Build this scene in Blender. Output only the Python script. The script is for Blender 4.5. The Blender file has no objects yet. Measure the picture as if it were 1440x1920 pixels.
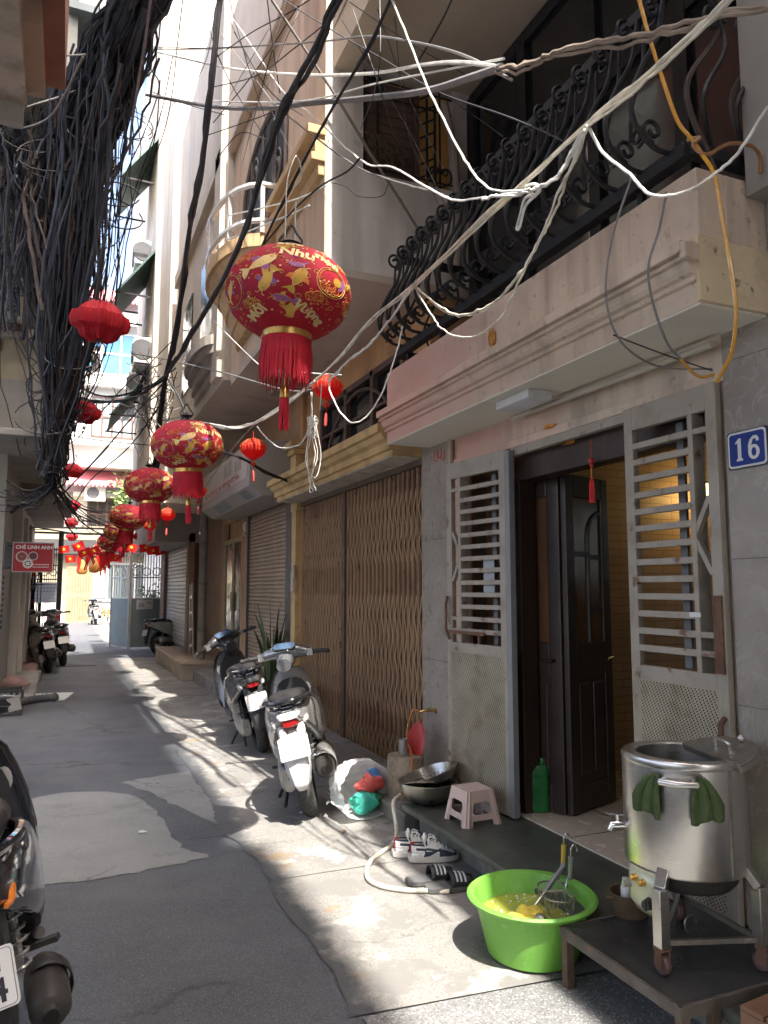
import bpy, math, random
from mathutils import Vector, Matrix, noise
R = math.radians
sc = bpy.context.scene
COL = sc.collection
PI = math.pi
random.seed(7)

# ------------------------------------------------------------------ camera maths (photo pixel -> point on a real plane)
FPX, HC = 1400.0, 1.5
PITCH = math.atan(145 / FPX)
YAW = math.atan((720 - 123) / FPX * math.cos(PITCH))
_cp, _sp = math.cos(PITCH), math.sin(PITCH)
FW = Vector((math.sin(YAW) * _cp, math.cos(YAW) * _cp, _sp))
RT = Vector((math.cos(YAW), -math.sin(YAW), 0))
UP = Vector((-math.sin(YAW) * _sp, -math.cos(YAW) * _sp, _cp))
EYE = Vector((0, 0, HC))
def ray(u, v): return FW + RT * ((u - 720) / FPX) + UP * ((960 - v) / FPX)
def G(u, v, z=0.0):
    d = ray(u, v); return EYE + d * ((z - HC) / d.z)
def FX(u, v, x):
    d = ray(u, v); return EYE + d * (x / d.x)
def FY(u, v, y):
    d = ray(u, v); return EYE + d * (y / d.y)
def DP(u, v, zc): return EYE + ray(u, v) * zc

# ------------------------------------------------------------------ mesh builder
class MB:
    def __init__(s):
        s.v = []; s.f = []; s.mi = []; s.M = Matrix(); s.cur = 0
    def mat(s, i): s.cur = i; return s
    def xf(s, M): s.M = M; return s
    def add(s, vs, fs):
        b = len(s.v)
        s.v += [tuple(s.M @ Vector(p)) for p in vs]
        s.f += [tuple(b + i for i in f) for f in fs]
        s.mi += [s.cur] * len(fs)
    def box(s, x0, x1, y0, y1, z0, z1):
        s.add([(x0,y0,z0),(x1,y0,z0),(x1,y1,z0),(x0,y1,z0),(x0,y0,z1),(x1,y0,z1),(x1,y1,z1),(x0,y1,z1)],
              [(0,3,2,1),(4,5,6,7),(0,1,5,4),(1,2,6,5),(2,3,7,6),(3,0,4,7)])
    def cbox(s, c, d): s.box(c[0]-d[0]/2,c[0]+d[0]/2,c[1]-d[1]/2,c[1]+d[1]/2,c[2]-d[2]/2,c[2]+d[2]/2)
    def prism(s, pts, axis, a0, a1):
        """2D outline extruded along axis ('x': pts=(y,z); 'y': pts=(x,z); 'z': pts=(x,y))"""
        def P(p, a):
            return (a,p[0],p[1]) if axis=='x' else (p[0],a,p[1]) if axis=='y' else (p[0],p[1],a)
        n = len(pts)
        vs = [P(p,a0) for p in pts] + [P(p,a1) for p in pts]
        fs = [tuple(range(n-1,-1,-1)), tuple(range(n,2*n))] + [(i,(i+1)%n,n+(i+1)%n,n+i) for i in range(n)]
        s.add(vs, fs)
    def tube(s, pts, r, n=6, closed=False, cap=True):
        pts = [Vector(p) for p in pts]; m = len(pts)
        rs = r if isinstance(r,(list,tuple)) else [r]*m
        t0 = (pts[1]-pts[0]).normalized()
        a = Vector((0,0,1)) if abs(t0.z) < .9 else Vector((1,0,0))
        nr = (a - t0*a.dot(t0)).normalized()
        vs = []
        for i in range(m):
            if closed: t = pts[(i+1)%m]-pts[i-1]
            else: t = pts[min(i+1,m-1)]-pts[max(i-1,0)]
            t = t.normalized() if t.length > 1e-9 else t0
            q = nr - t*nr.dot(t)
            nr = q.normalized() if q.length > 1e-6 else t.orthogonal().normalized()
            b = t.cross(nr)
            for k in range(n):
                w = 2*PI*k/n
                vs.append(tuple(pts[i] + (nr*math.cos(w)+b*math.sin(w))*rs[i]))
        fs = []
        for i in range(m if closed else m-1):
            j = (i+1)%m
            for k in range(n):
                l = (k+1)%n
                fs.append((i*n+k,i*n+l,j*n+l,j*n+k))
        if cap and not closed:
            fs.append(tuple(range(n-1,-1,-1))); fs.append(tuple((m-1)*n+k for k in range(n)))
        s.add(vs, fs)
    def bar(s, p, q, w, h=None):
        """rectangular bar from p to q, w wide (horizontal), h deep"""
        p, q = Vector(p), Vector(q); h = h or w
        t = (q-p).normalized()
        a = Vector((0,0,1)) if abs(t.z) < .95 else Vector((0,1,0))
        u = t.cross(a).normalized(); v = u.cross(t)
        vs = []
        for c in (p,q):
            for (i,j) in ((-1,-1),(1,-1),(1,1),(-1,1)): vs.append(tuple(c+u*(w/2*i)+v*(h/2*j)))
        s.add(vs, [(3,2,1,0),(4,5,6,7),(0,1,5,4),(1,2,6,5),(2,3,7,6),(3,0,4,7)])
    def lathe(s, prof, n=32, c=(0,0,0), axis='z', sx=1, sy=1, cap=False):
        vs = []
        for (r,z) in prof:
            for k in range(n):
                w = 2*PI*k/n; a, b = r*math.cos(w)*sx, r*math.sin(w)*sy
                p = (a,b,z) if axis=='z' else (z,a,b) if axis=='x' else (b,z,a)
                vs.append((c[0]+p[0],c[1]+p[1],c[2]+p[2]))
        fs = []
        for i in range(len(prof)-1):
            for k in range(n):
                l = (k+1)%n
                fs.append((i*n+k,i*n+l,(i+1)*n+l,(i+1)*n+k))
        if cap:
            fs.append(tuple(range(n-1,-1,-1))); fs.append(tuple((len(prof)-1)*n+k for k in range(n)))
        s.add(vs, fs)
    def loft(s, rings, cap=True, closed=True):
        n = len(rings[0]); vs = [tuple(p) for r in rings for p in r]; fs = []
        for i in range(len(rings)-1):
            for k in range(n if closed else n-1):
                l = (k+1)%n
                fs.append((i*n+k,i*n+l,(i+1)*n+l,(i+1)*n+k))
        if cap and closed:
            fs.append(tuple(range(n-1,-1,-1))); fs.append(tuple((len(rings)-1)*n+k for k in range(n)))
        s.add(vs, fs)
    def sell(s, st, n=20, e=2.6, axis='y'):
        """loft of superellipse sections: stations (pos, c2, cz, halfwidth, halfheight)"""
        rings = []
        for (y,cx,cz,hw,hh) in st:
            r = []
            for k in range(n):
                w = 2*PI*k/n; c_, s_ = math.cos(w), math.sin(w)
                a = cx + hw*math.copysign(abs(c_)**(2/e), c_); b = cz + hh*math.copysign(abs(s_)**(2/e), s_)
                r.append((a,y,b) if axis=='y' else (y,a,b))
            rings.append(r)
        s.loft(rings)
    def ball(s, c, r, nu=16, nv=10):
        rx,ry,rz = r if isinstance(r,(list,tuple)) else (r,r,r)
        vs=[]; fs=[]
        for i in range(nv+1):
            t = PI*i/nv
            for k in range(nu):
                w = 2*PI*k/nu
                vs.append((c[0]+rx*math.sin(t)*math.cos(w), c[1]+ry*math.sin(t)*math.sin(w), c[2]+rz*math.cos(t)))
        for i in range(nv):
            for k in range(nu):
                l=(k+1)%nu
                fs.append((i*nu+k,(i+1)*nu+k,(i+1)*nu+l,i*nu+l))
        s.add(vs,fs)
    def quad(s, *p): s.add(p, [tuple(range(len(p)))])
    def build(s, name, mats, parent=None, smooth=True, bevel=0, ang=38, segs=2):
        me = bpy.data.meshes.new(name)
        me.from_pydata(s.v, [], s.f)
        for m in (mats if isinstance(mats,(list,tuple)) else [mats]): me.materials.append(m)
        me.polygons.foreach_set('material_index', s.mi)
        me.validate(); me.update()
        if smooth:
            me.polygons.foreach_set('use_smooth', [True]*len(me.polygons))
            me.set_sharp_from_angle(angle=R(ang))
        o = bpy.data.objects.new(name, me); COL.objects.link(o)
        if parent: o.parent = parent
        if bevel:
            b = o.modifiers.new('edge', 'BEVEL'); b.width = bevel; b.segments = segs; b.limit_method = 'ANGLE'; b.angle_limit = R(40)
            b.harden_normals = False
        return o

def tag(o, label, cat, group=None, kind=None):
    if label: o['label'] = label
    if cat: o['category'] = cat
    if group: o['group'] = group
    if kind: o['kind'] = kind
    return o
def thing(name, label, cat, loc=(0,0,0), rot=(0,0,0), group=None):
    o = bpy.data.objects.new(name, None); COL.objects.link(o)
    o.empty_display_size = .1
    o.location = loc; o.rotation_euler = rot
    return tag(o, label, cat, group)
def struct(o): o['kind'] = 'structure'; return o
def dup(root, loc, rot=None, scale=None, label=None):
    r = root.copy(); COL.objects.link(r); r.location = loc
    if rot is not None: r.rotation_euler = rot
    if scale is not None: r.scale = (scale,)*3 if not isinstance(scale,tuple) else scale
    if label: r['label'] = label
    for ch in list(root.children):
        c = ch.copy(); COL.objects.link(c); c.parent = r
        for g in ch.children:
            d = g.copy(); COL.objects.link(d); d.parent = c
    return r
def smoothpath(pts, k=6, jit=0):
    P = [Vector(p) for p in pts]
    if len(P) < 3: 
        return [P[0].lerp(P[1], i/(k*2)) for i in range(k*2+1)]
    out = []
    for i in range(len(P)-1):
        p0 = P[i-1] if i else P[0]*2-P[1]; p1,p2 = P[i],P[i+1]
        p3 = P[i+2] if i+2 < len(P) else P[-1]*2-P[-2]
        for j in range(k):
            t = j/k
            q = ((p1*2)+(p2-p0)*t+(p0*2-p1*5+p2*4-p3)*t*t+(p1*3-p0-p2*3+p3)*t**3)*.5
            if jit: q = q+Vector((random.gauss(0,jit),random.gauss(0,jit),random.gauss(0,jit)))
            out.append(q)
    out.append(P[-1]); return out

# ------------------------------------------------------------------ materials
MATS = {}
def _n(nt, t, **kw):
    n = nt.nodes.new(t)
    for k,v in kw.items(): setattr(n,k,v)
    return n
def M(name, col, rough=.6, metal=0.0, var=.14, scale=5, bump=0.0, bscale=60, stain=None, streak=None, spots=None, coat=0, trans=0, emit=0, alpha=1.0, spec=.5):
    """procedural surface: base colour broken by noise, optional stain=(colour, amount, scale), vertical streak=(colour, amount, scale), bump"""
    if name in MATS: return MATS[name]
    m = bpy.data.materials.new(name); m.use_nodes = True; nt = m.node_tree
    b = nt.nodes['Principled BSDF']; L = nt.links.new
    tc = _n(nt,'ShaderNodeTexCoord'); O = tc.outputs['Object']
    def nz(sc_, det=5, vec=None, ro=.55):
        t = _n(nt,'ShaderNodeTexNoise'); t.inputs['Scale'].default_value = sc_; t.inputs['Detail'].default_value = det; t.inputs['Roughness'].default_value = ro
        L(vec or O, t.inputs['Vector']); return t.outputs['Fac']
    def rng(f, a, c, lo=0, hi=1):
        r = _n(nt,'ShaderNodeMapRange'); r.inputs['From Min'].default_value=a; r.inputs['From Max'].default_value=c
        r.inputs['To Min'].default_value=lo; r.inputs['To Max'].default_value=hi; L(f,r.inputs['Value']); return r.outputs['Result']
    def mix(f, c1, c2):
        x = _n(nt,'ShaderNodeMix'); x.data_type='RGBA'
        if hasattr(f,'links'): L(f,x.inputs[0])
        else: x.inputs[0].default_value=f
        for i,c in ((6,c1),(7,c2)):
            if hasattr(c,'links'): L(c,x.inputs[i])
            else: x.inputs[i].default_value=(*c,1)
        return x.outputs[2]
    c = mix(rng(nz(scale),.3,.7), tuple(max(0,k*(1-var)) for k in col), tuple(min(1,k*(1+var)) for k in col))
    if stain:
        c = mix(rng(nz(stain[2],6,ro=.65),.5,.68,0,stain[1]), c, stain[0])
    if streak:
        mp = _n(nt,'ShaderNodeMapping'); mp.inputs['Scale'].default_value=(1,1,.09); L(O,mp.inputs['Vector'])
        c = mix(rng(nz(streak[2],6,mp.outputs['Vector']),.48,.72,0,streak[1]), c, streak[0])
    if spots:
        c = mix(rng(nz(spots[2],3),.62,.70,0,spots[1]), c, spots[0])
    L(c, b.inputs['Base Color'])
    L(rng(nz(scale*2.3,4),.3,.7,max(.02,rough-.1),min(1,rough+.1)), b.inputs['Roughness'])
    b.inputs['Metallic'].default_value = metal
    b.inputs['Specular IOR Level'].default_value = spec
    if coat: b.inputs['Coat Weight'].default_value = coat; b.inputs['Coat Roughness'].default_value = .06
    if trans: b.inputs['Transmission Weight'].default_value = trans
    if emit: L(c,b.inputs['Emission Color']); b.inputs['Emission Strength'].default_value = emit
    if bump:
        bp = _n(nt,'ShaderNodeBump'); bp.inputs['Strength'].default_value=bump; bp.inputs['Distance'].default_value=.01
        L(nz(bscale,6), bp.inputs['Height']); L(bp.outputs['Normal'], b.inputs['Normal'])
    MATS[name] = m; return m
def fabric(name, col, tl=.45, var=.1, pat=None):
    """thin cloth or paper that lets sun glow through"""
    m = M(name, col, .7, 0, var, 8)
    nt = m.node_tree; b = nt.nodes['Principled BSDF']; L = nt.links.new
    t = _n(nt,'ShaderNodeBsdfTranslucent'); x = _n(nt,'ShaderNodeMixShader'); x.inputs[0].default_value = tl
    out = [n for n in nt.nodes if n.type=='OUTPUT_MATERIAL'][0]
    src = b.inputs['Base Color'].links[0].from_socket
    L(src, t.inputs['Color']); L(b.outputs[0], x.inputs[1]); L(t.outputs[0], x.inputs[2]); L(x.outputs[0], out.inputs['Surface'])
    return m
def brickmat(name, c1, c2, mortar, w, h, ms=.012, rough=.5, rot=None, bump=.25, off=.5):
    m = M(name, c1, rough); nt = m.node_tree; b = nt.nodes['Principled BSDF']; L = nt.links.new
    tc = _n(nt,'ShaderNodeTexCoord'); mp = _n(nt,'ShaderNodeMapping')
    if rot: mp.inputs['Rotation'].default_value = rot
    L(tc.outputs['Object'], mp.inputs['Vector'])
    t = _n(nt,'ShaderNodeTexBrick'); t.offset = off
    t.inputs['Color1'].default_value=(*c1,1); t.inputs['Color2'].default_value=(*c2,1); t.inputs['Mortar'].default_value=(*mortar,1)
    t.inputs['Scale'].default_value=1; t.inputs['Brick Width'].default_value=w; t.inputs['Row Height'].default_value=h; t.inputs['Mortar Size'].default_value=ms*.25
    L(mp.outputs['Vector'], t.inputs['Vector'])
    nz = _n(nt,'ShaderNodeTexNoise'); nz.inputs['Scale'].default_value=3; nz.inputs['Detail'].default_value=6; L(tc.outputs['Object'],nz.inputs['Vector'])
    hs = _n(nt,'ShaderNodeHueSaturation'); mr=_n(nt,'ShaderNodeMapRange'); mr.inputs['To Min'].default_value=.75; mr.inputs['To Max'].default_value=1.2
    L(nz.outputs['Fac'],mr.inputs['Value']); L(mr.outputs['Result'],hs.inputs['Value']); L(t.outputs['Color'],hs.inputs['Color'])
    L(hs.outputs['Color'], b.inputs['Base Color'])
    bp=_n(nt,'ShaderNodeBump'); bp.inputs['Strength'].default_value=bump; bp.inputs['Distance'].default_value=.006; bp.invert=True
    L(t.outputs['Fac'],bp.inputs['Height']); L(bp.outputs['Normal'],b.inputs['Normal'])
    return m
def marble(name, c1, c2, vein):
    m = M(name, c1, .32); nt = m.node_tree; b = nt.nodes['Principled BSDF']; L = nt.links.new
    tc = _n(nt,'ShaderNodeTexCoord')
    n1=_n(nt,'ShaderNodeTexNoise'); n1.inputs['Scale'].default_value=2.2; n1.inputs['Detail'].default_value=8; n1.inputs['Distortion'].default_value=1.4; L(tc.outputs['Object'],n1.inputs['Vector'])
    r1=_n(nt,'ShaderNodeValToRGB'); e=r1.color_ramp.elements; e[0].position=.33; e[0].color=(*c1,1); e[1].position=.7; e[1].color=(*c2,1)
    L(n1.outputs['Fac'],r1.inputs['Fac'])
    n2=_n(nt,'ShaderNodeTexNoise'); n2.inputs['Scale'].default_value=5; n2.inputs['Detail'].default_value=5; n2.inputs['Distortion'].default_value=2.5; L(tc.outputs['Object'],n2.inputs['Vector'])
    r2=_n(nt,'ShaderNodeValToRGB'); r2.color_ramp.elements[0].position=.47; r2.color_ramp.elements[0].color=(0,0,0,1); r2.color_ramp.elements[1].position=.5; r2.color_ramp.elements[1].color=(.55,.55,.55,1)
    q=r2.color_ramp.elements.new(.53); q.color=(0,0,0,1)
    L(n2.outputs['Fac'],r2.inputs['Fac'])
    x=_n(nt,'ShaderNodeMix'); x.data_type='RGBA'; L(r2.outputs['Color'],x.inputs[0]); L(r1.outputs['Color'],x.inputs[6]); x.inputs[7].default_value=(*vein,1)
    L(x.outputs[2],b.inputs['Base Color']); return m
def perforated(name, col, stain, pitch=.012):
    m = M(name, col, .6, .2, .2, 4, stain=stain); nt=m.node_tree; b=nt.nodes['Principled BSDF']; L=nt.links.new
    tc=_n(nt,'ShaderNodeTexCoord'); sp=_n(nt,'ShaderNodeSeparateXYZ'); L(tc.outputs['Object'],sp.inputs[0])
    def mth(op,a,c=None):
        q=_n(nt,'ShaderNodeMath',operation=op)
        for i,v in enumerate((a,c)):
            if v is None: continue
            if hasattr(v,'links'): L(v,q.inputs[i])
            else: q.inputs[i].default_value=v
        return q.outputs[0]
    k=2*PI/pitch
    s1=mth('SINE',mth('MULTIPLY',mth('ADD',sp.outputs['Y'],mth('MULTIPLY',sp.outputs['Z'],.5)),k*.8))
    s2=mth('SINE',mth('MULTIPLY',sp.outputs['Z'],k*.8))
    hole=mth('GREATER_THAN',mth('MULTIPLY',s1,s2),.28)
    t=_n(nt,'ShaderNodeBsdfTransparent'); x=_n(nt,'ShaderNodeMixShader'); L(hole,x.inputs[0]); L(b.outputs[0],x.inputs[1]); L(t.outputs[0],x.inputs[2])
    out=[n for n in nt.nodes if n.type=='OUTPUT_MATERIAL'][0]; L(x.outputs[0],out.inputs['Surface'])
    return m
def speckled(name, base, dark, light, scale=180, rough=.9, stain=None, bump=.5, patch=None, crack=None, edge=None):
    """asphalt or cement with visible aggregate"""
    m = M(name, base, rough, 0, .16, 1.3, stain=stain); nt=m.node_tree; b=nt.nodes['Principled BSDF']; L=nt.links.new
    src=b.inputs['Base Color'].links[0].from_socket
    tc=_n(nt,'ShaderNodeTexCoord')
    v=_n(nt,'ShaderNodeTexVoronoi'); v.inputs['Scale'].default_value=scale; L(tc.outputs['Object'],v.inputs['Vector'])
    bw=_n(nt,'ShaderNodeSeparateColor'); L(v.outputs['Color'],bw.inputs[0])
    cur=src
    for lo,hi,c in ((.0,.16,dark),(.86,1.0,light)):
        g=_n(nt,'ShaderNodeMath',operation='COMPARE'); L(bw.outputs[0],g.inputs[0]); g.inputs[1].default_value=(lo+hi)/2; g.inputs[2].default_value=(hi-lo)/2
        h=_n(nt,'ShaderNodeMath',operation='MULTIPLY'); L(g.outputs[0],h.inputs[0]); h.inputs[1].default_value=.75
        x=_n(nt,'ShaderNodeMix'); x.data_type='RGBA'; L(h.outputs[0],x.inputs[0]); L(cur,x.inputs[6]); x.inputs[7].default_value=(*c,1); cur=x.outputs[2]
    if patch:
        for (col,sc_,lo,hi,amt,seed) in patch:
            mp=_n(nt,'ShaderNodeMapping'); mp.inputs['Location'].default_value=(seed,seed*.7,0); L(tc.outputs['Object'],mp.inputs['Vector'])
            n=_n(nt,'ShaderNodeTexNoise'); n.inputs['Scale'].default_value=sc_; n.inputs['Detail'].default_value=7; n.inputs['Roughness'].default_value=.6; L(mp.outputs['Vector'],n.inputs['Vector'])
            r=_n(nt,'ShaderNodeMapRange'); r.inputs['From Min'].default_value=lo; r.inputs['From Max'].default_value=hi; r.inputs['To Max'].default_value=amt; L(n.outputs['Fac'],r.inputs['Value'])
            x=_n(nt,'ShaderNodeMix'); x.data_type='RGBA'; L(r.outputs['Result'],x.inputs[0]); L(cur,x.inputs[6]); x.inputs[7].default_value=(*col,1); cur=x.outputs[2]
    def wn(sc_, det=6, ro=.65):
        q=_n(nt,'ShaderNodeTexNoise'); q.inputs['Scale'].default_value=sc_; q.inputs['Detail'].default_value=det; q.inputs['Roughness'].default_value=ro; L(tc.outputs['Object'],q.inputs['Vector']); return q
    if edge:      # the thin cement skim is broken and worn away towards the asphalt
        x0,x1,ec=edge; sp=_n(nt,'ShaderNodeSeparateXYZ'); L(tc.outputs['Object'],sp.inputs[0])
        r=_n(nt,'ShaderNodeMapRange'); r.inputs['From Min'].default_value=x0; r.inputs['From Max'].default_value=x1; r.inputs['To Min'].default_value=1.0; r.inputs['To Max'].default_value=0; L(sp.outputs['X'],r.inputs['Value'])
        q=wn(3.2,8,.72); a=_n(nt,'ShaderNodeMath',operation='ADD'); L(r.outputs['Result'],a.inputs[0]); L(q.outputs['Fac'],a.inputs[1])
        r2=_n(nt,'ShaderNodeMapRange'); r2.inputs['From Min'].default_value=.93; r2.inputs['From Max'].default_value=1.12; L(a.outputs[0],r2.inputs['Value'])
        x=_n(nt,'ShaderNodeMix'); x.data_type='RGBA'; L(r2.outputs['Result'],x.inputs[0]); L(cur,x.inputs[6]); x.inputs[7].default_value=(*ec,1); cur=x.outputs[2]
    if crack:     # hairline cracks: borders of large distorted cells
        cs,cw,ca=crack; q=wn(1.7,5); mv=_n(nt,'ShaderNodeMix'); mv.data_type='RGBA'; mv.blend_type='ADD'; mv.inputs[0].default_value=.55; L(tc.outputs['Object'],mv.inputs[6]); L(q.outputs['Color'],mv.inputs[7])
        vc=_n(nt,'ShaderNodeTexVoronoi'); vc.feature='DISTANCE_TO_EDGE'; vc.inputs['Scale'].default_value=cs; L(mv.outputs[2],vc.inputs['Vector'])
        r=_n(nt,'ShaderNodeMapRange'); r.inputs['From Min'].default_value=0; r.inputs['From Max'].default_value=cw; r.inputs['To Min'].default_value=ca; r.inputs['To Max'].default_value=0; L(vc.outputs['Distance'],r.inputs['Value'])
        q2=wn(.9,3); r3=_n(nt,'ShaderNodeMapRange'); r3.inputs['From Min'].default_value=.45; r3.inputs['From Max'].default_value=.6; L(q2.outputs['Fac'],r3.inputs['Value'])
        m2=_n(nt,'ShaderNodeMath',operation='MULTIPLY'); L(r.outputs['Result'],m2.inputs[0]); L(r3.outputs['Result'],m2.inputs[1])
        x=_n(nt,'ShaderNodeMix'); x.data_type='RGBA'; L(m2.outputs[0],x.inputs[0]); L(cur,x.inputs[6]); x.inputs[7].default_value=(.03,.03,.03,1); cur=x.outputs[2]
    L(cur,b.inputs['Base Color'])
    n=_n(nt,'ShaderNodeTexNoise'); n.inputs['Scale'].default_value=scale*.8; n.inputs['Detail'].default_value=4; L(tc.outputs['Object'],n.inputs['Vector'])
    bp=_n(nt,'ShaderNodeBump'); bp.inputs['Strength'].default_value=bump; bp.inputs['Distance'].default_value=.006; L(n.outputs['Fac'],bp.inputs['Height']); L(bp.outputs['Normal'],b.inputs['Normal'])
    return m
def glassmat(name, col, rough=.08, alpha=None):
    m = M(name, col, rough, 0, .05, 2, spec=.8); return m

asphalt = speckled('asphalt', (.082,.089,.102), (.052,.056,.063), (.15,.156,.165), 270, .85, bump=.6, stain=((.115,.115,.115),.7,.7), crack=(.55,.012,.85),
    patch=[((.13,.13,.13),.5,.55,.7,.5,3),((.035,.036,.04),.9,.6,.75,.6,9)])
cementm = speckled('cement_apron', (.215,.205,.19), (.15,.143,.132), (.27,.26,.245), 150, .9, bump=.4, crack=(.8,.006,.7), edge=(.90,1.32,(.085,.088,.094)),
    patch=[((.175,.168,.158),2.2,.50,.53,.85,1),((.155,.15,.142),1.1,.58,.68,.7,8),((.235,.165,.095),1.9,.60,.625,.75,14),((.175,.125,.08),2.6,.64,.66,.7,33),((.29,.28,.26),3.2,.57,.595,.85,21),((.11,.105,.10),5.5,.68,.72,.6,40)])
patchm = speckled('cement_patch', (.20,.205,.205), (.165,.17,.17), (.25,.25,.25), 260, .88, bump=.25, crack=(.7,.008,.6), patch=[((.12,.12,.12),3,.55,.7,.5,2),((.24,.24,.23),6,.58,.66,.4,4)])
terraz = speckled('coarse_aggregate', (.175,.175,.172), (.09,.09,.095), (.36,.36,.35), 150, .85, bump=.5)
stone_dark = M('dark_step_stone', (.060,.068,.056), .42, 0, .25, 3, .15, 30, stain=((.03,.032,.028),.7,4))
stone_side = M('worn_step_face', (.16,.155,.13), .8, 0, .3, 5, .4, 60, stain=((.08,.075,.06),.8,6), streak=((.30,.28,.22),.6,9))
marb = marble('grey_marble', (.225,.198,.168), (.32,.282,.24), (.39,.36,.32))
plaster_b = M('beige_plaster', (.46,.385,.315), .85, 0, .14, 2, .2, 25, stain=((.28,.22,.17),.6,1.6), streak=((.22,.18,.14),.75,5), spots=((.2,.17,.14),.5,7))
plaster_w = M('white_plaster', (.68,.64,.60), .85, 0, .1, 2, .2, 25, streak=((.30,.27,.25),.75,4.5), stain=((.46,.42,.38),.6,1.5), spots=((.35,.31,.28),.5,6))
plaster_o = M('ochre_plaster', (.45,.25,.115), .85, 0, .16, 2.5, .12, 40, stain=((.22,.125,.07),.6,2), streak=((.18,.11,.06),.5,5))
plaster_terra = M('faded_terracotta', (.60,.45,.325), .85, 0, .13, 1.6, .1, 40, stain=((.66,.50,.38),.6,1.2), streak=((.28,.19,.14),.7,4))
mould_y = M('yellow_moulding', (.50,.34,.15), .75, 0, .18, 4, .15, 50, stain=((.26,.17,.09),.7,5))
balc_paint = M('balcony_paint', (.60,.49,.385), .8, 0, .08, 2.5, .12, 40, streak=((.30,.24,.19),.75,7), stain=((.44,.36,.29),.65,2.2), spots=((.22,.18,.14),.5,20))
pink_paint = M('pink_paint', (.60,.30,.235), .8, 0, .12, 3, .12, 40, streak=((.40,.25,.2),.45,6), spots=((.2,.16,.13),.3,24))
soffit_w = M('soffit_white', (.68,.65,.57), .85, 0, .06, 3, .1, 40, stain=((.52,.52,.47),.5,3))
grey_paint = M('grey_gate_paint', (.33,.295,.245), .5, .1, .10, 5, .08, 60, stain=((.20,.15,.11),.5,7), spots=((.14,.07,.035),.9,11))
perf = perforated('perforated_sheet', (.36,.32,.24), ((.17,.11,.06),.6,6), .016)
iron = M('black_iron', (.018,.018,.02), .55, .3, .3, 12, .1, 80)
iron_rust = M('rusty_iron', (.16,.085,.055), .8, .3, .35, 12, .3, 70)
brownmetal = M('brown_shutter_steel', (.31,.195,.12), .55, .15, .22, 4, .08, 60, stain=((.17,.105,.07),.7,1.8), streak=((.40,.28,.15),.5,10), spots=((.09,.05,.03),.7,9))
tanmetal = M('tan_lattice_steel', (.40,.265,.14), .55, .15, .2, 6, .08, 60, stain=((.2,.12,.07),.5,4))
darkwood = M('dark_wood', (.030,.018,.013), .42, 0, .4, 3, .1, 30, streak=((.06,.036,.026),.5,18), spots=((.11,.07,.045),.3,34), coat=.1)
brownwood = M('brown_shutter_wood', (.10,.062,.05), .55, 0, .3, 4, .1, 40)
tilefloor = brickmat('floor_tile', (.56,.49,.40), (.52,.455,.37), (.10,.08,.07), .5, .5, .02, .22, None, .2, 0)
brickwall = brickmat('brick_tile_wall', (.54,.37,.235), (.50,.34,.21), (.30,.185,.11), .21, .06, .012, .4, (R(90),0,0), .3)
inwall = M('interior_plaster', (.58,.60,.60), .8)
def pink_cast_y(m, y0, y1, other):
    """reddish lantern light painted into the colour, growing towards one end"""
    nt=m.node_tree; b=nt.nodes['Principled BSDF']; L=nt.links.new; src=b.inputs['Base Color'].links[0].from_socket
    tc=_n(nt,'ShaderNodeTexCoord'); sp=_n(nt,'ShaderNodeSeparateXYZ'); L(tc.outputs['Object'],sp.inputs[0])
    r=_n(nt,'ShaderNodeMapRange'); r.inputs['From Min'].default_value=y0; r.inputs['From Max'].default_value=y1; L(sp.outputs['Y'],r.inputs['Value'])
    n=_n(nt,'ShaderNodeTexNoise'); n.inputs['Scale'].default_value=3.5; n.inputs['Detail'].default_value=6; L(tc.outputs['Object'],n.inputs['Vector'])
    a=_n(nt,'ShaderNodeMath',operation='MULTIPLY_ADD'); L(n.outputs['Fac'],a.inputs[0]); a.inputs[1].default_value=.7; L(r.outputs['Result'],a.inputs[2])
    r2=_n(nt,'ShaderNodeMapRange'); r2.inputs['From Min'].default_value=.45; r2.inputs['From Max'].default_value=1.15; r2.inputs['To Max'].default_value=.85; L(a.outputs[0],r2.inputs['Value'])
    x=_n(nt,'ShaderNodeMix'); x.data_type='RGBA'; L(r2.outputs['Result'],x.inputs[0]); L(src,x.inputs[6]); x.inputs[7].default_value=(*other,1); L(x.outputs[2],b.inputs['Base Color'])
pink_cast_y(balc_paint, -.3, 1.3, (.60,.335,.27))  # pink cast of the red lanterns painted into the balcony colour
darkglass = M('dark_glass', (.012,.014,.016), .12, 0, .1, 2, spec=.6)
blueglass = M('blue_glass', (.05,.30,.55), .15, 0, .2, 1, spec=.8)
steel = M('stainless_steel', (.60,.585,.55), .22, 1, .1, 3, 0, stain=((.40,.375,.33),.55,3.5), streak=((.42,.39,.35),.5,14))
def brushed(m):
    nt=m.node_tree; b=nt.nodes['Principled BSDF']; L=nt.links.new
    tc=_n(nt,'ShaderNodeTexCoord'); mp=_n(nt,'ShaderNodeMapping'); mp.inputs['Scale'].default_value=(3,3,160); L(tc.outputs['Object'],mp.inputs['Vector'])
    n=_n(nt,'ShaderNodeTexNoise'); n.inputs['Scale'].default_value=6; n.inputs['Detail'].default_value=4; L(mp.outputs['Vector'],n.inputs['Vector'])
    r=_n(nt,'ShaderNodeMapRange'); r.inputs['To Min'].default_value=.2; r.inputs['To Max'].default_value=.42; L(n.outputs['Fac'],r.inputs['Value']); L(r.outputs['Result'],b.inputs['Roughness'])
    n2=_n(nt,'ShaderNodeTexNoise'); n2.inputs['Scale'].default_value=5; n2.inputs['Detail'].default_value=3; L(tc.outputs['Object'],n2.inputs['Vector'])
brushed(steel)
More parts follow.
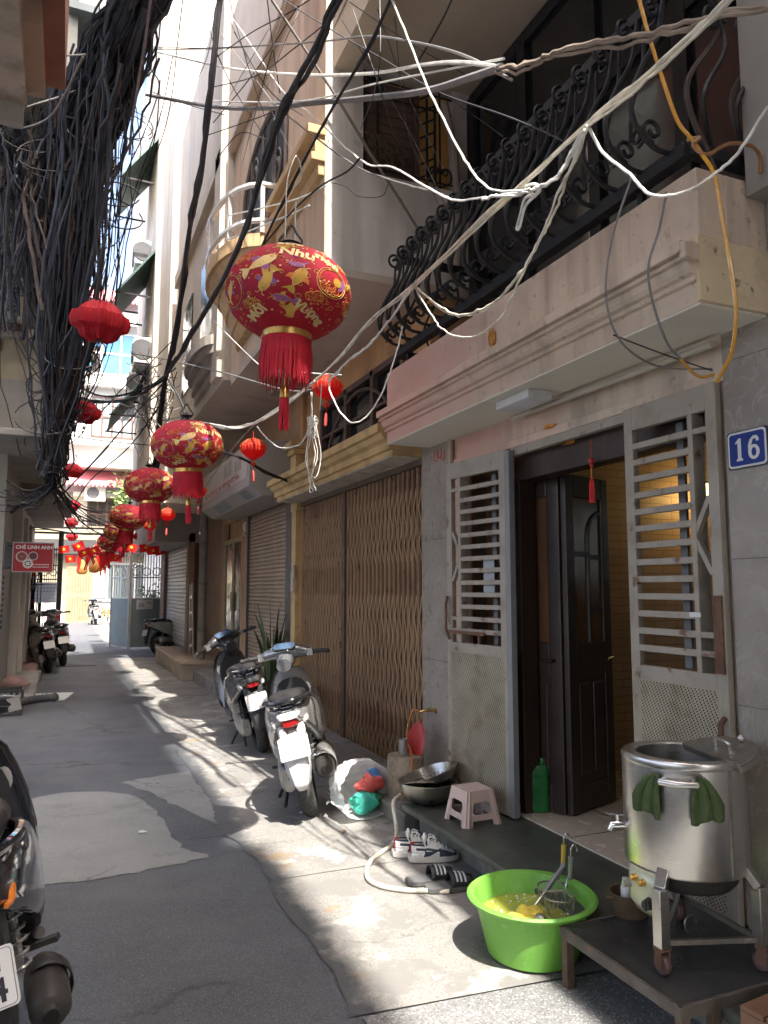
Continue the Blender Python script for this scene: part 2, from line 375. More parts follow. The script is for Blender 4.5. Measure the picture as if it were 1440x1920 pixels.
steel_dirty = M('dirty_steel', (.36,.34,.30), .4, .9, .25, 8, .15, 50, stain=((.17,.12,.08),.7,8))
rustwheel = M('rusty_castor', (.14,.085,.075), .65, .4, .3, 15, .2, 60)
black_pl = M('black_plastic', (.02,.02,.022), .45, 0, .2, 8)
black_gl = M('black_gloss', (.012,.013,.016), .14, 0, .2, 4, coat=.8)
rubber = M('tyre_rubber', (.035,.034,.033), .85, 0, .25, 12, .25, 120, stain=((.10,.095,.085),.5,6))
chrome = M('chrome', (.75,.75,.74), .16, 1, .08, 8)
alu = M('cast_aluminium', (.42,.41,.39), .45, .8, .2, 8, .12, 60)
silver_p = M('silver_paint', (.34,.34,.335), .3, .45, .12, 3, coat=.7)
white_p = M('white_gloss', (.58,.58,.57), .3, 0, .05, 3, coat=.5)
plate_w = M('plate_white', (.62,.62,.61), .45, 0, .04, 3)
red_lens = M('red_lens', (.30,.012,.012), .15, 0, .1, 6, coat=.8)
amber_lens = M('amber_lens', (.7,.2,.02), .2, 0, .1, 6, coat=.6)
clear_lens = M('clear_lens', (.6,.6,.58), .12, .4, .1, 6, coat=.8)
seat_m = M('seat_vinyl', (.022,.021,.021), .5, 0, .2, 6, .15, 90)
M('lime_plastic', (.19,.47,.07), .45, 0, .1, 5, .08, 80, stain=((.30,.58,.14),.55,5), streak=((.15,.40,.05),.5,10), spots=((.34,.52,.2),.5,26))
green_pl = fabric('lime_plastic', (.22,.62,.05), .2)
red_cloth = fabric('red_lantern_fabric', (.42,.012,.035), .3)
red_lot = fabric('red_lobed_fabric', (.50,.010,.025), .35)
red_fringe = fabric('red_fringe', (.62,.02,.045), .25, .25)
gold = M('gold_print', (.58,.35,.06), .4, .25, .15, 20)
gold_pale = M('pale_gold_print', (.66,.50,.22), .5, .1, .1, 20)
purple_pr = M('purple_print', (.27,.08,.25), .55, 0, .2, 20)
orange_pr = M('orange_print', (.66,.20,.05), .5, 0, .2, 20)
brass = M('brass', (.62,.40,.12), .32, .9, .15, 10)
cable_b = M('black_cable', (.013,.014,.019), .55, 0, .3, 6)
cable_blue = M('blue_black_cable', (.045,.052,.072), .6, 0, .4, 4)  # bluish black tone for part of the strands
cable_g = M('grey_cable', (.17,.165,.16), .6, 0, .2, 6)
cable_w = M('white_cable', (.72,.715,.67), .5, 0, .16, 14, 0, 60, stain=((.42,.39,.33),.6,9))
cable_cream = M('cream_cable', (.72,.67,.55), .55, 0, .2, 14, 0, 60, stain=((.40,.35,.26),.7,9))
cable_y = M('amber_hose', (.62,.30,.03), .25, 0, .15, 8, coat=.5)
cable_dirty = M('dusty_cable', (.24,.19,.15), .8, 0, .3, 12, .3, 60)
# ------------------------------------------------------------------ camera, sky, sun
cam = bpy.data.cameras.new('camera'); co = bpy.data.objects.new('camera', cam); COL.objects.link(co)
cam.sensor_fit = 'VERTICAL'; cam.sensor_height = 36; cam.lens = FPX/1920*36; cam.clip_end = 500; cam.clip_start = .02
co.matrix_world = Matrix(((RT.x,UP.x,-FW.x,0),(RT.y,UP.y,-FW.y,0),(RT.z,UP.z,-FW.z,HC),(0,0,0,1)))
sc.camera = co
SUN_EL, SUN_AZ = 60.0, 0.0     # elevation; degrees of the sun's azimuth from straight behind the camera's alley axis towards +x
w = bpy.data.worlds.new('World'); sc.world = w; w.use_nodes = True
nt = w.node_tree; sky = nt.nodes.new('ShaderNodeTexSky'); sky.sky_type = 'NISHITA'; sky.sun_disc = False
sky.sun_elevation = R(SUN_EL); sky.sun_rotation = R(180 - SUN_AZ); sky.air_density = .8; sky.dust_density = 7.0; sky.ozone_density = .6
nt.links.new(sky.outputs[0], nt.nodes['Background'].inputs['Color']); nt.nodes['Background'].inputs['Strength'].default_value = .15
sl = bpy.data.lights.new('sun', 'SUN'); sl.energy = 2.3; sl.angle = R(.53); sl.color = (1,.95,.87)
so = bpy.data.objects.new('sun', sl); COL.objects.link(so)
tosun = Vector((math.sin(R(SUN_AZ))*math.cos(R(SUN_EL)), -math.cos(R(SUN_AZ))*math.cos(R(SUN_EL)), math.sin(R(SUN_EL))))
so.rotation_euler = tosun.to_track_quat('Z','Y').to_euler(); so.location = (0,-20,40)
sc.view_settings.view_transform = 'Standard'; sc.view_settings.look = 'None'; sc.view_settings.exposure = 2.62; sc.view_settings.gamma = 1
sc.cycles.max_bounces = 8; sc.cycles.diffuse_bounces = 5; sc.cycles.glossy_bounces = 4; sc.cycles.transparent_max_bounces = 12
sc.cycles.use_denoising = True

# ------------------------------------------------------------------ ground
b = MB(); b.quad((-80,-80,-.02),(80,-80,-.02),(80,140,-.02),(-80,140,-.02)); struct(b.build('ground', asphalt, smooth=False))
b = MB(); b.quad((-1.6,-14,0),(2.6,-14,0),(3.4,60,0),(-3,60,0)); struct(b.build('road', asphalt, smooth=False))
def sheet(name, pts, z, mat):
    b = MB(); b.quad(*[(p[0],p[1],z) for p in pts]); return struct(b.build(name, mat, smooth=False))
def wob(pts, n=6, j=.02):
    out = []
    for i,p in enumerate(pts):
        q = pts[(i+1)%len(pts)]
        for k in range(n):
            t = k/n; out.append((p[0]+(q[0]-p[0])*t+random.gauss(0,j)*(k>0), p[1]+(q[1]-p[1])*t+random.gauss(0,j)*(k>0)))
    return out
sheet('pavement', wob([(.93,-4),(2.5,-4),(2.5,2.47),(1.02,2.60)],5,.006), .006, terraz)
# the concrete apron is cast in bays with open joints between them
bays = [2.485, 3.93, 5.6, 7.3, 9.2, 11.0, 12.9, 15.0, 17.4]
for i in range(len(bays)-1):
    y0, y1 = bays[i]+(.004 if i else 0), bays[i+1]-.004
    xl0 = 1.03+.05*math.sin(i*2.1); xl1 = 1.03+.05*math.sin((i+1)*2.1)
    sl_ = .13 if i==0 else 0; n_=70; L_=[]
    for k in range(n_+1):
        yy=y0+sl_+(y1-y0-sl_)*k/n_; L_.append((1.0+.09*noise.noise((yy*1.1,3,0))+.03*noise.noise((yy*6,9,0))+.012*noise.noise((yy*22,4,0)),yy))
    sheet('pavement', [(2.6,y0),(2.6,y1)]+L_[::-1], .007, cementm)
pts = [G(*q) for q in [(20,1505),(45,1665),(140,1655),(230,1640),(330,1622),(392,1608),(355,1595),(320,1570),(310,1545),(285,1515),(250,1493),(200,1485),(120,1487)]]
sheet('road', wob([(p.x,p.y) for p in pts],4,.012), .004, patchm)
pts = [G(*q) for q in [(225,1468),(300,1455),(400,1440),(500,1500),(520,1600),(420,1560),(330,1510),(290,1490)]]
sheet('road', wob([(p.x,p.y) for p in pts],4,.015), .004, patchm)
sheet('road', [(-2.2,21.6),(5,20.9),(7,38),(-4,38)], .006, cementm)
b = MB(); b.box(-.1,.62,16.0,16.55,.004,.012); tag(b.build('manhole_cover', M('cover_plate',(.075,.075,.075),.7,.3,.2,8,.3,40)), 'dark square drain cover set flush in the far road', 'manhole cover')

# ------------------------------------------------------------------ house number 16 (right, nearest)
h16 = thing('corner_house', 'beige house with white moulded balcony, black iron railing and open grey louvred gates', 'house', (2.45,3.4,0))
PZ = Matrix.Translation((-2.45,-3.4,0))
def hb(): 
    m = MB(); m.xf(PZ); return m
def strips(m, x0, x1, y0, y1, z0, z1, ys=(), zs=(), gap=.0018):
    """tiled face: separate slabs with fine joints"""
    Y = [y0,*ys,y1]; Z = [z0,*zs,z1]
    for i in range(len(Y)-1):
        for j in range(len(Z)-1):
            m.box(x0,x1,Y[i]+gap/2,Y[i+1]-gap/2,Z[j]+gap/2,Z[j+1]-gap/2)
def seam(m, y0, y1, z0, z1): pass
m = hb(); strips(m,2.44,2.7,-3,2.205,.005,2.56,(.2,1.4,),(1.05,1.62,2.42)); m.build('stone_pillar', marb, h16, smooth=False); m = hb(); strips(m,2.44,2.58,4.56,5.02,.005,2.56,(),(1.0,1.86)); m.box(2.50,2.85,4.60,5.02,.01,2.55)
m.build('stone_pillar', marb, h16, smooth=False)
m = hb(); m.box(2.425,2.447,4.545,4.562,.18,2.55); m.build('pillar_trim', M('tile_trim',(.52,.45,.36),.5), h16, smooth=False)
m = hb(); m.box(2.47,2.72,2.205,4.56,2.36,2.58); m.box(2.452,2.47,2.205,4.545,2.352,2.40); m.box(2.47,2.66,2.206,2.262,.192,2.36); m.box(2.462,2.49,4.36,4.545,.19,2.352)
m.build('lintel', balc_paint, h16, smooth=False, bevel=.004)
m = hb(); m.box(2.1,2.62,2.1,4.7,2.46,2.475); 
m = hb(); m.tube([(2.40,2.21,2.50),(2.40,3.7,2.51)],.016,8); m.build('conduit_pipe', M('beige_pipe',(.45,.41,.35),.5), h16)
# balcony slab: soffit, moulded fascia, parapet
BY0, BY1 = 1.975, 4.90
prof = [(2.10,2.55),(2.10,2.63),(2.078,2.630),(2.078,2.645),(2.088,2.646),(2.088,2.655),(2.070,2.662),(2.058,2.675),(2.052,2.692),(2.052,2.704),(2.030,2.704),(2.030,2.718),(2.040,2.719),(2.040,2.728),(2.014,2.728),(2.014,2.772),(2.10,2.785),(2.10,2.80),(2.45,2.80),(2.45,2.55)]
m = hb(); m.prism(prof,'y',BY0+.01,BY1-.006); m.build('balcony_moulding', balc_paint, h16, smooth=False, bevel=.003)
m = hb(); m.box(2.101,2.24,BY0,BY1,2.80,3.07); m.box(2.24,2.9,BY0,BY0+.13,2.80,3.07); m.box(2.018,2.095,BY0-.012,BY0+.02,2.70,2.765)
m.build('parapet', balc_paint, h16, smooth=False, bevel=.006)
m = hb(); m.box(2.092,2.9,BY0-.004,BY0+.012,2.553,2.80); m.build('slab_end', M('aged_slab_end',(.60,.50,.33),.85,0,.12,4,.25,30,stain=((.33,.26,.16),.7,5),spots=((.1,.08,.06),.8,16)), h16, smooth=False)
m = hb(); m.box(2.104,2.9,BY0+.012,BY1-.012,2.542,2.552); m.build('balcony_soffit', soffit_w, h16, smooth=False)
m = hb(); m.box(2.24,2.9,BY0+.14,BY1,2.78,2.86); m.build('balcony_floor', stone_side, h16, smooth=False)
# upper storey behind the railing
m = hb(); m.box(2.9,3.1,1.2,5.0,2.56,6.2); m.build('upper_wall', M('dark_render',(.17,.16,.15),.8), h16, smooth=False)  # recessed wall in a dark grey tone
m = hb(); m.box(2.875,2.9,2.1,4.93,3.3,5.42); m.build('window_glass', darkglass, h16, smooth=False)
m = hb()
for y in (2.05,2.75,3.45,4.2,4.93): m.box(2.84,2.9,y-.05,y+.05,2.87,5.45)
for z in (3.28,4.55,5.42): m.box(2.845,2.898,2.05,4.95,z-.05,z+.05)
m.build('window_frame', iron, h16, smooth=False, bevel=.004)
m = hb(); m.box(1.71,6.5,2.05,5.0,5.52,5.746); m.box(1.83,6.5,-.8,2.046,5.52,5.746); m.box(1.71,1.85,2.05,5.0,5.42,5.52); m.build('upper_soffit', M('soffit_beige',(.52,.43,.33),.85,0,.08,2,.08,30,stain=((.38,.31,.23),.5,1.2)), h16, smooth=False)
m = hb(); m.box(1.70,9,2.0,4.998,5.75,9.6); m.box(1.82,9,-1.0,1.996,5.75,9.6); m.box(1.75,9,-9,-1.004,5.75,9.6); m.build('upper_floors', plaster_b, h16, smooth=False)  # unseen storeys, fronts stepped to shape the edge of the sunlit strip
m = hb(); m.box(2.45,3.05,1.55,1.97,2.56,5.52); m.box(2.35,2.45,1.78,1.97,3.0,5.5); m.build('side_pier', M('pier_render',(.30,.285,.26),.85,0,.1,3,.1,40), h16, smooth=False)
m = hb(); m.box(2.72,9,-9,1.55,.005,5.52); m.build('side_wall', plaster_b, h16, smooth=False)

# wrought iron railing with bellied bars and scrolls
rail = thing('railing', None, None); rail.parent = h16; rail.location = (2.12-2.45, 0, 0)
m = MB(); m.bar((0,2.02-3.4,3.88),(0,4.74-3.4,3.88),.05,.05); m.bar((0,4.74-3.4,3.88),(.74,4.74-3.4,3.88),.05,.05); m.bar((0,2.02-3.4,3.88),(.7,2.02-3.4,3.88),.05,.05)
m.build('top_rail', iron, rail, bevel=.004)
m = MB(); m.bar((0,2.02-3.4,3.165),(0,4.74-3.4,3.165),.06,.06); m.bar((0,4.74-3.4,3.165),(.74,4.74-3.4,3.165),.05,.05); m.bar((0,2.02-3.4,3.165),(.7,2.02-3.4,3.165),.05,.05)
for y in (2.3,3.2,4.1,4.6): m.bar((.02,y-3.4,3.06),(.02,y-3.4,3.15),.03)
m.build('bottom_rail', iron, rail, bevel=.004)
def scroll(c, r, a0, turns, sgn, plane='yz', n=22):
    out = []
    for i in range(n):
        t = i/(n-1); a = a0 + sgn*turns*2*PI*t; rr = r*(1-.72*t)
        out.append((c[0], c[1]+rr*math.cos(a), c[2]+rr*math.sin(a)) if plane=='yz' else (c[0]+rr*math.cos(a), c[1], c[2]+rr*math.sin(a)))
    return out
def baluster():
    m = MB()
    # bellied bar, seen edge on: bulges out over the alley low down, with a scroll at the top and foot
    path = smoothpath([(.0,0,3.19),(-.10,0,3.20),(-.185,0,3.27),(-.20,0,3.38),(-.14,0,3.52),(-.06,0,3.66),(-.035,0,3.76),(-.015,0,3.86)],5)
    m.tube(path,.011,5)
    m.tube([(-.03-.0+p[0],p[1],p[2]) for p in scroll((-.05,0,3.79),.052,PI/2,1.2,1,'xz')],.009,5)
    m.tube(scroll((-.10,0,3.265),.05,PI*1.5,1.25,-1,'xz'),.009,5)
    # the flat C scrolls beside it, in the plane of the railing
    m.tube(scroll((-.03,.055,3.80),.045,PI/2,1.25,1),.008,5)
    m.tube(scroll((-.12,.06,3.27),.045,-PI/2,1.3,-1),.008,5)
    m.tube(smoothpath([(-.03,.10,3.80),(-.05,.085,3.66),(-.13,.02,3.5),(-.17,.03,3.36),(-.12,.10,3.27)],5),.008,5)
    return m
bal = baluster().build('baluster', iron, rail)
ys = [2.10+i*.148 for i in range(18)]
for i,y in enumerate(ys):
    o = bal if i==0 else bal.copy()
    if i: COL.objects.link(o); o.parent = rail
    o.location = (0,y-3.4,0)
for k in range(4):
    m = MB(); x = .12+k*.17
    m.tube(smoothpath([(x,4.74-3.4,3.17),(x-.06,4.78-3.4,3.4),(x+.04,4.76-3.4,3.65),(x,4.74-3.4,3.88)],5),.009,5); m.build('end_bar', iron, rail); m = MB()
    m.tube(smoothpath([(x,2.02-3.4,3.17),(x-.10,1.96-3.4,3.35),(x+.05,1.98-3.4,3.62),(x,2.02-3.4,3.88)],5),.010,5)
    m.tube([(x+p[1],1.99-3.4,p[2]) for p in scroll((0,.0,3.72),.06,0,1.3,1)],.009,5)
    m.build('end_bar', iron, rail)
# tall iron panels that stand behind the near end of the railing
m = MB()
for (x,y) in ((.1,2.0),(.32,1.99),(.55,1.98)):
    m.tube(smoothpath([(x,y-3.4,3.1),(x-.12,y-3.4,3.4),(x+.08,y-3.4,3.75),(x-.1,y-3.4,4.1),(x+.05,y-3.4,4.5)],6),.011,5)
    m.tube([(x+p[1],y-3.4,p[2]) for p in scroll((0,0,4.3),.09,0,1.4,1)],.01,5)
    m.tube([(x+p[1],y-3.4,p[2]) for p in scroll((.02,0,3.95),.08,PI,1.4,-1)],.01,5)
m.build('corner_grille', M('dusty_iron',(.085,.065,.055),.7,.2,.3,10), rail)

# gates
def gate_leaf(w, h, mirror, name, nb=15, zsheet=(.0,.90)):
    """grey louvred steel gate leaf in local (y along leaf from 0 to w, z from 0 to h)"""
    g = thing(name, None, None); g.parent = h16
    m = MB(); t=.035
    m.box(-t/2,t/2,0,.055,0,h); m.box(-t/2,t/2,w-.055,w,0,h); m.box(-t/2,t/2,.055,w-.055,h-.11,h); m.box(-t/2,t/2,.055,w-.055,0,.05); m.box(-t/2,t/2,.055,w-.055,.90,.965)
    m.build('frame', grey_paint, g, smooth=False, bevel=.003)
    a0,a1 = (.055,w-.055); v = (w-.055-.085) if mirror else .055+.085
    m = MB(); 
    m.box(-.018,.05,v-.013,v+.013,.965,h-.11)
    L0,L1 = (a0,v-.013) if mirror else (v+.013,a1)
    dz = (h-.11-.965)/nb
    for k in range(1,nb):
        z = .965+dz*k; m.box(-.017,.012,L0,L1,z-.014,z+.014)
    n0,n1 = (v+.013,a1) if mirror else (a0,v-.013)
    for z in (h-.11-dz, .965+dz*1.0, .965+2*dz): m.box(-.016,.011,n0,n1,z-.012,z+.012)
    zc = .965+.52*(h-1.075); ya,yb = (v,a1) if mirror else (v,a0)
    for s in (-1,1): m.bar((0,ya,zc+s*.012),(0,yb,zc+s*.16),.028,.024)
    m.build('louvre', grey_paint, g, smooth=False, bevel=.002)
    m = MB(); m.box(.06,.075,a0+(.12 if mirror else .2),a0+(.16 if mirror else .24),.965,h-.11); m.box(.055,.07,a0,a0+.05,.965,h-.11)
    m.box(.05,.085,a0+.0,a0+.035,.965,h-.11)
    m.build('stiffener', M('stiffener_grey',(.15,.155,.16),.5), g, smooth=False)  # stiffener in a darker grey than the gate
    m = MB(); m.box(-.019,-.0175,.03,w-.03,.03,.905); m.build('perforated_panel', perf, g, smooth=False)
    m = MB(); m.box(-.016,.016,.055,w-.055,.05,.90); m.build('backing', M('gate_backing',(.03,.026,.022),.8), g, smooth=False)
    return g
gr_ = gate_leaf(.545,2.155,False,'gate',14); gr_.location = (2.43-2.45, 2.225-3.4, .195)
gl_ = gate_leaf(.60,2.145,True,'gate',14); gl_.location = (2.43-2.45, 3.83-3.4, .195); gl_.rotation_euler = (0,0,R(8))
for k in (0,1):      # the narrow stop strip in mirrored order is part of each leaf; hinges and bolts
    pass
m = MB(); 
for z in (.55,1.25,1.75): m.tube([(-.005,-.025,z),(-.005,-.025,z+.11)],.012,8)
m.box(-.02,.02,-.045,-.005,0,2.14); m.build('hinge_post', M('bluish_grey',(.22,.23,.235),.45,.1), gl_, smooth=False)
m = MB(); m.bar((-.03,.2,1.03),(-.03,.57,1.03),.02); m.tube([(-.03,.56,.98),(-.05,.57,1.05),(-.05,.57,1.2),(-.03,.58,1.26)],.010,6); m.bar((-.035,.24,1.03),(-.035,.24,.97),.014)
m.build('bolt', iron_rust, gl_)
m = MB(); m.box(.0175,.019,.15,.255,1.27,1.50); m.build('notice_paper', M('notice_paper_grey',(.42,.43,.44),.7), gl_, smooth=False)
m = MB(); m.box(-.02,-.0178,.12,.18,1.19,1.21); m.build('small_tag', plate_w, gr_, smooth=False)
m = MB(); m.tube([(-.02,.02,.72),(-.05,.015,.73),(-.05,.015,.78),(-.02,.02,.80)],.011,6); m.build('hasp', iron_rust, gr_); m = MB(); m.box(-.028,-.019,.005,.05,.97,1.28); m.build('latch', iron_rust, gr_)
# fixed steel frame round the opening
m = hb(); m.box(2.46,2.5,2.775,3.835,2.305,2.352); m.build('gate_header', grey_paint, h16, smooth=False)

# room behind
m = hb(); m.box(2.5,7.5,-1,4.47,.10,.192); m.build('room_floor', tilefloor, h16, smooth=False)
m = hb(); m.box(2.74,7.5,4.47,4.6,.19,2.9); m.build('room_wall', brickwall, h16, smooth=False)
bw2 = brickmat('brick_tile_back', (.54,.37,.235), (.50,.34,.21), (.30,.185,.11), .21, .06, .012, .4, (R(90),R(90),0), .3)
m = hb(); m.box(7.5,7.6,-1,4.47,.19,2.9); m.box(2.74,7.5,-1.1,-1,.19,2.9); m.build('room_wall', bw2, h16, smooth=False)
m = hb(); m.box(2.5,7.6,-1.1,4.6,2.84,2.9); m.box(2.75,7.5,4.38,4.47,2.70,2.745); m.box(2.75,7.5,4.30,4.47,2.745,2.79); m.box(2.75,7.5,4.22,4.47,2.79,2.84); m.build('room_ceiling', inwall, h16, smooth=False, bevel=.006)
m = hb(); m.box(2.53,2.64,2.2,3.86,2.16,2.36); m.box(2.53,2.64,3.845,3.90,.19,2.36); m.build('door_header', darkwood, h16, smooth=False, bevel=.005)
def door_leaf(p, q, arch, name='door'):
    d = thing(name, None, None); d.parent = h16
    p, q = Vector(p), Vector(q); w_ = (q-p).length; d.location = (p.x-2.45,p.y-3.4,.20); d.rotation_euler = (0,0,math.atan2(q.y-p.y,q.x-p.x))
    H = 2.0; t=.04; s=.085
    m = MB(); m.box(0,s,-t/2,t/2,0,H); m.box(w_-s,w_,-t/2,t/2,0,H); m.box(s,w_-s,-t/2,t/2,0,.16); m.box(s,w_-s,-t/2,t/2,H-.14,H); m.box(s,w_-s,-t/2,t/2,.78,.98)
    m.build('frame', darkwood, d, smooth=False, bevel=.006)
    m = MB(); m.box(s-.01,w_-s+.01,-.012,.012,.15,.79)
    for k in range(2):
        x0 = s+.02+(w_-2*s)/2*k; m.box(x0,x0+(w_-2*s)/2-.04,-.02,.02,.21,.74)
    m.build('panel', darkwood, d, smooth=False, bevel=.008)
    m = MB(); m.box(s-.01,w_-s+.01,-.004,.004,.97,H-.13); m.build('glass', M('amber_door_glass',(.12,.062,.032),.18,0,.3,2,spec=.6), d, smooth=False)
    m = MB(); xm = w_*.52 if arch>0 else w_*.48
    cx = w_-s if arch>0 else s; rx = abs(cx-xm)
    pts = [(xm,0,.98),(xm,0,1.62)]+[(cx-math.copysign(rx*math.cos(a),cx-xm),0,1.62+rx*1.1*math.sin(a)) for a in [k*PI/14 for k in range(1,8)]]
    m.tube(pts,.019,6)
    for z in (1.18,1.5): m.box(min(xm,cx),max(xm,cx),-.014,.014,z-.015,z+.015)
    m.box(s,xm,-.014,.014,1.5,1.53); m.build('glazing_bars', darkwood, d)
    m = MB(); m.tube([(w_-.05,-.02,.88),(w_-.05,-.055,.88),(w_-.12,-.06,.87)],.009,6); m.build('handle', M('dark_bronze',(.05,.04,.03),.4,.6), d)
    return d
door_leaf((2.60,4.06),(2.735,3.72),-1); door_leaf((2.74,3.70),(3.19,3.86),1)
m = hb(); m.box(2.465,2.475,2.2,4.55,2.40,2.54)
# furniture far inside, half seen through the louvres
pn = thing('wall_shrine', 'dark wooden cabinet standing inside the room behind the gate louvres', 'cabinet', (5.2,1.6,.192))
m = MB(); m.box(-.3,.3,-.5,.5,0,2.2); m.build('cabinet_body', darkwood, pn, smooth=False, bevel=.01)
m = MB(); m.box(-.33,-.3,-.4,-.05,.9,1.9); m.box(-.33,-.3,.05,.4,.9,1.9); m.build('cabinet_door', M('red_lacquer',(.16,.015,.012),.35), pn, smooth=False)
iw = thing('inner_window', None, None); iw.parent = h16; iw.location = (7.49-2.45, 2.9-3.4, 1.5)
m = MB(); m.box(-.02,.0,-.55,.55,.1,1.0); m.build('pane', M('glowing_pane',(.6,.68,.7),.4,emit=.10), iw, smooth=False)  # pane gives off its own faint glow in place of sky light
m = MB(); m.box(-.04,-.02,-.58,.58,.08,.12); m.box(-.04,-.02,-.02,.02,.12,1.0); m.box(-.04,-.02,-.58,.58,.98,1.02); m.build('frame', darkwood, iw, smooth=False)
p_ = FX(1325,932,4.5)
lamp = thing('wall_lamp', 'small glowing yellow lamp inside the room seen through gate louvres', 'lamp', tuple(p_))
m = MB(); m.lathe([(.03,-.09),(.10,-.08),(.12,.08),(.05,.10)],16,cap=True); m.build('lamp_shade', M('lit_lamp_shade',(1.0,.66,.25),.5,emit=1.3), lamp)
m = MB(); m.box(-.02,.7,-.02,.02,.09,.12); m.build('bracket', darkwood, lamp)
m = hb(); m.box(6.0,7.5,1.0,2.9,.19,.2); 

# step, and things fixed on the house
b = MB(); b.box(1.965,2.52,-3,4.36,.146,.184)
st = b.build('doorstep', stone_dark, smooth=False, bevel=.01); tag(st, 'dark stone doorstep running along the front of house 16', 'step')
b = MB(); b.box(2.085,2.52,-3,4.35,.004,.145); b.build('step_face', stone_side, st, smooth=False)
b = MB(); b.prism(wob([(1.99,4.37),(2.52,4.37),(2.52,8.5),(1.99,8.5)],8,.008),'z',.004,.11); 
tag(b.build('doorstep', M('grey_kerb_cement',(.20,.19,.175),.85,0,.2,4,.35,60,stain=((.09,.085,.08),.7,5)), smooth=False, bevel=.012), 'low grey cement step below the brown lattice shutter', 'step')
# number plate
pl = thing('house_number_sign', 'blue enamel plate with a white 16 on the grey marble pillar', 'sign', tuple(FX(1403,841,2.437)), (0,0,0))
pw, ph = .178, .142
def rrect(w_, h_, r, n=4):
    out=[]
    for (cx,cy,a) in ((w_/2-r,h_/2-r,0),(-w_/2+r,h_/2-r,90),(-w_/2+r,-h_/2+r,180),(w_/2-r,-h_/2+r,270)):
        for k in range(n+1): out.append((cx+r*math.cos(R(a+90*k/n)),cy+r*math.sin(R(a+90*k/n))))
    return out
m = MB(); m.prism([(p[0],p[1]) for p in rrect(pw+.008,ph+.008,.006)],'x',-.006,0); m.build('backing', M('dark_edge',(.02,.025,.04),.4), pl, smooth=False)
m = MB(); m.prism(rrect(pw,ph,.016),'x',-.008,-.006); m.build('border', plate_w, pl, smooth=False)
m = MB(); m.prism(rrect(pw-.016,ph-.016,.012),'x',-.0095,-.008); m.build('blue_field', M('enamel_blue',(.008,.03,.20),.45,0,.1,5,spec=.3), pl, smooth=False)
def text_mesh(s, size, bold=.0, name='lettering'):
    cu = bpy.data.curves.new(name,'FONT'); cu.body = s; cu.size = size; cu.align_x='CENTER'; cu.align_y='CENTER'; cu.offset = bold; cu.resolution_u = 3; cu.extrude = 0
    o = bpy.data.objects.new(name, cu); COL.objects.link(o)
    dg = bpy.context.evaluated_depsgraph_get(); dg.update()
    me = bpy.data.meshes.new_from_object(o.evaluated_get(dg)); COL.objects.unlink(o); bpy.data.objects.remove(o); bpy.data.curves.remove(cu)
    vs = [tuple(v.co) for v in me.vertices]; fs = [tuple(p.vertices) for p in me.polygons]; bpy.data.meshes.remove(me)
    return vs, fs
def put_text(parent, s, size, mat, fn, bold=0, name='lettering'):
    vs, fs = text_mesh(s, size, bold)
    m = MB(); m.add([fn(v[0],v[1]) for v in vs], fs); return m.build(name, mat, parent, smooth=False)
# serif digits: the 1 is an outline of its own with slab serifs; the 6 a swelling loop
m = MB()
one = [(-.013,-.045),(.013,-.045),(.013,-.038),(.007,-.034),(.007,.045),(-.002,.045),(-.016,.030),(-.016,.024),(-.007,.028),(-.007,-.034),(-.013,-.038)]
m.prism([(-(p[0]*1.15-.033),p[1]) for p in one],'x',-.0105,-.0095)
def six():
    N=40; o_=[]; i_=[]
    for k in range(N):
        a=2*PI*k/N
        o_.append((.026*math.cos(a),-.018+.029*math.sin(a))); i_.append((.011*math.cos(a),-.018+.017*math.sin(a)))
    return o_,i_
o_,i_ = six(); cx=.034
for k in range(40):
    l=(k+1)%40; m.add([(-.0103,-(cx+p[0]),p[1]) for p in (o_[k],o_[l],i_[l],i_[k])],[(0,1,2,3)])
arm=[(-.026,-.018),(-.026,.010),(-.018,.032),(-.002,.045),(.014,.045),(.024,.034),(.024,.022),(.012,.022),(.011,.030),(.004,.034),(-.004,.030),(-.010,.012),(-.010,-.008)]
m.add([(-.0104,-(cx+p[0]),p[1]) for p in arm],[tuple(range(len(arm)))])
m.build('numerals', plate_w, pl, smooth=False)
# amber medallion on the parapet, little shelf lamp under the soffit, small red strokes on the pillar
md = thing('round_medallion', 'oval amber plaque fixed to the balcony parapet', 'plaque', tuple(FX(925,634,2.10)))
m = MB(); m.lathe([(.0,-.02),(.02,-.018),(.026,-.01),(.03,0)],18,axis='x',sy=1.75); m.build('plaque_face', M('amber_wood',(.45,.19,.02),.3,coat=.6), md)
m = MB(); m.tube([(-.012,.029*math.cos(a),.052*math.sin(a)) for a in [k*2*PI/20 for k in range(20)]],.003,5,closed=True); m.build('plaque_rim', brass, md)
cl = thing('ceiling_panel_light', 'flat white square light under the balcony soffit', 'ceiling light', (2.245,3.36,2.541))
m = MB(); m.box(-.075,.075,-.16,.16,-.045,0); m.build('housing', white_p, cl, smooth=False, bevel=.004)
m = MB(); m.box(-.07,.07,-.155,.155,-.047,-.045); m.build('diffuser', M('opal_diffuser',(.62,.63,.68),.6), cl, smooth=False)
pm = MB()
for (u,v,du,dv) in ((814,856,2,14),(820,852,3,10),(827,850,2,15),(833,852,2,12),(824,858,9,2),(831,862,5,2),(818,864,4,2)):
    c = FX(u,v,2.4388); pm.box(2.4375,2.4398,c.y-du*.0034,c.y+du*.0034,c.z-dv*.0027,c.z+dv*.0027)
tag(pm.build('red_mark', M('red_mark_tone',(.5,.07,.05),.7), smooth=False), 'small faded red scribble high on the marble pillar by the brown shutter', 'paint mark')
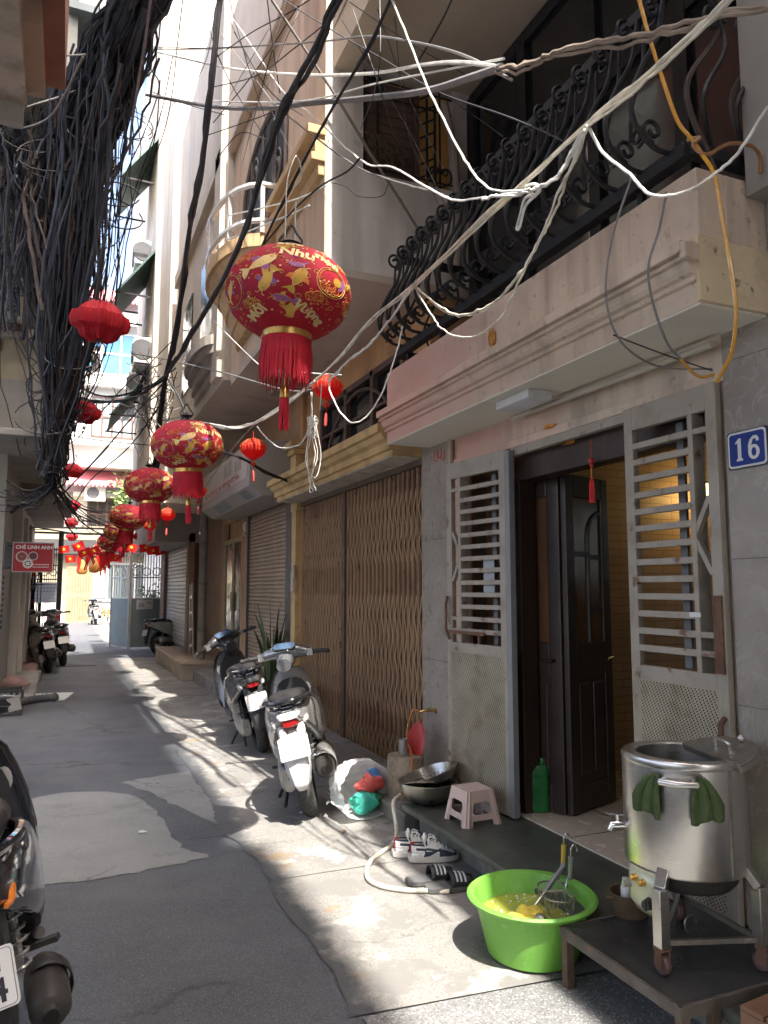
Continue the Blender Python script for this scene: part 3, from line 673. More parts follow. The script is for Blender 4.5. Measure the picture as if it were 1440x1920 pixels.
for i,(u,v,lab) in enumerate(((1030,797,'curled yellow sticker hanging from the lintel above the open doorway'),(1068,828,'curled orange sticker hanging from the dark wooden door header'))):
    c = FX(u,v,2.452 if i==0 else 2.525); m = MB()
    pts=[(.0,.0),(-.004,-.012),(-.016,-.022),(-.03,-.026)] if i==0 else [(0,.02),(-.003,-.012),(-.012,-.02),(-.03,-.022)]
    m.loft([[(p[0],-.045,p[1]),(p[0],.04,p[1]+.006),(p[0]+.002,.04,p[1]+.008),(p[0]+.002,-.045,p[1]+.002)] for p in pts]); o=m.build('sticker', M('orange_sticker',(.75,.30,.03),.4), smooth=False); o.location=c; tag(o,lab,'sticker')
# ------------------------------------------------------------------ house 14: brown lattice shutter, ochre walls, bay over the alley
h14 = thing('shutter_house', 'ochre house with a closed brown lattice shutter and a pale bay jutting over the alley', 'house', (2.5,6.7,0))
P14 = Matrix.Translation((-2.5,-6.7,0))
def b14():
    m = MB(); m.xf(P14); return m
BX = 1.66       # front of the bay
m = b14(); m.box(2.55,6,5.02,8.45,.005,2.5); m.box(2.47,6,8.24,8.45,.005,3.9); m.box(2.52,6,5.02,8.24,2.5,2.72); m.box(2.52,6,5.02,5.5,2.72,3.86); m.box(2.52,6,7.7,8.24,2.72,3.86); m.box(2.52,6,5.5,7.7,3.5,3.86); m.build('wall', plaster_o, h14, smooth=False)
m = b14(); m.box(2.56,2.6,5.5,7.7,2.72,3.5); m.build('window_glass', darkglass, h14, smooth=False)
m = b14()
for y in (5.53,6.2,6.9,7.67): m.box(2.50,2.56,y-.035,y+.035,2.74,3.5)
m.box(2.50,2.56,5.5,7.7,2.72,2.77); m.box(2.50,2.56,5.5,7.7,3.44,3.5); m.box(2.505,2.55,5.5,7.7,3.12,3.15)
m.tube([(2.51,5.6+k*.16,2.77+.62*math.sin(PI*k/12)**.6 if 0<k<12 else 2.77) for k in range(13)],.018,6)
m.build('window_frame', brownwood, h14, smooth=False, bevel=.004)
m = b14(); pr = [(2.56,2.50),(2.20,2.50),(2.20,2.54),(2.17,2.545),(2.17,2.60),(2.13,2.62),(2.11,2.66),(2.08,2.665),(2.08,2.73),(2.12,2.735),(2.56,2.735)]
m.prism(pr,'y',5.03,8.36); m.box(2.40,2.55,8.22,8.47,2.40,2.5)
m.build('canopy_moulding', mould_y, h14, smooth=False, bevel=.004)
m = b14(); m.box(2.21,2.55,5.06,8.33,2.492,2.4995); m.build('canopy_soffit', M('peeling_soffit',(.50,.45,.37),.9,0,.2,6,.3,30,stain=((.25,.19,.13),.8,7),spots=((.7,.67,.6),.7,9)), h14, smooth=False)
m = b14(); m.box(2.38,2.5,8.22,8.45,2.735,3.05); m.box(2.35,2.5,8.20,8.47,3.05,3.12); m.box(2.31,2.5,8.17,8.50,3.12,3.2); m.box(2.40,2.5,8.26,8.42,.11,2.40); m.build('pilaster', mould_y, h14, smooth=False, bevel=.005)
# folding lattice shutter
sh = thing('lattice_shutter', None, None); sh.parent = h14; sh.location = (0,0,0)
Y0, Y1, YC = 5.05, 8.22, 6.83
n_ = 34
m = b14(); ysl=[Y0+.03+(Y1-Y0-.06)*k/n_ for k in range(n_+1)]
for y in ysl:
    if abs(y-YC)<.05: continue
    m.box(2.472,2.492,y-.017,y-.005,.115,2.44); m.box(2.472,2.492,y+.005,y+.017,.115,2.44); m.box(2.484,2.492,y-.005,y+.005,.115,2.44)
    m.box(2.5,2.515,y+.03,y+.06,.115,2.44)
m.build('vertical_channel', brownmetal, sh, smooth=False)
for (z0,z1) in ((1.98,2.28),(1.72,1.98),(1.12,1.45),(.80,1.12),(.50,.80),(.14,.34)):
  for side in (-1,1):
    m = b14()
    for k in range(n_):
        if abs((ysl[k]+ysl[k+1])/2-YC)<.07 or ((ysl[k]-YC)*side<0): continue
        ya,yb = ysl[k],ysl[k+1]; zm=(z0+z1)/2
        yq=ya+.017; ye=ya+.066; 
        for (p_,q_) in (((yq,z0),(yq+.02,z0+(zm-z0)*.45)),((yq+.02,z0+(zm-z0)*.45),(ye,zm)),((yq,z1),(yq+.02,z1+(zm-z1)*.45)),((yq+.02,z1+(zm-z1)*.45),(ye,zm))): m.bar((2.474,p_[0],p_[1]),(2.474,q_[0],q_[1]),.006,.014)
    m.build('lattice', tanmetal, sh, smooth=False)
m = b14(); m.box(2.462,2.50,YC-.045,YC-.004,.113,2.45); m.box(2.462,2.50,YC+.004,YC+.045,.113,2.45); m.box(2.455,2.462,YC-.07,YC+.07,1.50,1.56); m.box(2.455,2.462,YC-.06,YC+.02,.55,.60)
for z in (.95,.99,1.12): m.ball((2.458,YC+.03,z),.012,8,6)
m.build('meeting_post', M('worn_post_steel',(.135,.085,.06),.55,.2,.2,6,stain=((.08,.05,.04),.6,4)), sh, smooth=False)
m = b14(); m.box(2.45,2.55,5.03,8.24,2.445,2.492); m.box(2.455,2.55,5.022,5.048,.11,2.445); m.build('shutter_track', M('track_steel',(.13,.10,.075),.6,.2), sh, smooth=False)
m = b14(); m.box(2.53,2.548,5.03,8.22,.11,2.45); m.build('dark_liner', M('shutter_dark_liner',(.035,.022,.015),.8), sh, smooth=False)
m = b14(); m.box(2.382,2.40,8.27,8.37,1.48,1.70); m.box(2.38,2.40,8.24,8.33,1.62,1.78); m.build('torn_notice', M('old_paper',(.45,.38,.30),.9,stain=((.3,.22,.15),.6,20)), h14, smooth=False)
# bay
m = b14(); m.box(BX,6,5.004,8.40,3.86,4.66)
m.box(BX,6,5.3,8.4,4.66,9.0); m.box(BX,1.95,5.004,5.3,4.66,5.515); m.box(2.73,3,5.004,5.3,4.66,5.515); m.box(BX,3,5.004,5.3,5.515,6.7)
m.build('bay', [plaster_w], h14, smooth=False)
m = b14(); m.box(BX-.012,BX,5.012,8.39,3.87,6.74); m.build('bay_front', plaster_terra, h14, smooth=False)
m = b14()
out = [(BX-.03,5.0),(3.0,5.0),(3.0,8.9)]+[(BX-.03+.75*(1-math.cos(a)) , 8.2+.7*math.sin(a)) for a in [k*PI/16 for k in range(8,-1,-1)]]
m.prism(out,'z',3.80,3.858); m.build('bay_soffit', M('bay_soffit_paint',(.52,.44,.37),.85,0,.08,2,.08,30,stain=((.36,.29,.24),.6,1.5)), h14, smooth=False)
m = b14(); m.box(1.58,3,5.01,8.44,6.75,8.4); m.box(1.56,1.66,5.0,8.44,6.66,6.75); m.build('second_bay', M('bay_soffit_light',(.58,.49,.41),.85,0,.08,2,.08,30,stain=((.42,.35,.29),.5,1.3)), h14, smooth=False, bevel=.02)
m = b14(); m.lathe([(.0,-.05),(.10,-.05),(.11,0)],20,(1.75,6.6,6.75)); m.build('ceiling_vent', M('vent_ring',(.3,.26,.22),.6), h14)
m = b14(); m.box(2.05,2.25,8.0,8.2,3.70,3.80); m.box(2.0,2.5,8.1,8.13,3.74,3.80)
m.build('soffit_block', M('soffit_trim',(.34,.26,.21),.85), h14, smooth=False)
# side window of the bay: orange reveal, brown shutter ajar, scrolled grille
sw = thing('bay_window', None, None); sw.parent = h14
m = b14(); m.box(1.95,2.73,5.10,5.25,4.62,5.515); m.build('orange_reveal', M('orange_reveal',(.80,.46,.15),.8,0,.1,3,stain=((.62,.33,.1),.4,3)), sw, smooth=False)
m = b14(); m.box(2.0,2.42,5.06,5.098,4.68,5.46)
for k in range(9): m.box(2.03,2.39,5.048,5.06,4.74+k*.075,4.79+k*.075)
m.box(2.40,2.44,5.03,5.098,4.68,5.46); m.build('shutter_leaf', brownwood, sw, smooth=False, bevel=.003)
m = b14()
for x in (1.97,2.08,2.62): m.tube([(x,5.03,4.66),(x,5.03,5.5)],.009,6)
for z in (4.72,5.32,5.45): m.tube([(1.95,5.03,z),(2.73,5.03,z)],.008,6)
for cx,zc,s in ((2.02,5.38,1),(2.62,4.76,1)):
    m.tube(smoothpath([(cx,5.025,zc-.08),(cx-.09,5.025,zc-.02),(cx-.085,5.025,zc+.07),(cx-.03,5.025,zc+.08),(cx,5.025,zc+.03),(cx+.03,5.025,zc+.08),(cx+.085,5.025,zc+.07),(cx+.09,5.025,zc-.02),(cx,5.025,zc-.08)],5),.008,5)
    m.tube(scroll((cx-.04,5.025,zc+.05),.035,0,1.2,1,'xz'),.006,5); m.tube(scroll((cx+.04,5.025,zc+.05),.035,PI,1.2,-1,'xz'),.006,5)
for k in range(7): m.bar((2.44+.0,5.02,4.72+k*.11),(2.56,5.02,4.80+k*.11),.012)
m.tube([(2.5,5.02,4.66),(2.5,5.02,5.4)],.012,6); m.tube([(2.57,5.02,4.66),(2.57,5.02,5.4)],.012,6)
m.build('window_grille', iron, sw)
m = b14()
for k in range(26):
    x,z = 2.12+random.gauss(0,.07),4.70+random.random()*.2
    m.tube([(x,5.03,z),(x+random.gauss(0,.05),5.0,z+.07),(x+random.gauss(0,.07),5.02,z+.13)],.004,4)
m.build('dry_twigs', M('dry_twig',(.13,.10,.07),.9), sw)
m = b14(); m.tube([(2.75,4.99,4.0),(2.74,4.96,4.5),(2.70,4.94,5.0),(2.62,4.95,5.35)],.03,8); m.build('drain_pipe', M('old_drain_pipe',(.27,.23,.2),.7), h14)
# bay front: arched grille window, sloping cornice, curved balcony
fw_ = thing('arched_window', None, None); fw_.parent = h14
ar = [(6.05,5.05),(7.75,5.05)]+[(6.9+.85*math.cos(a),5.62+.46*math.sin(a)) for a in [k*PI/12 for k in range(13)]]
m = b14(); m.prism(ar,'x',BX-.02,BX-.008); m.build('dark_opening', M('dark_interior',(.03,.026,.025),.7), fw_, smooth=False)
m = b14()
m.tube([(BX-.03,p[0],p[1]) for p in ar],.022,6,closed=True)
for y in (6.4,6.9,7.4): m.tube([(BX-.03,y,5.05),(BX-.03,y,6.0)],.012,5)
for cy,cz in ((6.55,5.75),(7.25,5.75),(6.9,5.45),(6.35,5.35),(7.45,5.35)):
    m.tube(scroll((BX-.032,cy,cz),.17,PI/2,1.3,1),.010,5); m.tube(scroll((BX-.032,cy,cz),.17,PI/2,1.3,-1),.010,5)
m.build('iron_grille', M('pale_iron_grille',(.16,.14,.13),.6,.3), fw_)
m = b14(); m.box(BX-.06,BX-.012,5.02,6.25,4.56,4.66); m.box(BX-.12,BX-.012,5.0,6.27,4.66,4.72); m.box(BX-.09,BX-.012,5.01,6.26,4.72,4.86); m.box(BX-.15,BX-.012,4.99,6.28,4.86,4.93)
m.build('cornice', M('yellow_cornice',(.56,.38,.20),.8,0,.15,4,.15,40,stain=((.34,.22,.12),.5,4)), h14, smooth=False, bevel=.006)  # yellow tone with browner stains
# curved balcony with white rails
def arcpts(rad, z, cy=7.15, n=15, hw=.85, x0=BX):
    return [(x0-rad*math.sin(PI*k/(n-1))**.7 if 0<k<n-1 else x0, cy-hw*math.cos(PI*k/(n-1)), z) for k in range(n)]
m = b14()
for (r0,r1,z0,z1) in ((.10,.16,4.10,4.2),(.18,.24,4.2,4.32),(.26,.34,4.32,4.46),(.36,.46,4.46,4.56),(.50,.50,4.56,4.68)):
    A=arcpts(r0,z0); B=arcpts(r1,z1); m.loft([A,B],cap=False,closed=False)
    m.add([tuple(p) for p in B],[tuple(range(len(B)))]); m.add([tuple(p) for p in A],[tuple(range(len(A)-1,-1,-1))])
m.build('curved_balcony', M('ribbed_ochre',(.52,.34,.18),.8,0,.2,5,.3,25,stain=((.3,.18,.1),.6,4)), h14, smooth=False)
m = b14()
for z in (4.80,5.14): m.tube(arcpts(.48,z),.028,6)
for k in (1,4,7,10,13): 
    p = arcpts(.48,4.68)[k]; m.bar(p,(p[0],p[1],5.16),.035)
m.build('white_rail', white_p, h14)

# ------------------------------------------------------------------ next house: grey box sign canopy, roller shutter, green door
h12 = thing('narrow_house', 'tan house with grey box canopy, beige roller shutter and green glazed door', 'house', (2.5,10.6,0))
P12 = Matrix.Translation((-2.5,-10.6,0))
def b12():
    m = MB(); m.xf(P12); return m
m = b12(); m.box(2.58,7,8.455,12.9,.005,3.9); m.box(2.50,2.58,8.455,8.93,.005,3.9); m.box(2.50,2.58,11.20,11.55,.12,2.62); m.box(2.50,2.58,8.93,13.2,2.62,3.9); m.box(2.5,2.58,13.0,13.2,.005,2.62)
m.box(2.44,2.5,8.5,8.72,.1,2.6)
m.build('wall', M('tan_plaster',(.42,.27,.17),.85,0,.15,2.5,.1,40,stain=((.25,.16,.10),.5,2)), h12, smooth=False)
m = b12(); m.box(2.42,2.44,8.49,8.74,.1,2.6); m.build('dark_pier', M('dark_grey_pier',(.09,.085,.085),.6), h12, smooth=False)
rs = [(.0,0)]
def roller(m, x, y0, y1, z0, z1, step=.055):
    n = int((z1-z0)/step); pr=[]
    for k in range(n):
        z=z0+k*step; pr += [(x+.012,z),(x-.004,z+step*.15),(x-.008,z+step*.5),(x-.004,z+step*.85)]
    pr += [(x+.012,z1),(x+.03,z1),(x+.03,z0)]
    m.prism(pr,'y',y0,y1)
m = b12(); roller(m,2.54,8.95,11.19,.13,2.6); m.build('roller_shutter', M('beige_roller',(.34,.265,.20),.5,.1,.08,2), h12, smooth=False)
m = b12(); m.box(2.50,2.56,8.93,8.96,.12,2.6); m.build('shutter_guide', M('dark_guide',(.08,.075,.075),.5,.2), h12, smooth=False); m = b12(); m.box(2.50,2.56,11.17,11.2,.12,2.6); m.build('shutter_guide', M('dark_guide',(.08,.075,.075),.5,.2), h12, smooth=False)
gd = thing('glazed_door', None, None); gd.parent = h12
m = b12(); m.box(2.53,2.55,11.6,12.95,.14,2.28); m.build('green_glass', M('green_door_glass',(.045,.06,.05),.15,0,.1,2,spec=.6), gd, smooth=False)
m = b12()
for y in (11.58,12.27,12.97): m.box(2.505,2.555,y-.03,y+.03,.13,2.32)
m.box(2.505,2.555,11.55,13.0,2.26,2.33); m.box(2.49,2.51,12.22,12.34,1.15,1.45); m.build('door_frame', M('cream_frame',(.42,.32,.20),.5), gd, smooth=False)
cp = [(2.50,2.59),(2.06,2.585),(1.90,2.70),(1.90,3.22),(2.50,3.26)]
m = b12(); m.prism(cp,'y',8.47,11.7); m.build('canopy_box', M('grey_canopy',(.33,.30,.28),.6,0,.1,2,.05,30,stain=((.22,.19,.17),.5,2)), h12, smooth=False, bevel=.006)
m = b12(); m.box(1.893,1.90,8.55,11.65,2.80,3.20); m.build('sign_board', M('pale_sign_board',(.42,.36,.34),.5,0,.15,1.5,stain=((.40,.23,.20),.6,1.2)), h12, smooth=False)
m = b12()
def incl(y0,y1,s0,s1):    # panels on the sloping lower face of the canopy
    a=Vector((2.06,0,2.585)); c=Vector((1.90,0,2.70)); nrm=Vector((-.58,0,-.81))*.004
    p=a.lerp(c,s0)+nrm; q=a.lerp(c,s1)+nrm
    m.quad((p.x,y0,p.z),(q.x,y0,q.z),(q.x,y1,q.z),(p.x,y1,p.z))
for (y0,y1) in ((8.75,9.15),(10.0,10.45),(10.5,10.95)): incl(y0,y1,.15,.85)
m.build('vent_panel', M('dark_vent_panel',(.10,.12,.12),.4), h12, smooth=False)
m = b12()
m.box(1.889,1.893,9.5,9.95,2.98,3.14); m.box(1.889,1.893,8.9,9.25,2.95,3.08); m.build('photo_panel', M('faded_photo_panel',(.25,.235,.23),.5,0,.3,9), h12, smooth=False)
m = b12(); 
for k in range(9):
    y=9.0+k*.27; m.tube([(1.888,y,2.86+.05*math.sin(k*2.3)),(1.888,y+.09,2.90),(1.888,y+.13,2.85),(1.888,y+.2,2.89)],.012,4)
m.build('faded_lettering', M('faded_pink_letter',(.50,.27,.24),.6), h12)
m = b12(); m.tube(scroll((2.497,11.38,2.42),.09,0,1,1),.014,4); m.tube([(2.497,11.5,2.5),(2.497,11.3,2.52),(2.497,11.46,2.33),(2.497,11.28,2.31)],.014,4); m.build('painted_marks', M('white_scribble',(.62,.56,.5),.7), h12)
m = b12(); m.box(1.58,7,8.46,12.9,3.9,9.4); m.box(1.50,7,8.6,12.7,6.6,6.8); m.box(1.50,1.58,8.52,8.9,3.95,9.3)
m.build('upper_floors', M('grey_plaster',(.56,.50,.43),.85,0,.1,1.5,.1,30,streak=((.33,.28,.24),.5,3)), h12, smooth=False)
m = b12(); 

for (z0,z1,r0) in ((4.05,4.16,.10),(4.16,4.30,.20),(4.30,4.40,.32),(4.40,4.52,.42)):
    m = b12(); m.prism([(1.579-(r0*.6*math.sin(PI*k/12)**.6 if 0<k<12 else 0), 9.6-.9*math.cos(PI*k/12)) for k in range(13)],'z',z0,z1)
    m.build('curved_ledge', M('grey_ledge',(.38,.34,.30),.85,0,.15,3,.2,30,stain=((.2,.18,.16),.6,4)), h12, smooth=False)
m = b12(); m.box(1.565,1.58,9.3,10.2,4.75,5.9); m.build('upper_window', darkglass, h12, smooth=False)
m = b12(); m.box(1.565,1.58,11,11.9,4.5,5.9); m.build('upper_window', darkglass, h12, smooth=False)
b = MB(); b.box(1.98,2.6,8.51,12.68,.004,.20); tag(b.build('doorstep', M('cement_step',(.22,.21,.20),.85,0,.2,4,.35,60,stain=((.1,.095,.085),.7,5)), smooth=False, bevel=.012),'grey cement step in front of the beige roller shutter','step')
b = MB(); b.box(1.80,2.9,12.72,16.6,.004,.26); b.box(1.78,2.9,12.70,16.6,.26,.30)
tag(b.build('doorstep', M('tan_step_block',(.36,.29,.225),.8,0,.2,3,.3,50,stain=((.2,.15,.11),.6,4)), smooth=False, bevel=.015),'raised tan block step before the white roller shutter','step')

# third house beyond: white roller shutter seen edge-on, dark gap with ladder
h10 = thing('far_shutter_house', 'pale house with a white roller shutter above a raised tan step', 'house', (2.3,17,0))
P10 = Matrix.Translation((-2.3,-17,0))
def b10():
    m = MB(); m.xf(P10); return m
m = b10(); roller(m,2.28,15.3,18.9,.31,2.40,.085); m.build('roller_shutter', M('white_roller',(.50,.49,.47),.45,.1,.08,2), h10, smooth=False)
m = b10(); m.box(2.32,7,15.2,19.6,.005,2.6); m.box(2.2,2.32,15.0,15.3,.005,2.6); m.box(2.2,2.32,18.9,19.6,.005,2.6); m.box(2.5,7,13.2,15.2,.005,2.9); 
m.build('wall', M('brown_pilaster',(.30,.21,.15),.8,0,.15,2,.1,40), h10, smooth=False)
m = b10(); m.box(1.55,2.4,15.0,19.6,2.42,3.0); m.build('canopy_box', M('grey_canopy_far',(.30,.28,.27),.6,0,.1,2), h10, smooth=False, bevel=.01)
m = b10(); m.box(1.46,7,12.92,14.6,2.95,10.6); m.box(1.36,7,14.62,17.4,3.0,15.2); m.box(1.46,7,17.42,20.0,3.0,12.5); m.build('upper_floors', M('cream_plaster',(.60,.54,.46),.85,0,.1,1.5,.1,30,streak=((.36,.31,.26),.5,3)), h10, smooth=False)
for (y0,z0) in ((14.7,7.2),(14.8,9.6),(15.2,4.9)):
    aw = thing('window_awning', None, None); aw.parent = h10
    m = b10(); m.prism([(1.36,z0+.9),(.70,z0),(.68,z0+.03),(1.36,z0+.96)],'y',y0,y0+1.9); m.build('awning_sheet', M('dark_green_sheet',(.055,.10,.09),.5,.2,.2,6), aw, smooth=False)
    
    for yy in (y0+.1,y0+1.8): m = b10(); m.bar((1.3,yy,z0),(.64,yy,z0+.01),.03); m.build('stay', iron, aw)
for i,(y0,z0) in enumerate(((14.9,5.9),(15.6,8.2),(17.8,6.0))):
    ac = thing('air_conditioner', ['white air conditioner box high on the wall just below a dark green awning','white air conditioner box higher up between two green awnings','white air conditioner box on the wall past the last green awning'][i], 'air conditioner', (1.2 if i<2 else 1.3,y0+.4,z0), group='air conditioners on the right facades')
    m = MB(); m.box(-.16,.16,-.38,.38,0,.52); m.build('casing', white_p, ac, smooth=False, bevel=.015)
    m = MB(); m.lathe([(.0,-.008),(.2,-.008),(.21,.0)],24,(-.165,0,.27),'x'); 
    for k in range(6): m.tube([(-.175,.2*math.cos(a),.27+.2*math.sin(a)) for a in (k*PI/6,k*PI/6+PI)],.004,4)
    m.xf(Matrix.Rotation(R(90),4,'Z')); m.lathe([(.0,-.008),(.2,-.008),(.21,.0)],24,(-.385+.0,0,.27),'x'); m.build('fan_grille', M('fan_dark',(.08,.08,.085),.5), ac)
    m = MB(); m.box(-.05,.2,-.36,-.32,-.05,0); m.box(-.05,.2,.32,.36,-.05,0); m.build('bracket', iron, ac, smooth=False)
# steel awning roof boxes under the canopies
b = MB(); b.prism([(2.3,3.9),(1.35,3.35),(1.33,3.42),(2.3,4.0)],'y',13.0,14.5)
tag(b.build('sheet_awning', M('grey_corrugated',(.16,.17,.17),.6,.3,.2,4), smooth=False), 'dark grey sheet metal awning low over the white roller shutter', 'awning')
# pipe on the right with brackets, ladder in the gap
pp = thing('drain_pipe', 'tall grey drain pipe standing beside the green glazed door', 'pipe', (2.2,13.3,.0))
m = MB(); m.tube([(0,0,.3),(0,0,2.7),(-.03,-.1,2.9),(-.25,-.9,3.25)],.07,12); m.build('pipe_run', M('grey_pipe',(.21,.19,.175),.6,0,.2,5,stain=((.12,.1,.09),.5,6)), pp)
m = MB()
for z in (.8,1.6,2.3):
    m=MB(); m.lathe([(.078,-.03),(.078,.03)],12,(0,0,z)); m.build('pipe_collar', M('pipe_collar_grey',(.15,.14,.13),.6), pp)
ld = thing('step_ladder', 'folded aluminium ladder leaning in the dark gap beyond the pipe', 'ladder', (2.18,14.0,.30), (R(-8),0,0))
m = MB(); m.bar((0,0,0),(0,.12,1.35),.03,.05); m.bar((0,.45,0),(0,.33,1.35),.03,.05); m.build('side_rail', alu, ld)
m = MB()
for k in range(4): m.bar((0,.03+k*.03,.2+k*.3),(0,.42-k*.03,.2+k*.3),.03,.05)
m.build('rung', alu, ld)

# ------------------------------------------------------------------ gate across the alley
gt = thing('alley_gate', 'open blue grey steel gate leaves with white bars at the end of the alley', 'gate', (1.5,20.4,0))
PG = Matrix.Translation((-1.5,-20.4,0))
bluegrey = M('blue_grey_sheet',(.19,.235,.24),.55,.1,.15,2,.05,30,stain=((.11,.13,.13),.6,2))
whitebar = M('pale_grey_bar',(.55,.56,.55),.45,.1)
def gleaf(p, q, zs, zt, post, bars, rings):
    p,q = Vector(p),Vector(q); m=MB(); m.xf(PG); m.bar((p.x,p.y,zs/2+.03),(q.x,q.y,zs/2+.03),.03,zs-.04); m.build('sheet_panel', bluegrey, gt, smooth=False)
    m=MB(); m.xf(PG)
    for k in range(bars+1):
        c=p.lerp(q,k/bars); m.bar((c.x,c.y,zs),(c.x,c.y,zt+(.18 if 0<k<bars else 0)),.022)
    for z in (zs+.02,zs+.55,zt-.25): m.bar((p.x,p.y,z),(q.x,q.y,z),.03)
    for k in range(rings):
        c=p.lerp(q,(k+.5)/rings); d=(q-p).normalized()
        m.tube([(c.x+d.x*.1*math.cos(a),c.y+d.y*.1*math.cos(a),zs+.70+.1*math.sin(a)) for a in [j*2*PI/16 for j in range(16)]],.014,5,closed=True)
    m.build('bars', whitebar, gt)
    m=MB(); m.xf(PG)
    for c in (p,q): m.bar((c.x,c.y,.0),(c.x,c.y,zt+.1),post)
    m.build('post', whitebar, gt)
gleaf((1.13,21.2,0),(1.50,20.15,0),1.25,2.75,.05,7,2); gleaf((1.52,20.1,0),(2.25,19.85,0),1.25,2.75,.06,11,3); gleaf((2.3,19.8,0),(3.2,19.9,0),1.25,2.75,.05,10,2)
m=MB(); m.xf(PG); m.box(1.66,2.05,19.86,19.885,1.0,1.24); m.build('notice_board', plate_w, gt, smooth=False)
m=MB(); m.xf(PG); m.box(1.70,1.85,19.852,19.86,1.05,1.16); m.box(1.92,2.02,19.852,19.86,1.14,1.18); m.build('notice_marks', M('notice_grey',(.35,.38,.42),.6), gt, smooth=False)
g2 = thing('iron_fence_gate', 'black iron gate of tall bars with dark square posts and rings', 'gate', (-.6,20.6,0))
PG = Matrix.Translation((.6,-20.6,0))
m=MB(); m.xf(PG); m.box(-.21,-.09,20.55,20.67,.0,2.9); m.box(-.62,-.56,20.56,20.64,0,2.6); m.box(-1.12,-1.02,20.55,20.65,0,2.9); m.box(-.25,-.05,20.5,20.72,.0,.28); m.build('post', iron, g2, smooth=False)
m=MB(); m.xf(PG)
for k in range(18): x=-1.0+k*.05; m.bar((x,20.6,.25),(x,20.6,2.55),.018)
for z in (.25,.95,1.75,2.1,2.5): m.bar((-1.03,20.6,z),(-.2,20.6,z),.03)
for k in range(4): m.tube([(-.9+k*.2+.08*math.cos(a),20.59,1.92+.08*math.sin(a)) for a in [j*2*PI/14 for j in range(14)]],.012,5,closed=True)
m.build('bars', iron, g2)
# overhead truss of the gate
b=MB()
for z in (2.92,3.06): b.bar((-1.1,20.6,z),(3.3,20.6,z),.05)
for k in range(22): b.bar((-1.05+k*.2,20.6,3.06),(-1.05+k*.2,20.6,3.34),.014)
for z in (3.24,): b.bar((-1.1,20.6,z),(3.3,20.6,z),.02)
tag(b.build('gate_header_truss', iron, smooth=False),'black iron spiked beam spanning the alley above the gates','gate beam')
po = thing('striped_barrier_pole', 'red and white striped pole standing in front of the black iron gate', 'pole', (-.72,19.6,0))
for k in range(5):
    m=MB(); m.lathe([(.055,.45*k),(.055,.45*k+.449)],14,cap=True); m.build('band', M('barrier_red',(.55,.02,.03),.5) if k%2==0 else M('barrier_white',(.75,.74,.72),.5), po)
nb = thing('notice_board', 'pale blue notice board with lines of print on the black iron gate', 'notice board', (-.47,20.52,1.42))
m=MB(); m.box(-.30,.27,-.012,.012,-.25,.25); m.build('board', M('pale_blue_board',(.66,.74,.84),.5), nb, smooth=False)
m=MB(); random.seed(3)
for r_ in range(5):
    z=.2-.085*r_
    for k in range(7):
        if r_ in (0,1,2) or (k in (0,1,2,6) ): m.box(-.27+k*.075,-.27+k*.075+(.06 if r_==0 else .035),-.015,-.012,z-.008,z+.008)
m.build('printed_lines', M('print_blue',(.08,.10,.22),.6), nb, smooth=False)
for i,(x,z,lab) in enumerate(((-.26,.62,'red and yellow poster at the foot of the black gate post'),(-.88,.62,'red poster behind the striped pole'))):
    ps = thing('poster', lab, 'poster', (x,20.5,z))
    m=MB(); m.box(-.15,.13,-.008,.008,-.27,.27); m.build('sheet', M('poster_red',(.55,.03,.02),.5), ps, smooth=False)
    m=MB(); m.box(-.1,.08,-.011,-.008,-.05,.0); m.box(-.09,.06,-.011,-.008,.06,.13); m.box(-.07,.05,-.011,-.008,-.18,-.14); m.build('print', M('poster_yellow',(.8,.5,.06),.5), ps, smooth=False)
# plants behind the right gate
def leafy(name, lab, cat, c, spread, n, ls, mats, seed, stems=6, hgt=.6, group=None, pot=None):
    random.seed(seed); t = thing(name, lab, cat, c, group=group)
    if pot:
        m=MB(); m.lathe([(pot*.7,0),(pot,.25),(pot*1.06,.25),(pot*1.06,.28),(pot*.9,.28),(pot*.85,.2),(.0,.2)],16,(0,0,0)); m.build('pot', M('clay_pot',(.30,.13,.07),.8), t)
    m=MB()
    for k in range(stems):
        a=random.random()*6.28; r=spread[0]*random.random(); m.tube(smoothpath([(0,0,.1),(r*.5*math.cos(a),r*.5*math.sin(a),hgt*.5),(r*math.cos(a),r*math.sin(a),hgt+spread[2]*.3)],4),.008,4)
    m.build('stem', M('stem_brown',(.10,.08,.05),.9), t)
    m=MB()
    for k in range(n):
        a=random.random()*6.28; r=random.random()**.6; 
        p=Vector((spread[0]*r*math.cos(a),spread[1]*r*math.sin(a),hgt+random.gauss(0,spread[2]*.45)))
        d=Vector((random.gauss(0,1),random.gauss(0,1),random.gauss(0,.6))).normalized(); u=d.orthogonal().normalized(); l=ls*random.uniform(.6,1.3)
        m.mat(random.randrange(len(mats))); q=p+d*l
        m.add([p,p+d*l*.5+u*l*.25,q,p+d*l*.5-u*l*.25],[(0,1,2,3)])
    m.build('foliage', mats, t, smooth=False); return t
lf = [M('leaf_green',(.05,.10,.03),.5,0,.3,9), M('leaf_light',(.10,.16,.05),.5,0,.3,9), M('leaf_dark',(.03,.06,.025),.5,0,.3,9)]
leafy('potted_shrub','bushy green shrub in a clay pot behind the pale gate bars','plant',(2.35,20.7,0),(.55,.4,.5),420,.14,lf,11,pot=.22,hgt=1.2)
leafy('potted_shrub','paler leggy shrub half hidden behind the gate beside the white shutter','plant',(3.0,21.2,0),(.6,.4,.6),380,.14,lf[:2],12,pot=.22,hgt=1.5)
leafy('courtyard_bush','small sunlit bush with orange flowers against the white end wall','plant',(1.75,35.2,0),(.55,.3,.35),260,.13,[lf[1],M('orange_flower',(.65,.28,.05),.6)],13,hgt=.5)

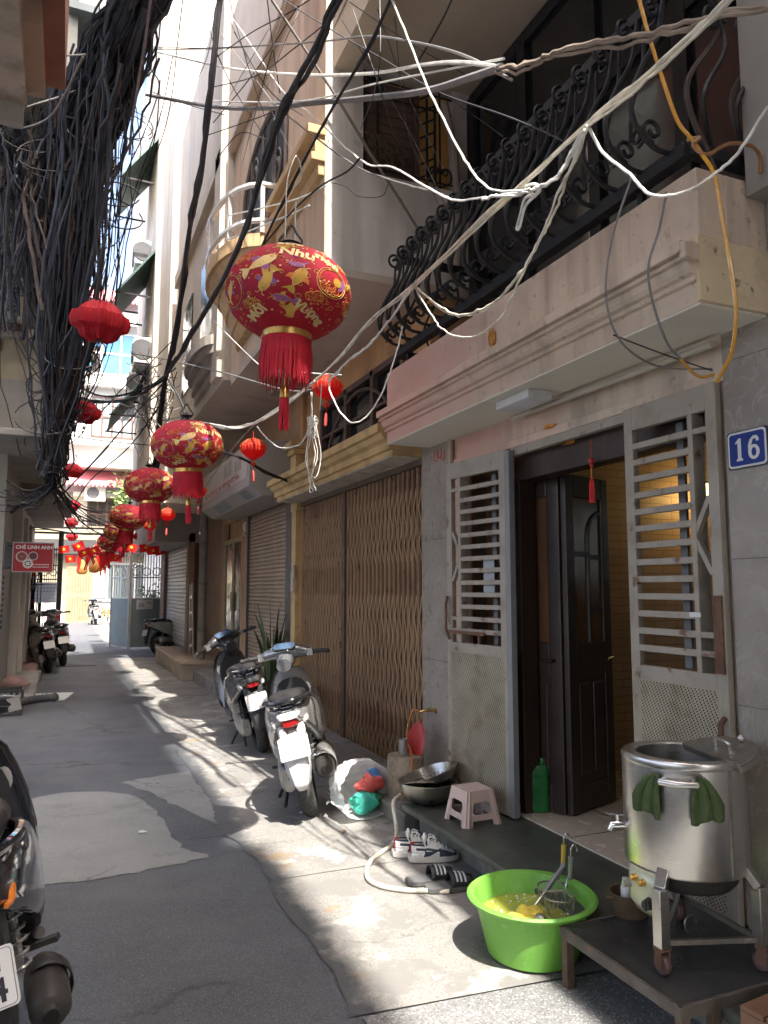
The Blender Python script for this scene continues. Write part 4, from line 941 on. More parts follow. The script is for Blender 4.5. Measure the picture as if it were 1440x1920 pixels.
# ------------------------------------------------------------------ houses closing the view
he = thing('end_house', 'cream ground floor with slatted door and wide window closing the alley', 'house', (1.5,37,0))
PE = Matrix.Translation((-1.5,-37,0))
def be():
    m=MB(); m.xf(PE); return m
cream = M('cream_wall',(.30,.26,.18),.8,0,.1,1,.05,20)
whitewall = M('white_wall',(.52,.51,.49),.8,0,.08,1,.05,20,streak=((.5,.48,.45),.4,2))
m=be(); m.box(-5,9,37,44,0,4.4); m.build('wall', cream, he, smooth=False)
m=be(); m.box(-5,9,36.97,37,0,.95); m.build('lower_wall', whitewall, he, smooth=False)
m=be(); m.box(-5,9,36.6,37,3.1,3.75); m.build('dark_fascia', M('dark_fascia',(.05,.045,.045),.6), he, smooth=False)
dr = thing('slatted_door', None, None); dr.parent=he
m=be(); m.box(.0,1.05,36.93,36.965,0,2.6); m.build('door_panel', M('cream_door',(.27,.225,.14),.6), dr, smooth=False)
m=be()
for k in range(9): m.box(.06+k*.11,.10+k*.11,36.9,36.93,.15,1.15); m.box(.06+k*.11,.10+k*.11,36.9,36.93,1.4,2.5)
m.build('slat', M('cream_slat',(.20,.165,.10),.6), dr, smooth=False)
wn = thing('wide_window', None, None); wn.parent=he
m=be(); m.box(1.2,3.4,36.96,36.99,1.05,2.65); m.build('glass', M('grey_glass',(.12,.15,.16),.1), wn, smooth=False)
m=be()
for x in (1.2,1.75,1.98,2.95,3.4): m.box(x-.05,x+.05,36.9,36.96,1.0,2.7)
for z in (1.0,2.68): m.box(1.15,3.45,36.9,36.955,z-.05,z+.05)
m.build('frame', white_p, wn, smooth=False)
m=be(); m.box(1.28,1.66,36.94,36.96,1.1,2.6); m.build('curtain', M('beige_curtain',(.45,.40,.30),.8), wn, smooth=False)
hw = thing('tall_white_house', 'sunlit white house of several floors with blue windows and pink awnings far down the alley', 'house', (1.5,41,0))
PE = Matrix.Translation((-1.5,-41,0))
m=be(); m.box(-7,3.35,41,52,0,17.2); m.box(-7,3.3,40.6,41,12.0,12.25); m.box(-7,3.3,40.4,41,8.9,9.15); m.box(-7,3.3,40.4,41,6.2,6.4); m.build('wall', whitewall, hw, smooth=False)
pinkaw = M('pink_red_awning',(.62,.20,.22),.6,0,.1,4)
for (z,x0,x1) in ((16.6,.2,3.4),(6.9,-.6,3.0)):
    m=be(); m.prism([(41.0,z+.7),(39.9,z),(39.9,z-.18),(39.93,z-.18),(39.94,z+.03),(41.0,z+.76)],'x',x0,x1)
    for k in range(int((x1-x0)/.2)): m.box(x0+k*.2,x0+k*.2+.1,39.885,39.9,z-.26,z-.05)
    m.build('awning', pinkaw, hw, smooth=False)
def ewin(x0,x1,z0,z1,nx,nz,gl,fr,open_=None,name='window'):
    wi=thing(name,None,None); wi.parent=hw
    m=be(); m.box(x0,x1,40.985,40.995,z0,z1); m.build('pane', gl, wi, smooth=False)
    m=be()
    for k in range(nx+1): x=x0+(x1-x0)*k/nx; m.box(x-.05,x+.05,40.93,40.985,z0-.05,z1+.05)
    for k in range(nz+1): z=z0+(z1-z0)*k/nz; m.box(x0,x1,40.935,40.98,z-.05,z+.05)
    m.build('frame', fr, wi, smooth=False)
    if open_: 
        m=be(); m.box(*open_); m.build('open_sash', M('dark_opening',(.025,.02,.02),.8), wi, smooth=False)
ewin(.3,3.15,12.75,15.0,3,2,blueglass,white_p,(.75,1.25,40.96,40.984,12.8,14.2))
bg = M('barred_glass',(.30,.34,.36),.3)
ewin(.9,2.9,9.4,11.5,4,2,bg,brownwood); ewin(.9,2.7,4.6,6.1,4,2,M('dark_pane',(.04,.035,.035),.3),brownwood); ewin(1.0,3.1,15.6,16.4,2,1,M('dark_pane2',(.05,.045,.045),.3),white_p)
m=be(); m.box(.3,3.3,40.3,40.36,15.3,16.0) ; m.box(.3,3.3,39.6,41,7.6,7.8); m.build('balcony', whitewall, hw, smooth=False)
leafy('balcony_plant','pale green plant trailing from the white house balcony beside the lanterns','plant',tuple(FY(232,940,40)),(.55,.4,1.2),320,.3,[lf[1],M('leaf_pale',(.25,.32,.12),.6)],15,hgt=.4)
a2 = thing('air_conditioner','white air conditioner unit under the lower pink awning far away','air conditioner',tuple(FY(178,925,40.4)))
m=MB(); m.box(-.5,.5,-.2,.2,-.4,.4); m.build('casing', white_p, a2, smooth=False); m=MB(); m.lathe([(0,-.01),(.3,-.01),(.32,.0)],20,(-.1,0,0),'y'); 
m=MB(); m.xf(Matrix.Rotation(R(-90),4,'Z')); m.lathe([(.0,.0),(.28,.0),(.3,-.02)],20,(.215,-.1,0),'x'); m.build('fan_grille', M('fan_dark2',(.1,.1,.11),.5), a2)
ht = thing('white_tower_house', 'very tall blank white house with a green roof structure against the sky', 'house', (4.6,46,0))
PE = Matrix.Translation((-4.6,-46,0))
m=be(); m.box(3.42,9,46,56,0,33.5); m.build('wall', M('bright_white_wall',(.62,.62,.61),.8,0,.05,1), ht, smooth=False)
m=be(); m.box(3.5,6.0,46.3,49,33.5,36.0); m.build('roof_room', M('teal_sheet',(.20,.40,.36),.6,0,.1,2), ht, smooth=False)
m=be(); 
for k in range(9): m.box(3.45+k*.3,3.5+k*.3,45.95,46.0,33.5,34.6)
m.box(3.45,6,45.95,46.0,34.55,34.6); m.build('roof_rail', whitebar, ht, smooth=False)
leafy('roof_garden','green roof garden plants on top of the tall white house','plant',(4.6,45.9,33.6),(1.3,.3,.9),320,.4,[lf[0],lf[1]],16,hgt=.4)
hg = thing('gable_house', 'narrow white house with a green gable roof beyond the gate', 'house', (3.4,28,0))
PE = Matrix.Translation((-3.4,-28,0))
m=be(); m.box(2.75,8,27,34,3.2,13.2); m.box(3.1,8,27,34,0,3.2); m.build('wall', whitewall, hg, smooth=False)
m=be(); m.prism([(2.4,13.2),(3.6,14.6),(8,14.6),(8,13.2)],'y',26.6,34); m.build('roof', M('teal_roof',(.15,.36,.30),.6), hg, smooth=False)
m=be(); m.prism([(2.75,10.6),(1.95,9.6),(1.95,9.66),(2.75,10.75)],'y',26.8,30); m.prism([(2.75,8.6),(1.7,7.9),(1.7,7.96),(2.75,8.75)],'y',26.8,30); m.build('awning', M('dark_green_sheet2',(.06,.09,.09),.5,.2), hg, smooth=False)
m=be(); 
for k in range(8): m.box(2.0,2.75,26.98-.02,26.98,10.75+k*.22,10.8+k*.22)
m.build('louvre_panel', whitebar, hg, smooth=False)
# ------------------------------------------------------------------ left side of the alley
hl = thing('overhanging_house', 'dirty pale house whose upper floors overhang the alley above the red shop sign', 'house', (-1,11,0))
PL = Matrix.Translation((1,-11,0))
def bl():
    m=MB(); m.xf(PL); return m
dirty = M('grimy_plaster',(.34,.32,.285),.85,0,.15,1.5,.12,30,streak=((.18,.165,.15),.6,4),stain=((.24,.22,.19),.6,1.3))
dirtyy = M('grimy_yellow_plaster',(.42,.365,.255),.85,0,.12,1.5,.1,30,streak=((.25,.21,.15),.6,4))
m=bl(); m.box(-6,-.74,10.45,20,0,3.3); m.build('wall', M('pale_tile_wall',(.42,.40,.36),.6,0,.1,2,stain=((.3,.28,.24),.5,2)), hl, smooth=False)
m=bl(); m.box(-6,-.30,10,13.2,3.42,8.6); m.build('upper_floors', dirtyy, hl, smooth=False)
m=bl(); m.box(-6,-.18,9.9,13.2,3.2,3.42); m.prism([(10,3.45),(9.2,3.30),(9.2,3.22),(10,3.2)],'x',-6,-.22); m.box(-6,-.15,9.85,10,4.55,4.66); m.build('eave', dirty, hl, smooth=False, bevel=.01)
m=bl(); m.box(-6,-.26,9.96,10,3.42,4.05); m.build('lower_band', dirty, hl, smooth=False)
m=bl(); 
for z in (4.72,5.12): m.prism([(p[0]-.56,p[1]+z+.18) for p in rrect(.30,.34,.05,2)],'y',9.94,9.995)
m.build('breeze_block', M('dark_breeze_block',(.09,.085,.085),.8,0,.2,8), hl, smooth=False)
m=bl(); m.box(-.40,-.30,9.93,10.0,4.66,7.5); m.box(-.78,-.72,9.95,10.0,4.66,7.5); m.build('corner_pier', dirty, hl, smooth=False)
m=bl(); m.box(-6,-.10,13.25,20.2,3.0,8.5); m.box(-6,.05,13.2,16.5,2.95,3.1); m.build('rear_upper_floors', dirty, hl, smooth=False)
m=bl()
for y in (12.2,13.9,15.4): m.box(-.74,-.62,y,y+.35,0,2.7)
m.build('pilaster', M('white_pilaster',(.56,.53,.48),.7,0,.1,3), hl, smooth=False, bevel=.01)
m=bl(); m.box(-.745,-.72,12.6,13.85,.3,2.6); m.build('slat_door', M('brown_slat_door',(.19,.15,.11),.6,0,.2,30), hl, smooth=False)
m=bl()
for k in range(10): m.box(-.78,-.735,10.6,10.9,1.0+k*.07,1.04+k*.07)
m.box(-.72,-.55,10.46,10.49,1.75,2.1)
m.build('vent', M('vent_dark',(.06,.06,.06),.6), hl, smooth=False)
ac = thing('air_conditioner','old white air conditioner with dark louvres on the wall beside the cable tangle','air conditioner',tuple(FY(18,560,9.8)))
m=MB(); m.box(-.38,.14,-.18,.18,-.32,.36); m.build('casing', M('old_white',(.46,.45,.42),.5,0,.1,4,stain=((.3,.28,.25),.5,5)), ac, smooth=False, bevel=.015)
m=MB()
for k in range(9): m.box(.0,.12,-.195,-.18,-.22+k*.055,-.19+k*.055)
m.build('louvre', M('vent_dark3',(.04,.04,.042),.6), ac, smooth=False)
m=MB(); m.box(-.4,.16,-.1,.25,-.38,-.33); m.bar((-.1,.2,-.35),(-.1,.2,-.6),.04); m.build('bracket', iron_rust, ac, smooth=False)
# near left house high up
h0 = thing('beige_house', 'beige upper storeys with a red brown rendered corner, above the cable tangle', 'house', (-1.5,3,5))
PL = Matrix.Translation((1.5,-3,-5))
m=bl(); m.box(-7,-.42,-6,6.0,5.16,8.5); m.build('wall', plaster_b, h0, smooth=False)
m=bl(); m.box(-.42,-.30,5.2,6.02,5.28,8.5); m.build('trim', M('beige_trim',(.50,.36,.27),.85,0,.1,3), h0, smooth=False)
m=bl(); m.box(-.30,-.16,4.4,6.04,5.40,8.5); m.build('red_corner', M('red_brown_render',(.30,.13,.09),.85,0,.15,2,.1,30,streak=((.18,.09,.07),.5,4)), h0, smooth=False)
m=bl(); m.box(-7,-.44,5.96,6.03,5.0,5.17); m.build('sill', dirty, h0, smooth=False)
hm = thing('window_box_house', 'grey green house with a white window box high behind the cable mass', 'house', (-1,8,6))
PL = Matrix.Translation((1,-8,-6))
m=bl(); m.box(-6,-.12,8.0,9.6,6.7,10.5); m.build('wall', M('grey_green_wall',(.30,.31,.27),.85,0,.2,2,stain=((.15,.16,.13),.6,2)), hm, smooth=False)
m=bl(); m.box(-.12,.26,7.95,8.6,7.62,9.2); m.build('window_box', whitewall, hm, smooth=False, bevel=.01); m=bl(); m.box(-.22,.34,7.9,8.7,7.54,7.62); m.build('window_sill', bluegrey, hm, smooth=False)
# unseen block added behind the viewer, stepped to shade the left of the alley
hb_ = thing('shade_block', 'unseen tall block added behind the viewer to shade the alley', 'house', (-4,-8,0))
m=MB(); m.xf(Matrix.Translation((4,8,0))); m.box(-6,.98,-9,-5.2,0,17.4); m.box(-6,.86,-9,-5.2,17.4,22.4); m.box(-6,1.0,-9,-5.2,22.4,42); m.box(.98,1.15,-6.2,-5.22,14.7,16.9); m.box(.86,1.08,-6.2,-5.22,19.5,20.2); m.build('wall', plaster_b, hb_, smooth=False)
m=MB(); m.xf(Matrix.Translation((4,8,0)))
for z in (3,6,9,12,15): m.box(-1.0,.4,-5.2,-5.18,z,z+1.6)
m.build('window', darkglass, hb_, smooth=False)

# steps, sign, fence of the left shops
b=MB(); b.box(-1.2,-.33,10.9,14.2,.004,.13); tag(b.build('doorstep', M('pale_step_stone',(.30,.29,.275),.8,0,.15,3,.2,40), smooth=False, bevel=.01),'pale grey step before the shop front under the red sign','step')
b=MB(); b.box(-1.2,-.40,14.3,15.6,.004,.17); b.box(-1.2,-.5,15.6,16.5,.004,.34); tag(b.build('doorstep', M('pink_step_stone',(.36,.24,.21),.8,0,.15,3,.2,40), smooth=False, bevel=.01),'pinkish double step beside the ivory scooter','step')
sg = thing('shop_sign', 'red hanging sign with white lettering CHE LINH ANH over three round bowls', 'sign', tuple(FY(62,1045,10.3)))
sg.scale=(10.3/13,)*3
SW,SH = .56,.44
m=MB(); m.box(-SW/2,SW/2,-.012,.012,-SH/2,SH/2); m.build('board', M('sign_red',(.34,.018,.025),.45,0,.06,4), sg, smooth=False)
m=MB()
for (x0,x1,z0,z1) in ((-SW/2-.015,SW/2+.015,SH/2,SH/2+.015),(-SW/2-.015,SW/2+.015,-SH/2-.015,-SH/2),(-SW/2-.015,-SW/2,-SH/2,SH/2),(SW/2,SW/2+.015,-SH/2,SH/2)): m.box(x0,x1,-.02,.02,z0,z1)
m.build('frame', M('sign_frame',(.42,.40,.38),.4,.5), sg, smooth=False)
put_text(sg,'CHÈ LINH ANH',.076,M('sign_letter',(.78,.74,.70),.5),lambda x,y:(x+.01,-.0135,y+.155),.0022)
for (cx,cz,r,c2) in ((-.16,.01,.085,(.32,.10,.08)),(-.0,.02,.07,(.16,.05,.05)),(-.07,-.10,.075,(.62,.60,.55))):
    m=MB(); m.mat(0); m.lathe([(.0,-.0005),(r,0)],24,(0,0,0),'y'); 
    m2=MB()
    m2.add([(cx+r*math.cos(a),-.0132-(.0006 if cz<-.05 else 0),cz+r*math.sin(a)) for a in [k*2*PI/24 for k in range(24)]],[tuple(range(24))])
    m2.cur=1; m2.add([(cx+r*.82*math.cos(a),-.0136-(.0006 if cz<-.05 else 0),cz+r*.82*math.sin(a)) for a in [k*2*PI/24 for k in range(24)]],[tuple(range(24))])
    m2.cur=2
    for k in range(7):
        a=k*.9; rr=r*.5; m2.add([(cx+rr*math.cos(a)+.016*math.cos(t),-.0140-(.0006 if cz<-.05 else 0),cz+rr*math.sin(a)+.012*math.sin(t)) for t in [j*2*PI/8 for j in range(8)]],[tuple(range(8))])
    m2.build('bowl_print', [M('bowl_rim',(.55,.50,.46),.5), M('bowl_%d'%int(c2[0]*100),c2,.5), M('bowl_bits',(.10,.03,.03),.5)], sg, smooth=False)
m=MB()
for r_ in range(2):
    for k in range(10): m.box(.0+k*.024,.016+k*.024,-.0136,-.0125,-.12-.04*r_,-.105-.04*r_)
m.build('small_print', M('sign_small',(.7,.62,.58),.5), sg, smooth=False)
m=MB(); m.bar((-.36,.0,SH/2-.05),(-SW/2,0,SH/2-.05),.025); m.bar((-.36,.0,-SH/2+.05),(-SW/2,0,-SH/2+.05),.025); m.build('bracket', iron, sg)
wp = thing('wire_rack', 'black wire display rack leaning between the shop and black gate', 'rack', (-.66,16.8,0))
m=MB()
for k in range(6):
    m.tube([(-.1+.06*k,0,.4),(-.1+.06*(5-k),.0,2.1)],.008,4); m.tube([(-.1+.06*k,0,.4),(-.1+.06*k,0,2.1)],.008,4)
for z in (.4,1.0,1.6,2.1): m.tube([(-.14,0,z),(.24,0,z)],.01,4)
m.build('wire_grid', iron, wp)
m=MB(); m.box(-.1,.12,-.03,-.01,.7,1.1); m.box(-.06,.16,-.03,-.01,.45,.68); m.build('hanging_packet', M('white_packet',(.6,.6,.58),.5,0,.2,9), wp, smooth=False)
cr = thing('plastic_crate', 'black perforated plastic crate on the road below the cloth bundle', 'crate', (-.68,10.25,.004))
m=MB()
for z in (0,.27): 
    for (x0,x1,y0,y1) in ((-.26,.26,-.18,-.16),(-.26,.26,.16,.18),(-.26,-.24,-.16,.16),(.24,.26,-.16,.16)): m.box(x0,x1,y0,y1,z,z+.03)
for k in range(9):
    x=-.25+k*.0625; m.box(x-.008,x+.008,-.178,-.164,.03,.27); m.box(x-.008,x+.008,.164,.178,.03,.27)
for k in range(6):
    y=-.15+k*.06; m.box(-.258,-.244,y-.008,y+.008,.03,.27); m.box(.244,.258,y-.008,y+.008,.03,.27)
for z in (.1,.18): m.box(-.257,.257,-.177,-.165,z-.008,z+.008); m.box(.245,.257,-.16,.16,z-.008,z+.008)
m.box(-.25,.25,-.17,.17,.0,.012); m.build('crate_body', black_pl, cr, smooth=False)
random.seed(5)
b=MB(); 
b.ball((0,0,.09),(.22,.2,.10),18,10); b.v=[(x*(1+.12*noise.noise((x*9,y*9,z*9))),y*(1+.2*noise.noise((x*7+3,y*9,z*9))),max(.0,z*(1+.35*noise.noise((x*8,y*8,z*8+5))))) for (x,y,z) in b.v]
o=b.build('cloth_bundle', M('pink_cloth',(.42,.27,.25),.9,0,.2,8)); o.location=(-.62,11.6,.13); tag(o,'crumpled pinkish cloth bundle lying on the pale grey step','cloth')
P=[G(*q) for q in [(38,1316),(62,1302),(138,1300),(120,1314)]]
b=MB(); pts=wob([(p.x,p.y) for p in P],5,.006); b.prism(pts,'z',.004,.012)
b.v=[(x,y,z+.012*abs(noise.noise((x*5,y*5,0)))*(z>.005)) for (x,y,z) in b.v]
tag(b.build('flattened_box', M('pale_cardboard',(.55,.60,.58),.8,0,.08,6), smooth=False),'pale flattened cardboard sheet lying on the asphalt near the black crate','cardboard')
p_=G(265,1563); b=MB(); b.prism(wob([(p_.x-.02,p_.y-.015),(p_.x+.025,p_.y-.02),(p_.x+.02,p_.y+.02),(p_.x-.015,p_.y+.025)],3,.006),'z',.008,.012); tag(b.build('litter_scrap', plate_w, smooth=False),'tiny white paper scrap on the cement patch','litter')
# ------------------------------------------------------------------ scooters
def wheel(m_t, m_r, c, R_, w_, steer=None, hubmat=None):
    """returns tyre MB, rim MB about the x axis"""
    t = MB(); r = MB()
    M_ = Matrix.Translation(c) @ (steer or Matrix())
    t.xf(M_); r.xf(M_)
    pr=[]
    for k in range(15):
        a = -PI*.80+1.6*PI*k/14
        pr.append((R_-w_*.55+w_*.55*math.cos(a), w_*.5*math.sin(a)*1.05))
    t.lathe(pr,40,axis='x')
    for k in range(40):      # tread grooves cut as dark raised chevrons
        a=2*PI*k/40
        for s in (-1,1):
            x0,x1=s*.006,s*w_*.36
            a2=a+.09
            rr=lambda x: R_-w_*.55+w_*.55*math.sqrt(max(0,1-(x/(w_*.525))**2))+.0012
            p=[]
            for (xx,aa) in ((x0,a),(x1,a2),(x1,a2+.022),(x0,a+.022)): p.append((xx,rr(xx)*math.cos(aa),rr(xx)*math.sin(aa)))
            t.mat(1).add(p,[(0,1,2,3)]); t.mat(0)
    r.lathe([(R_-.075,-w_*.36),(R_-.065,-w_*.40),(R_-.055,-w_*.3),(R_-.075,0),(R_-.055,w_*.3),(R_-.065,w_*.40),(R_-.075,w_*.36)],36,axis='x')
    for k in range(5):
        a=2*PI*k/5
        r.bar((0,.03*math.cos(a),.03*math.sin(a)),(0,(R_-.065)*math.cos(a+.18),(R_-.065)*math.sin(a+.18)),.03,.03)
    r.lathe([(.0,-w_*.5),(.04,-w_*.5),(.045,-w_*.3),(.045,w_*.3),(.04,w_*.5),(.0,w_*.5)],20,axis='x')
    return t, r
groove = M('tyre_groove',(.012,.012,.012),.9)
def coil(p, q, r, turns, wr):
    p,q=Vector(p),Vector(q); t=(q-p).normalized(); u=t.orthogonal().normalized(); v=t.cross(u); n=turns*10
    return [p+(q-p)*(k/n)+u*r*math.cos(2*PI*k/10)+v*r*math.sin(2*PI*k/10) for k in range(n+1)]
def scooter(label, loc, heading, lean, body, trim, seatcol=None, steer=0, plate=None, group=None, mirrors=False, rack=True, mud=None, detail=True, amber=False, dark_pipe=False, tail=red_lens, name='parked_scooter'):
    root = thing(name, label, 'scooter', loc, (0,R(lean),R(-heading)), group)
    seatcol = seatcol or seat_m; mud = mud or trim
    Rr,Rf,WB = .275,.275,1.27
    t,r = wheel(None,None,(0,0,Rr),Rr,.105)
    rw = r.build('rear_wheel', alu, root); t.build('tyre',[rubber,groove],rw)
    ST = Matrix.Rotation(R(steer),4,'Z')
    HP = Vector((0,1.02,.92))    # head pivot; steering turns front wheel and bars round the sloping steering axis
    SA = Matrix.Translation((0,1.13,.55)) @ Matrix.Rotation(R(-steer),4,Vector((0,-.45,1)).normalized()) @ Matrix.Translation((0,-1.13,-.55))
    t,r = wheel(None,None,(0,WB,Rf),Rf,.09)
    for q in (t,r): q.v=[tuple(SA@Vector(p)) for p in q.v]
    fw2 = r.build('front_wheel', alu, root); t.build('tyre',[rubber,groove],fw2)
    # fork and front mudguard
    for s in (-1,1): m=MB(); m.xf(SA); m.tube([(s*.075,WB,Rf),(s*.075,WB-.10,Rf+.25),(s*.06,1.08,.66)],.022,8); m.build('front_fork', alu, root)
    m=MB(); m.xf(SA); rings=[]
    for k in range(12):
        a=R(-25)+R(165)*k/11; rr=Rf+.035
        cy,cz=WB+rr*math.cos(a),Rf+rr*math.sin(a); ri=rr-.05
        w_=.062*(.65+.35*math.sin(PI*k/11)**.5)
        rings.append([(-w_,WB+ri*math.cos(a),Rf+ri*math.sin(a)),(-w_*.75,cy-.004*math.cos(a),cz),(0,WB+(rr+.014)*math.cos(a),Rf+(rr+.014)*math.sin(a)),(w_*.75,cy,cz),(w_,WB+ri*math.cos(a),Rf+ri*math.sin(a))])
    m.loft(rings,cap=False,closed=False); o=m.build('front_mudguard', trim, root); sd=o.modifiers.new('thick','SOLIDIFY'); sd.thickness=.006
    # front apron (nose) and leg shield
    m=MB(); m.sell([(.28,0,.955,.155,.05),(.36,0,.98,.175,.065),(.46,0,1.01,.185,.08),(.60,0,1.07,.175,.09),(.74,0,1.09,.15,.085),(.84,0,1.075,.12,.07),(.90,0,1.05,.09,.04)],20,2.4,'z') if False else None
    rings=[]
    for (z,y,hw,hd) in ((.30,.90,.17,.045),(.36,.985,.205,.06),(.48,1.05,.215,.075),(.60,1.09,.205,.085),(.72,1.105,.18,.085),(.82,1.09,.15,.075),(.885,1.05,.10,.05)):
        ring=[]
        for k in range(20):
            w_=2*PI*k/20; c_,s_=math.cos(w_),math.sin(w_); e=2.5
            ring.append((hw*math.copysign(abs(c_)**(2/e),c_), y+hd*math.copysign(abs(s_)**(2/e),s_)-(.045*abs(c_)**2 if s_>0 else -.02*abs(c_)**3), z))
        rings.append(ring)
    m.loft(rings); m.build('front_apron', body, root)
    m=MB(); m.sell([(.945,0,.62,.14,.20),(.99,0,.64,.125,.17)],20,2.6); m.box(-.09,.09,.93,.95,.48,.60); m.build('inner_shield', black_pl, root)
    for s in (-1,1): m=MB(); m.sell([(1.02,s*.12,.70,.03,.05),(1.13,s*.105,.68,.055,.055),(1.19,s*.07,.66,.04,.03)],14,2.2); m.build('headlight', clear_lens, root)
    # floor board and centre spine
    m=MB(); m.sell([(.40,0,.34,.17,.05),(.55,0,.33,.19,.045),(.78,0,.32,.185,.045),(.93,0,.36,.16,.06)],20,3.5); m.build('floor_board', black_pl, root)
    m=MB(); m.sell([(.35,0,.50,.10,.15),(.52,0,.45,.075,.13),(.72,0,.44,.065,.12),(.94,0,.52,.08,.17)],18,2.4); m.build('centre_spine', body, root)
    # rear body: two swept side panels, tail and black under tray
    for s in (-1,1):
        m=MB(); rings=[]
        for (y,x,z,hw,hh) in ((.56,.11,.47,.035,.11),(.44,.14,.52,.045,.15),(.26,.15,.575,.05,.15),(.08,.135,.635,.048,.125),(-.10,.105,.685,.042,.09),(-.24,.07,.72,.035,.055),(-.31,.045,.735,.02,.028)):
            rings.append([(s*x+hw*math.copysign(abs(math.cos(a))**.8,math.cos(a)), y-(.06 if math.sin(a)<-.5 else 0), z+hh*math.copysign(abs(math.sin(a))**.9,math.sin(a))) for a in [2*PI*k/18 for k in range(18)]])
        if s<0: rings=[r_[::-1] for r_ in rings]
        m.loft(rings); m.build('side_panel', body, root)
    m=MB(); m.sell([(.52,0,.55,.10,.13),(.2,0,.60,.115,.13),(-.1,0,.66,.09,.09),(-.26,0,.70,.05,.05)],16,2.4); m.build('under_tray', black_pl, root)
    m=MB(); m.sell([(.66,0,.60,.06,.05),(.60,0,.68,.10,.055),(.46,0,.725,.125,.055),(.30,0,.735,.13,.05),(.20,0,.775,.135,.05),(.02,0,.80,.125,.045),(-.14,0,.805,.10,.038),(-.22,0,.80,.06,.02)],20,2.6); m.build('seat', seatcol, root)
    # grab rail
    if rack:
        m=MB()
        m.tube(smoothpath([(.115,.16,.75),(.150,.0,.785),(.145,-.18,.805),(.09,-.315,.815),(0,-.345,.815),(-.09,-.315,.815),(-.145,-.18,.805),(-.150,.0,.785),(-.115,.16,.75)],6),.016,8)
        m.tube(smoothpath([(.105,.10,.745),(.118,-.1,.755),(.07,-.27,.765),(0,-.29,.765),(-.07,-.27,.765),(-.118,-.1,.755),(-.105,.10,.745)],5),.012,6)
        for s in (-1,1): m.tube([(s*.14,-.17,.803),(s*.07,-.2,.76)],.013,6); m.tube([(s*.05,-.33,.815),(s*.04,-.27,.76)],.011,6)
        m.build('grab_rail', black_gl, root)
    # tail unit, indicators, plate, mudflap
    m=MB(); m.sell([(-.20,0,.69,.075,.045),(-.30,0,.685,.07,.042),(-.345,0,.68,.055,.03),(-.36,0,.678,.04,.018)],16,2.6); m.build('tail_light', tail, root)
    m=MB(); m.sell([(-.16,0,.735,.085,.02),(-.33,0,.725,.075,.018),(-.37,0,.715,.05,.01)],14,3); 
    for s in (-1,1): m.sell([(-.30,s*.07,.62,.02,.05),(-.34,s*.055,.60,.022,.05)],10,3)
    m.build('tail_cowl', mud, root)
    q=.75 if dark_pipe else 1
    for s in (-1,1): m=MB(); m.sell([(-.20,s*.105,.675,.022*q,.022*q),(-.26,s*.101,.673,.024*q,.021*q),(-.29,s*.097,.671,.020*q,.016*q),(-.31,s*.094,.669,.010*q,.008*q)],14,2.2); m.build('indicator', amber_lens if amber else clear_lens, root)
    m=MB(); rings=[]
    for (y,z,hw) in ((-.24,.66,.055),(-.325,.60,.075),(-.365,.50,.085),(-.385,.40,.075),(-.39,.31,.055),(-.38,.27,.03)):
        rings.append([(-hw,y+.03,z),(-hw*.7,y,z),(0,y-.012,z),(hw*.7,y,z),(hw,y+.03,z)])
    m.loft(rings,cap=False,closed=False); o=m.build('rear_mudflap', mud, root); sd=o.modifiers.new('thick','SOLIDIFY'); sd.thickness=.008
    m=MB(); m.xf(Matrix.Translation((0,-.395,.535))@Matrix.Rotation(R(-18),4,'X')); m.prism(rrect(.19,.14,.012),'y',-.003,.003)
    pm_=m.build('number_plate', plate_w, root, smooth=False)
    m=MB(); m.xf(Matrix.Translation((0,-.395,.535))@Matrix.Rotation(R(-18),4,'X'))
    # the plates are bleached out by the sun or too small to read, only a pressed border shows
    m.tube([(p[0]*.94,-.0035,p[1]*.93) for p in rrect(.19,.14,.012)],.0014,4,closed=True)
    m.build('pressed_border', M('plate_border',(.30,.30,.31),.5), pm_)
    # engine, transmission case on the left, muffler on the right, shocks
    m=MB(); m.sell([(-.06,-.10,.27,.035,.075),(.04,-.115,.275,.05,.10),(.2,-.12,.29,.052,.095),(.36,-.115,.31,.05,.10),(.46,-.11,.32,.045,.09),(.50,-.11,.32,.03,.05)],18,3); m.box(-.10,.08,.18,.5,.25,.42); m.build('transmission_case', alu, root)
    m=MB(); m.sell([(.08,-.135,.44,.03,.05),(.2,-.14,.46,.045,.07),(.36,-.135,.46,.04,.06)],14,3); m.build('air_box', black_pl if not detail else white_p if trim==white_p else alu, root)
    mr=.84 if dark_pipe else 1; m=MB(); m.lathe([(.0,-.30),(.02,-.30),(.025,-.285),(.05*mr,-.28),(.066*mr,-.25),(.07*mr,-.15),(.07*mr,-.04 if dark_pipe else .15),(.055*mr,.0 if dark_pipe else .24),(.03,.04 if dark_pipe else .27)],22,(.155,.02,.335),'y'); m.build('muffler', M('burnt_muffler',(.06,.055,.05),.5,.5,.25,10), root)
    m=MB(); m.lathe([(.0,-.303),(.019,-.303),(.019,-.298)],14,(.155,.02,.335),'y'); m.build('tailpipe', M('soot',(.005,.005,.005),.9), root)
    m=MB(); 
    rings=[]
    for y in ((-.14,-.12,-.10,-.08) if dark_pipe else (-.20,-.06,.1,.2)):
        rings.append([(.155+.08*mr*math.cos(a),y+.02,.335+.08*mr*math.sin(a)) for a in [R(-70)+R(190)*k/10 for k in range(11)]])
    m.loft(rings,cap=False,closed=False); m.tube(smoothpath([(.155,.28,.335),(.12,.36,.28),(.05,.42,.26),(0,.5,.32)],4),.022,8)
    o=m.build('heat_shield', M('black_shield',(.03,.03,.03),.45,.3) if dark_pipe else silver_p, root); sd=o.modifiers.new('thick','SOLIDIFY'); sd.thickness=.004
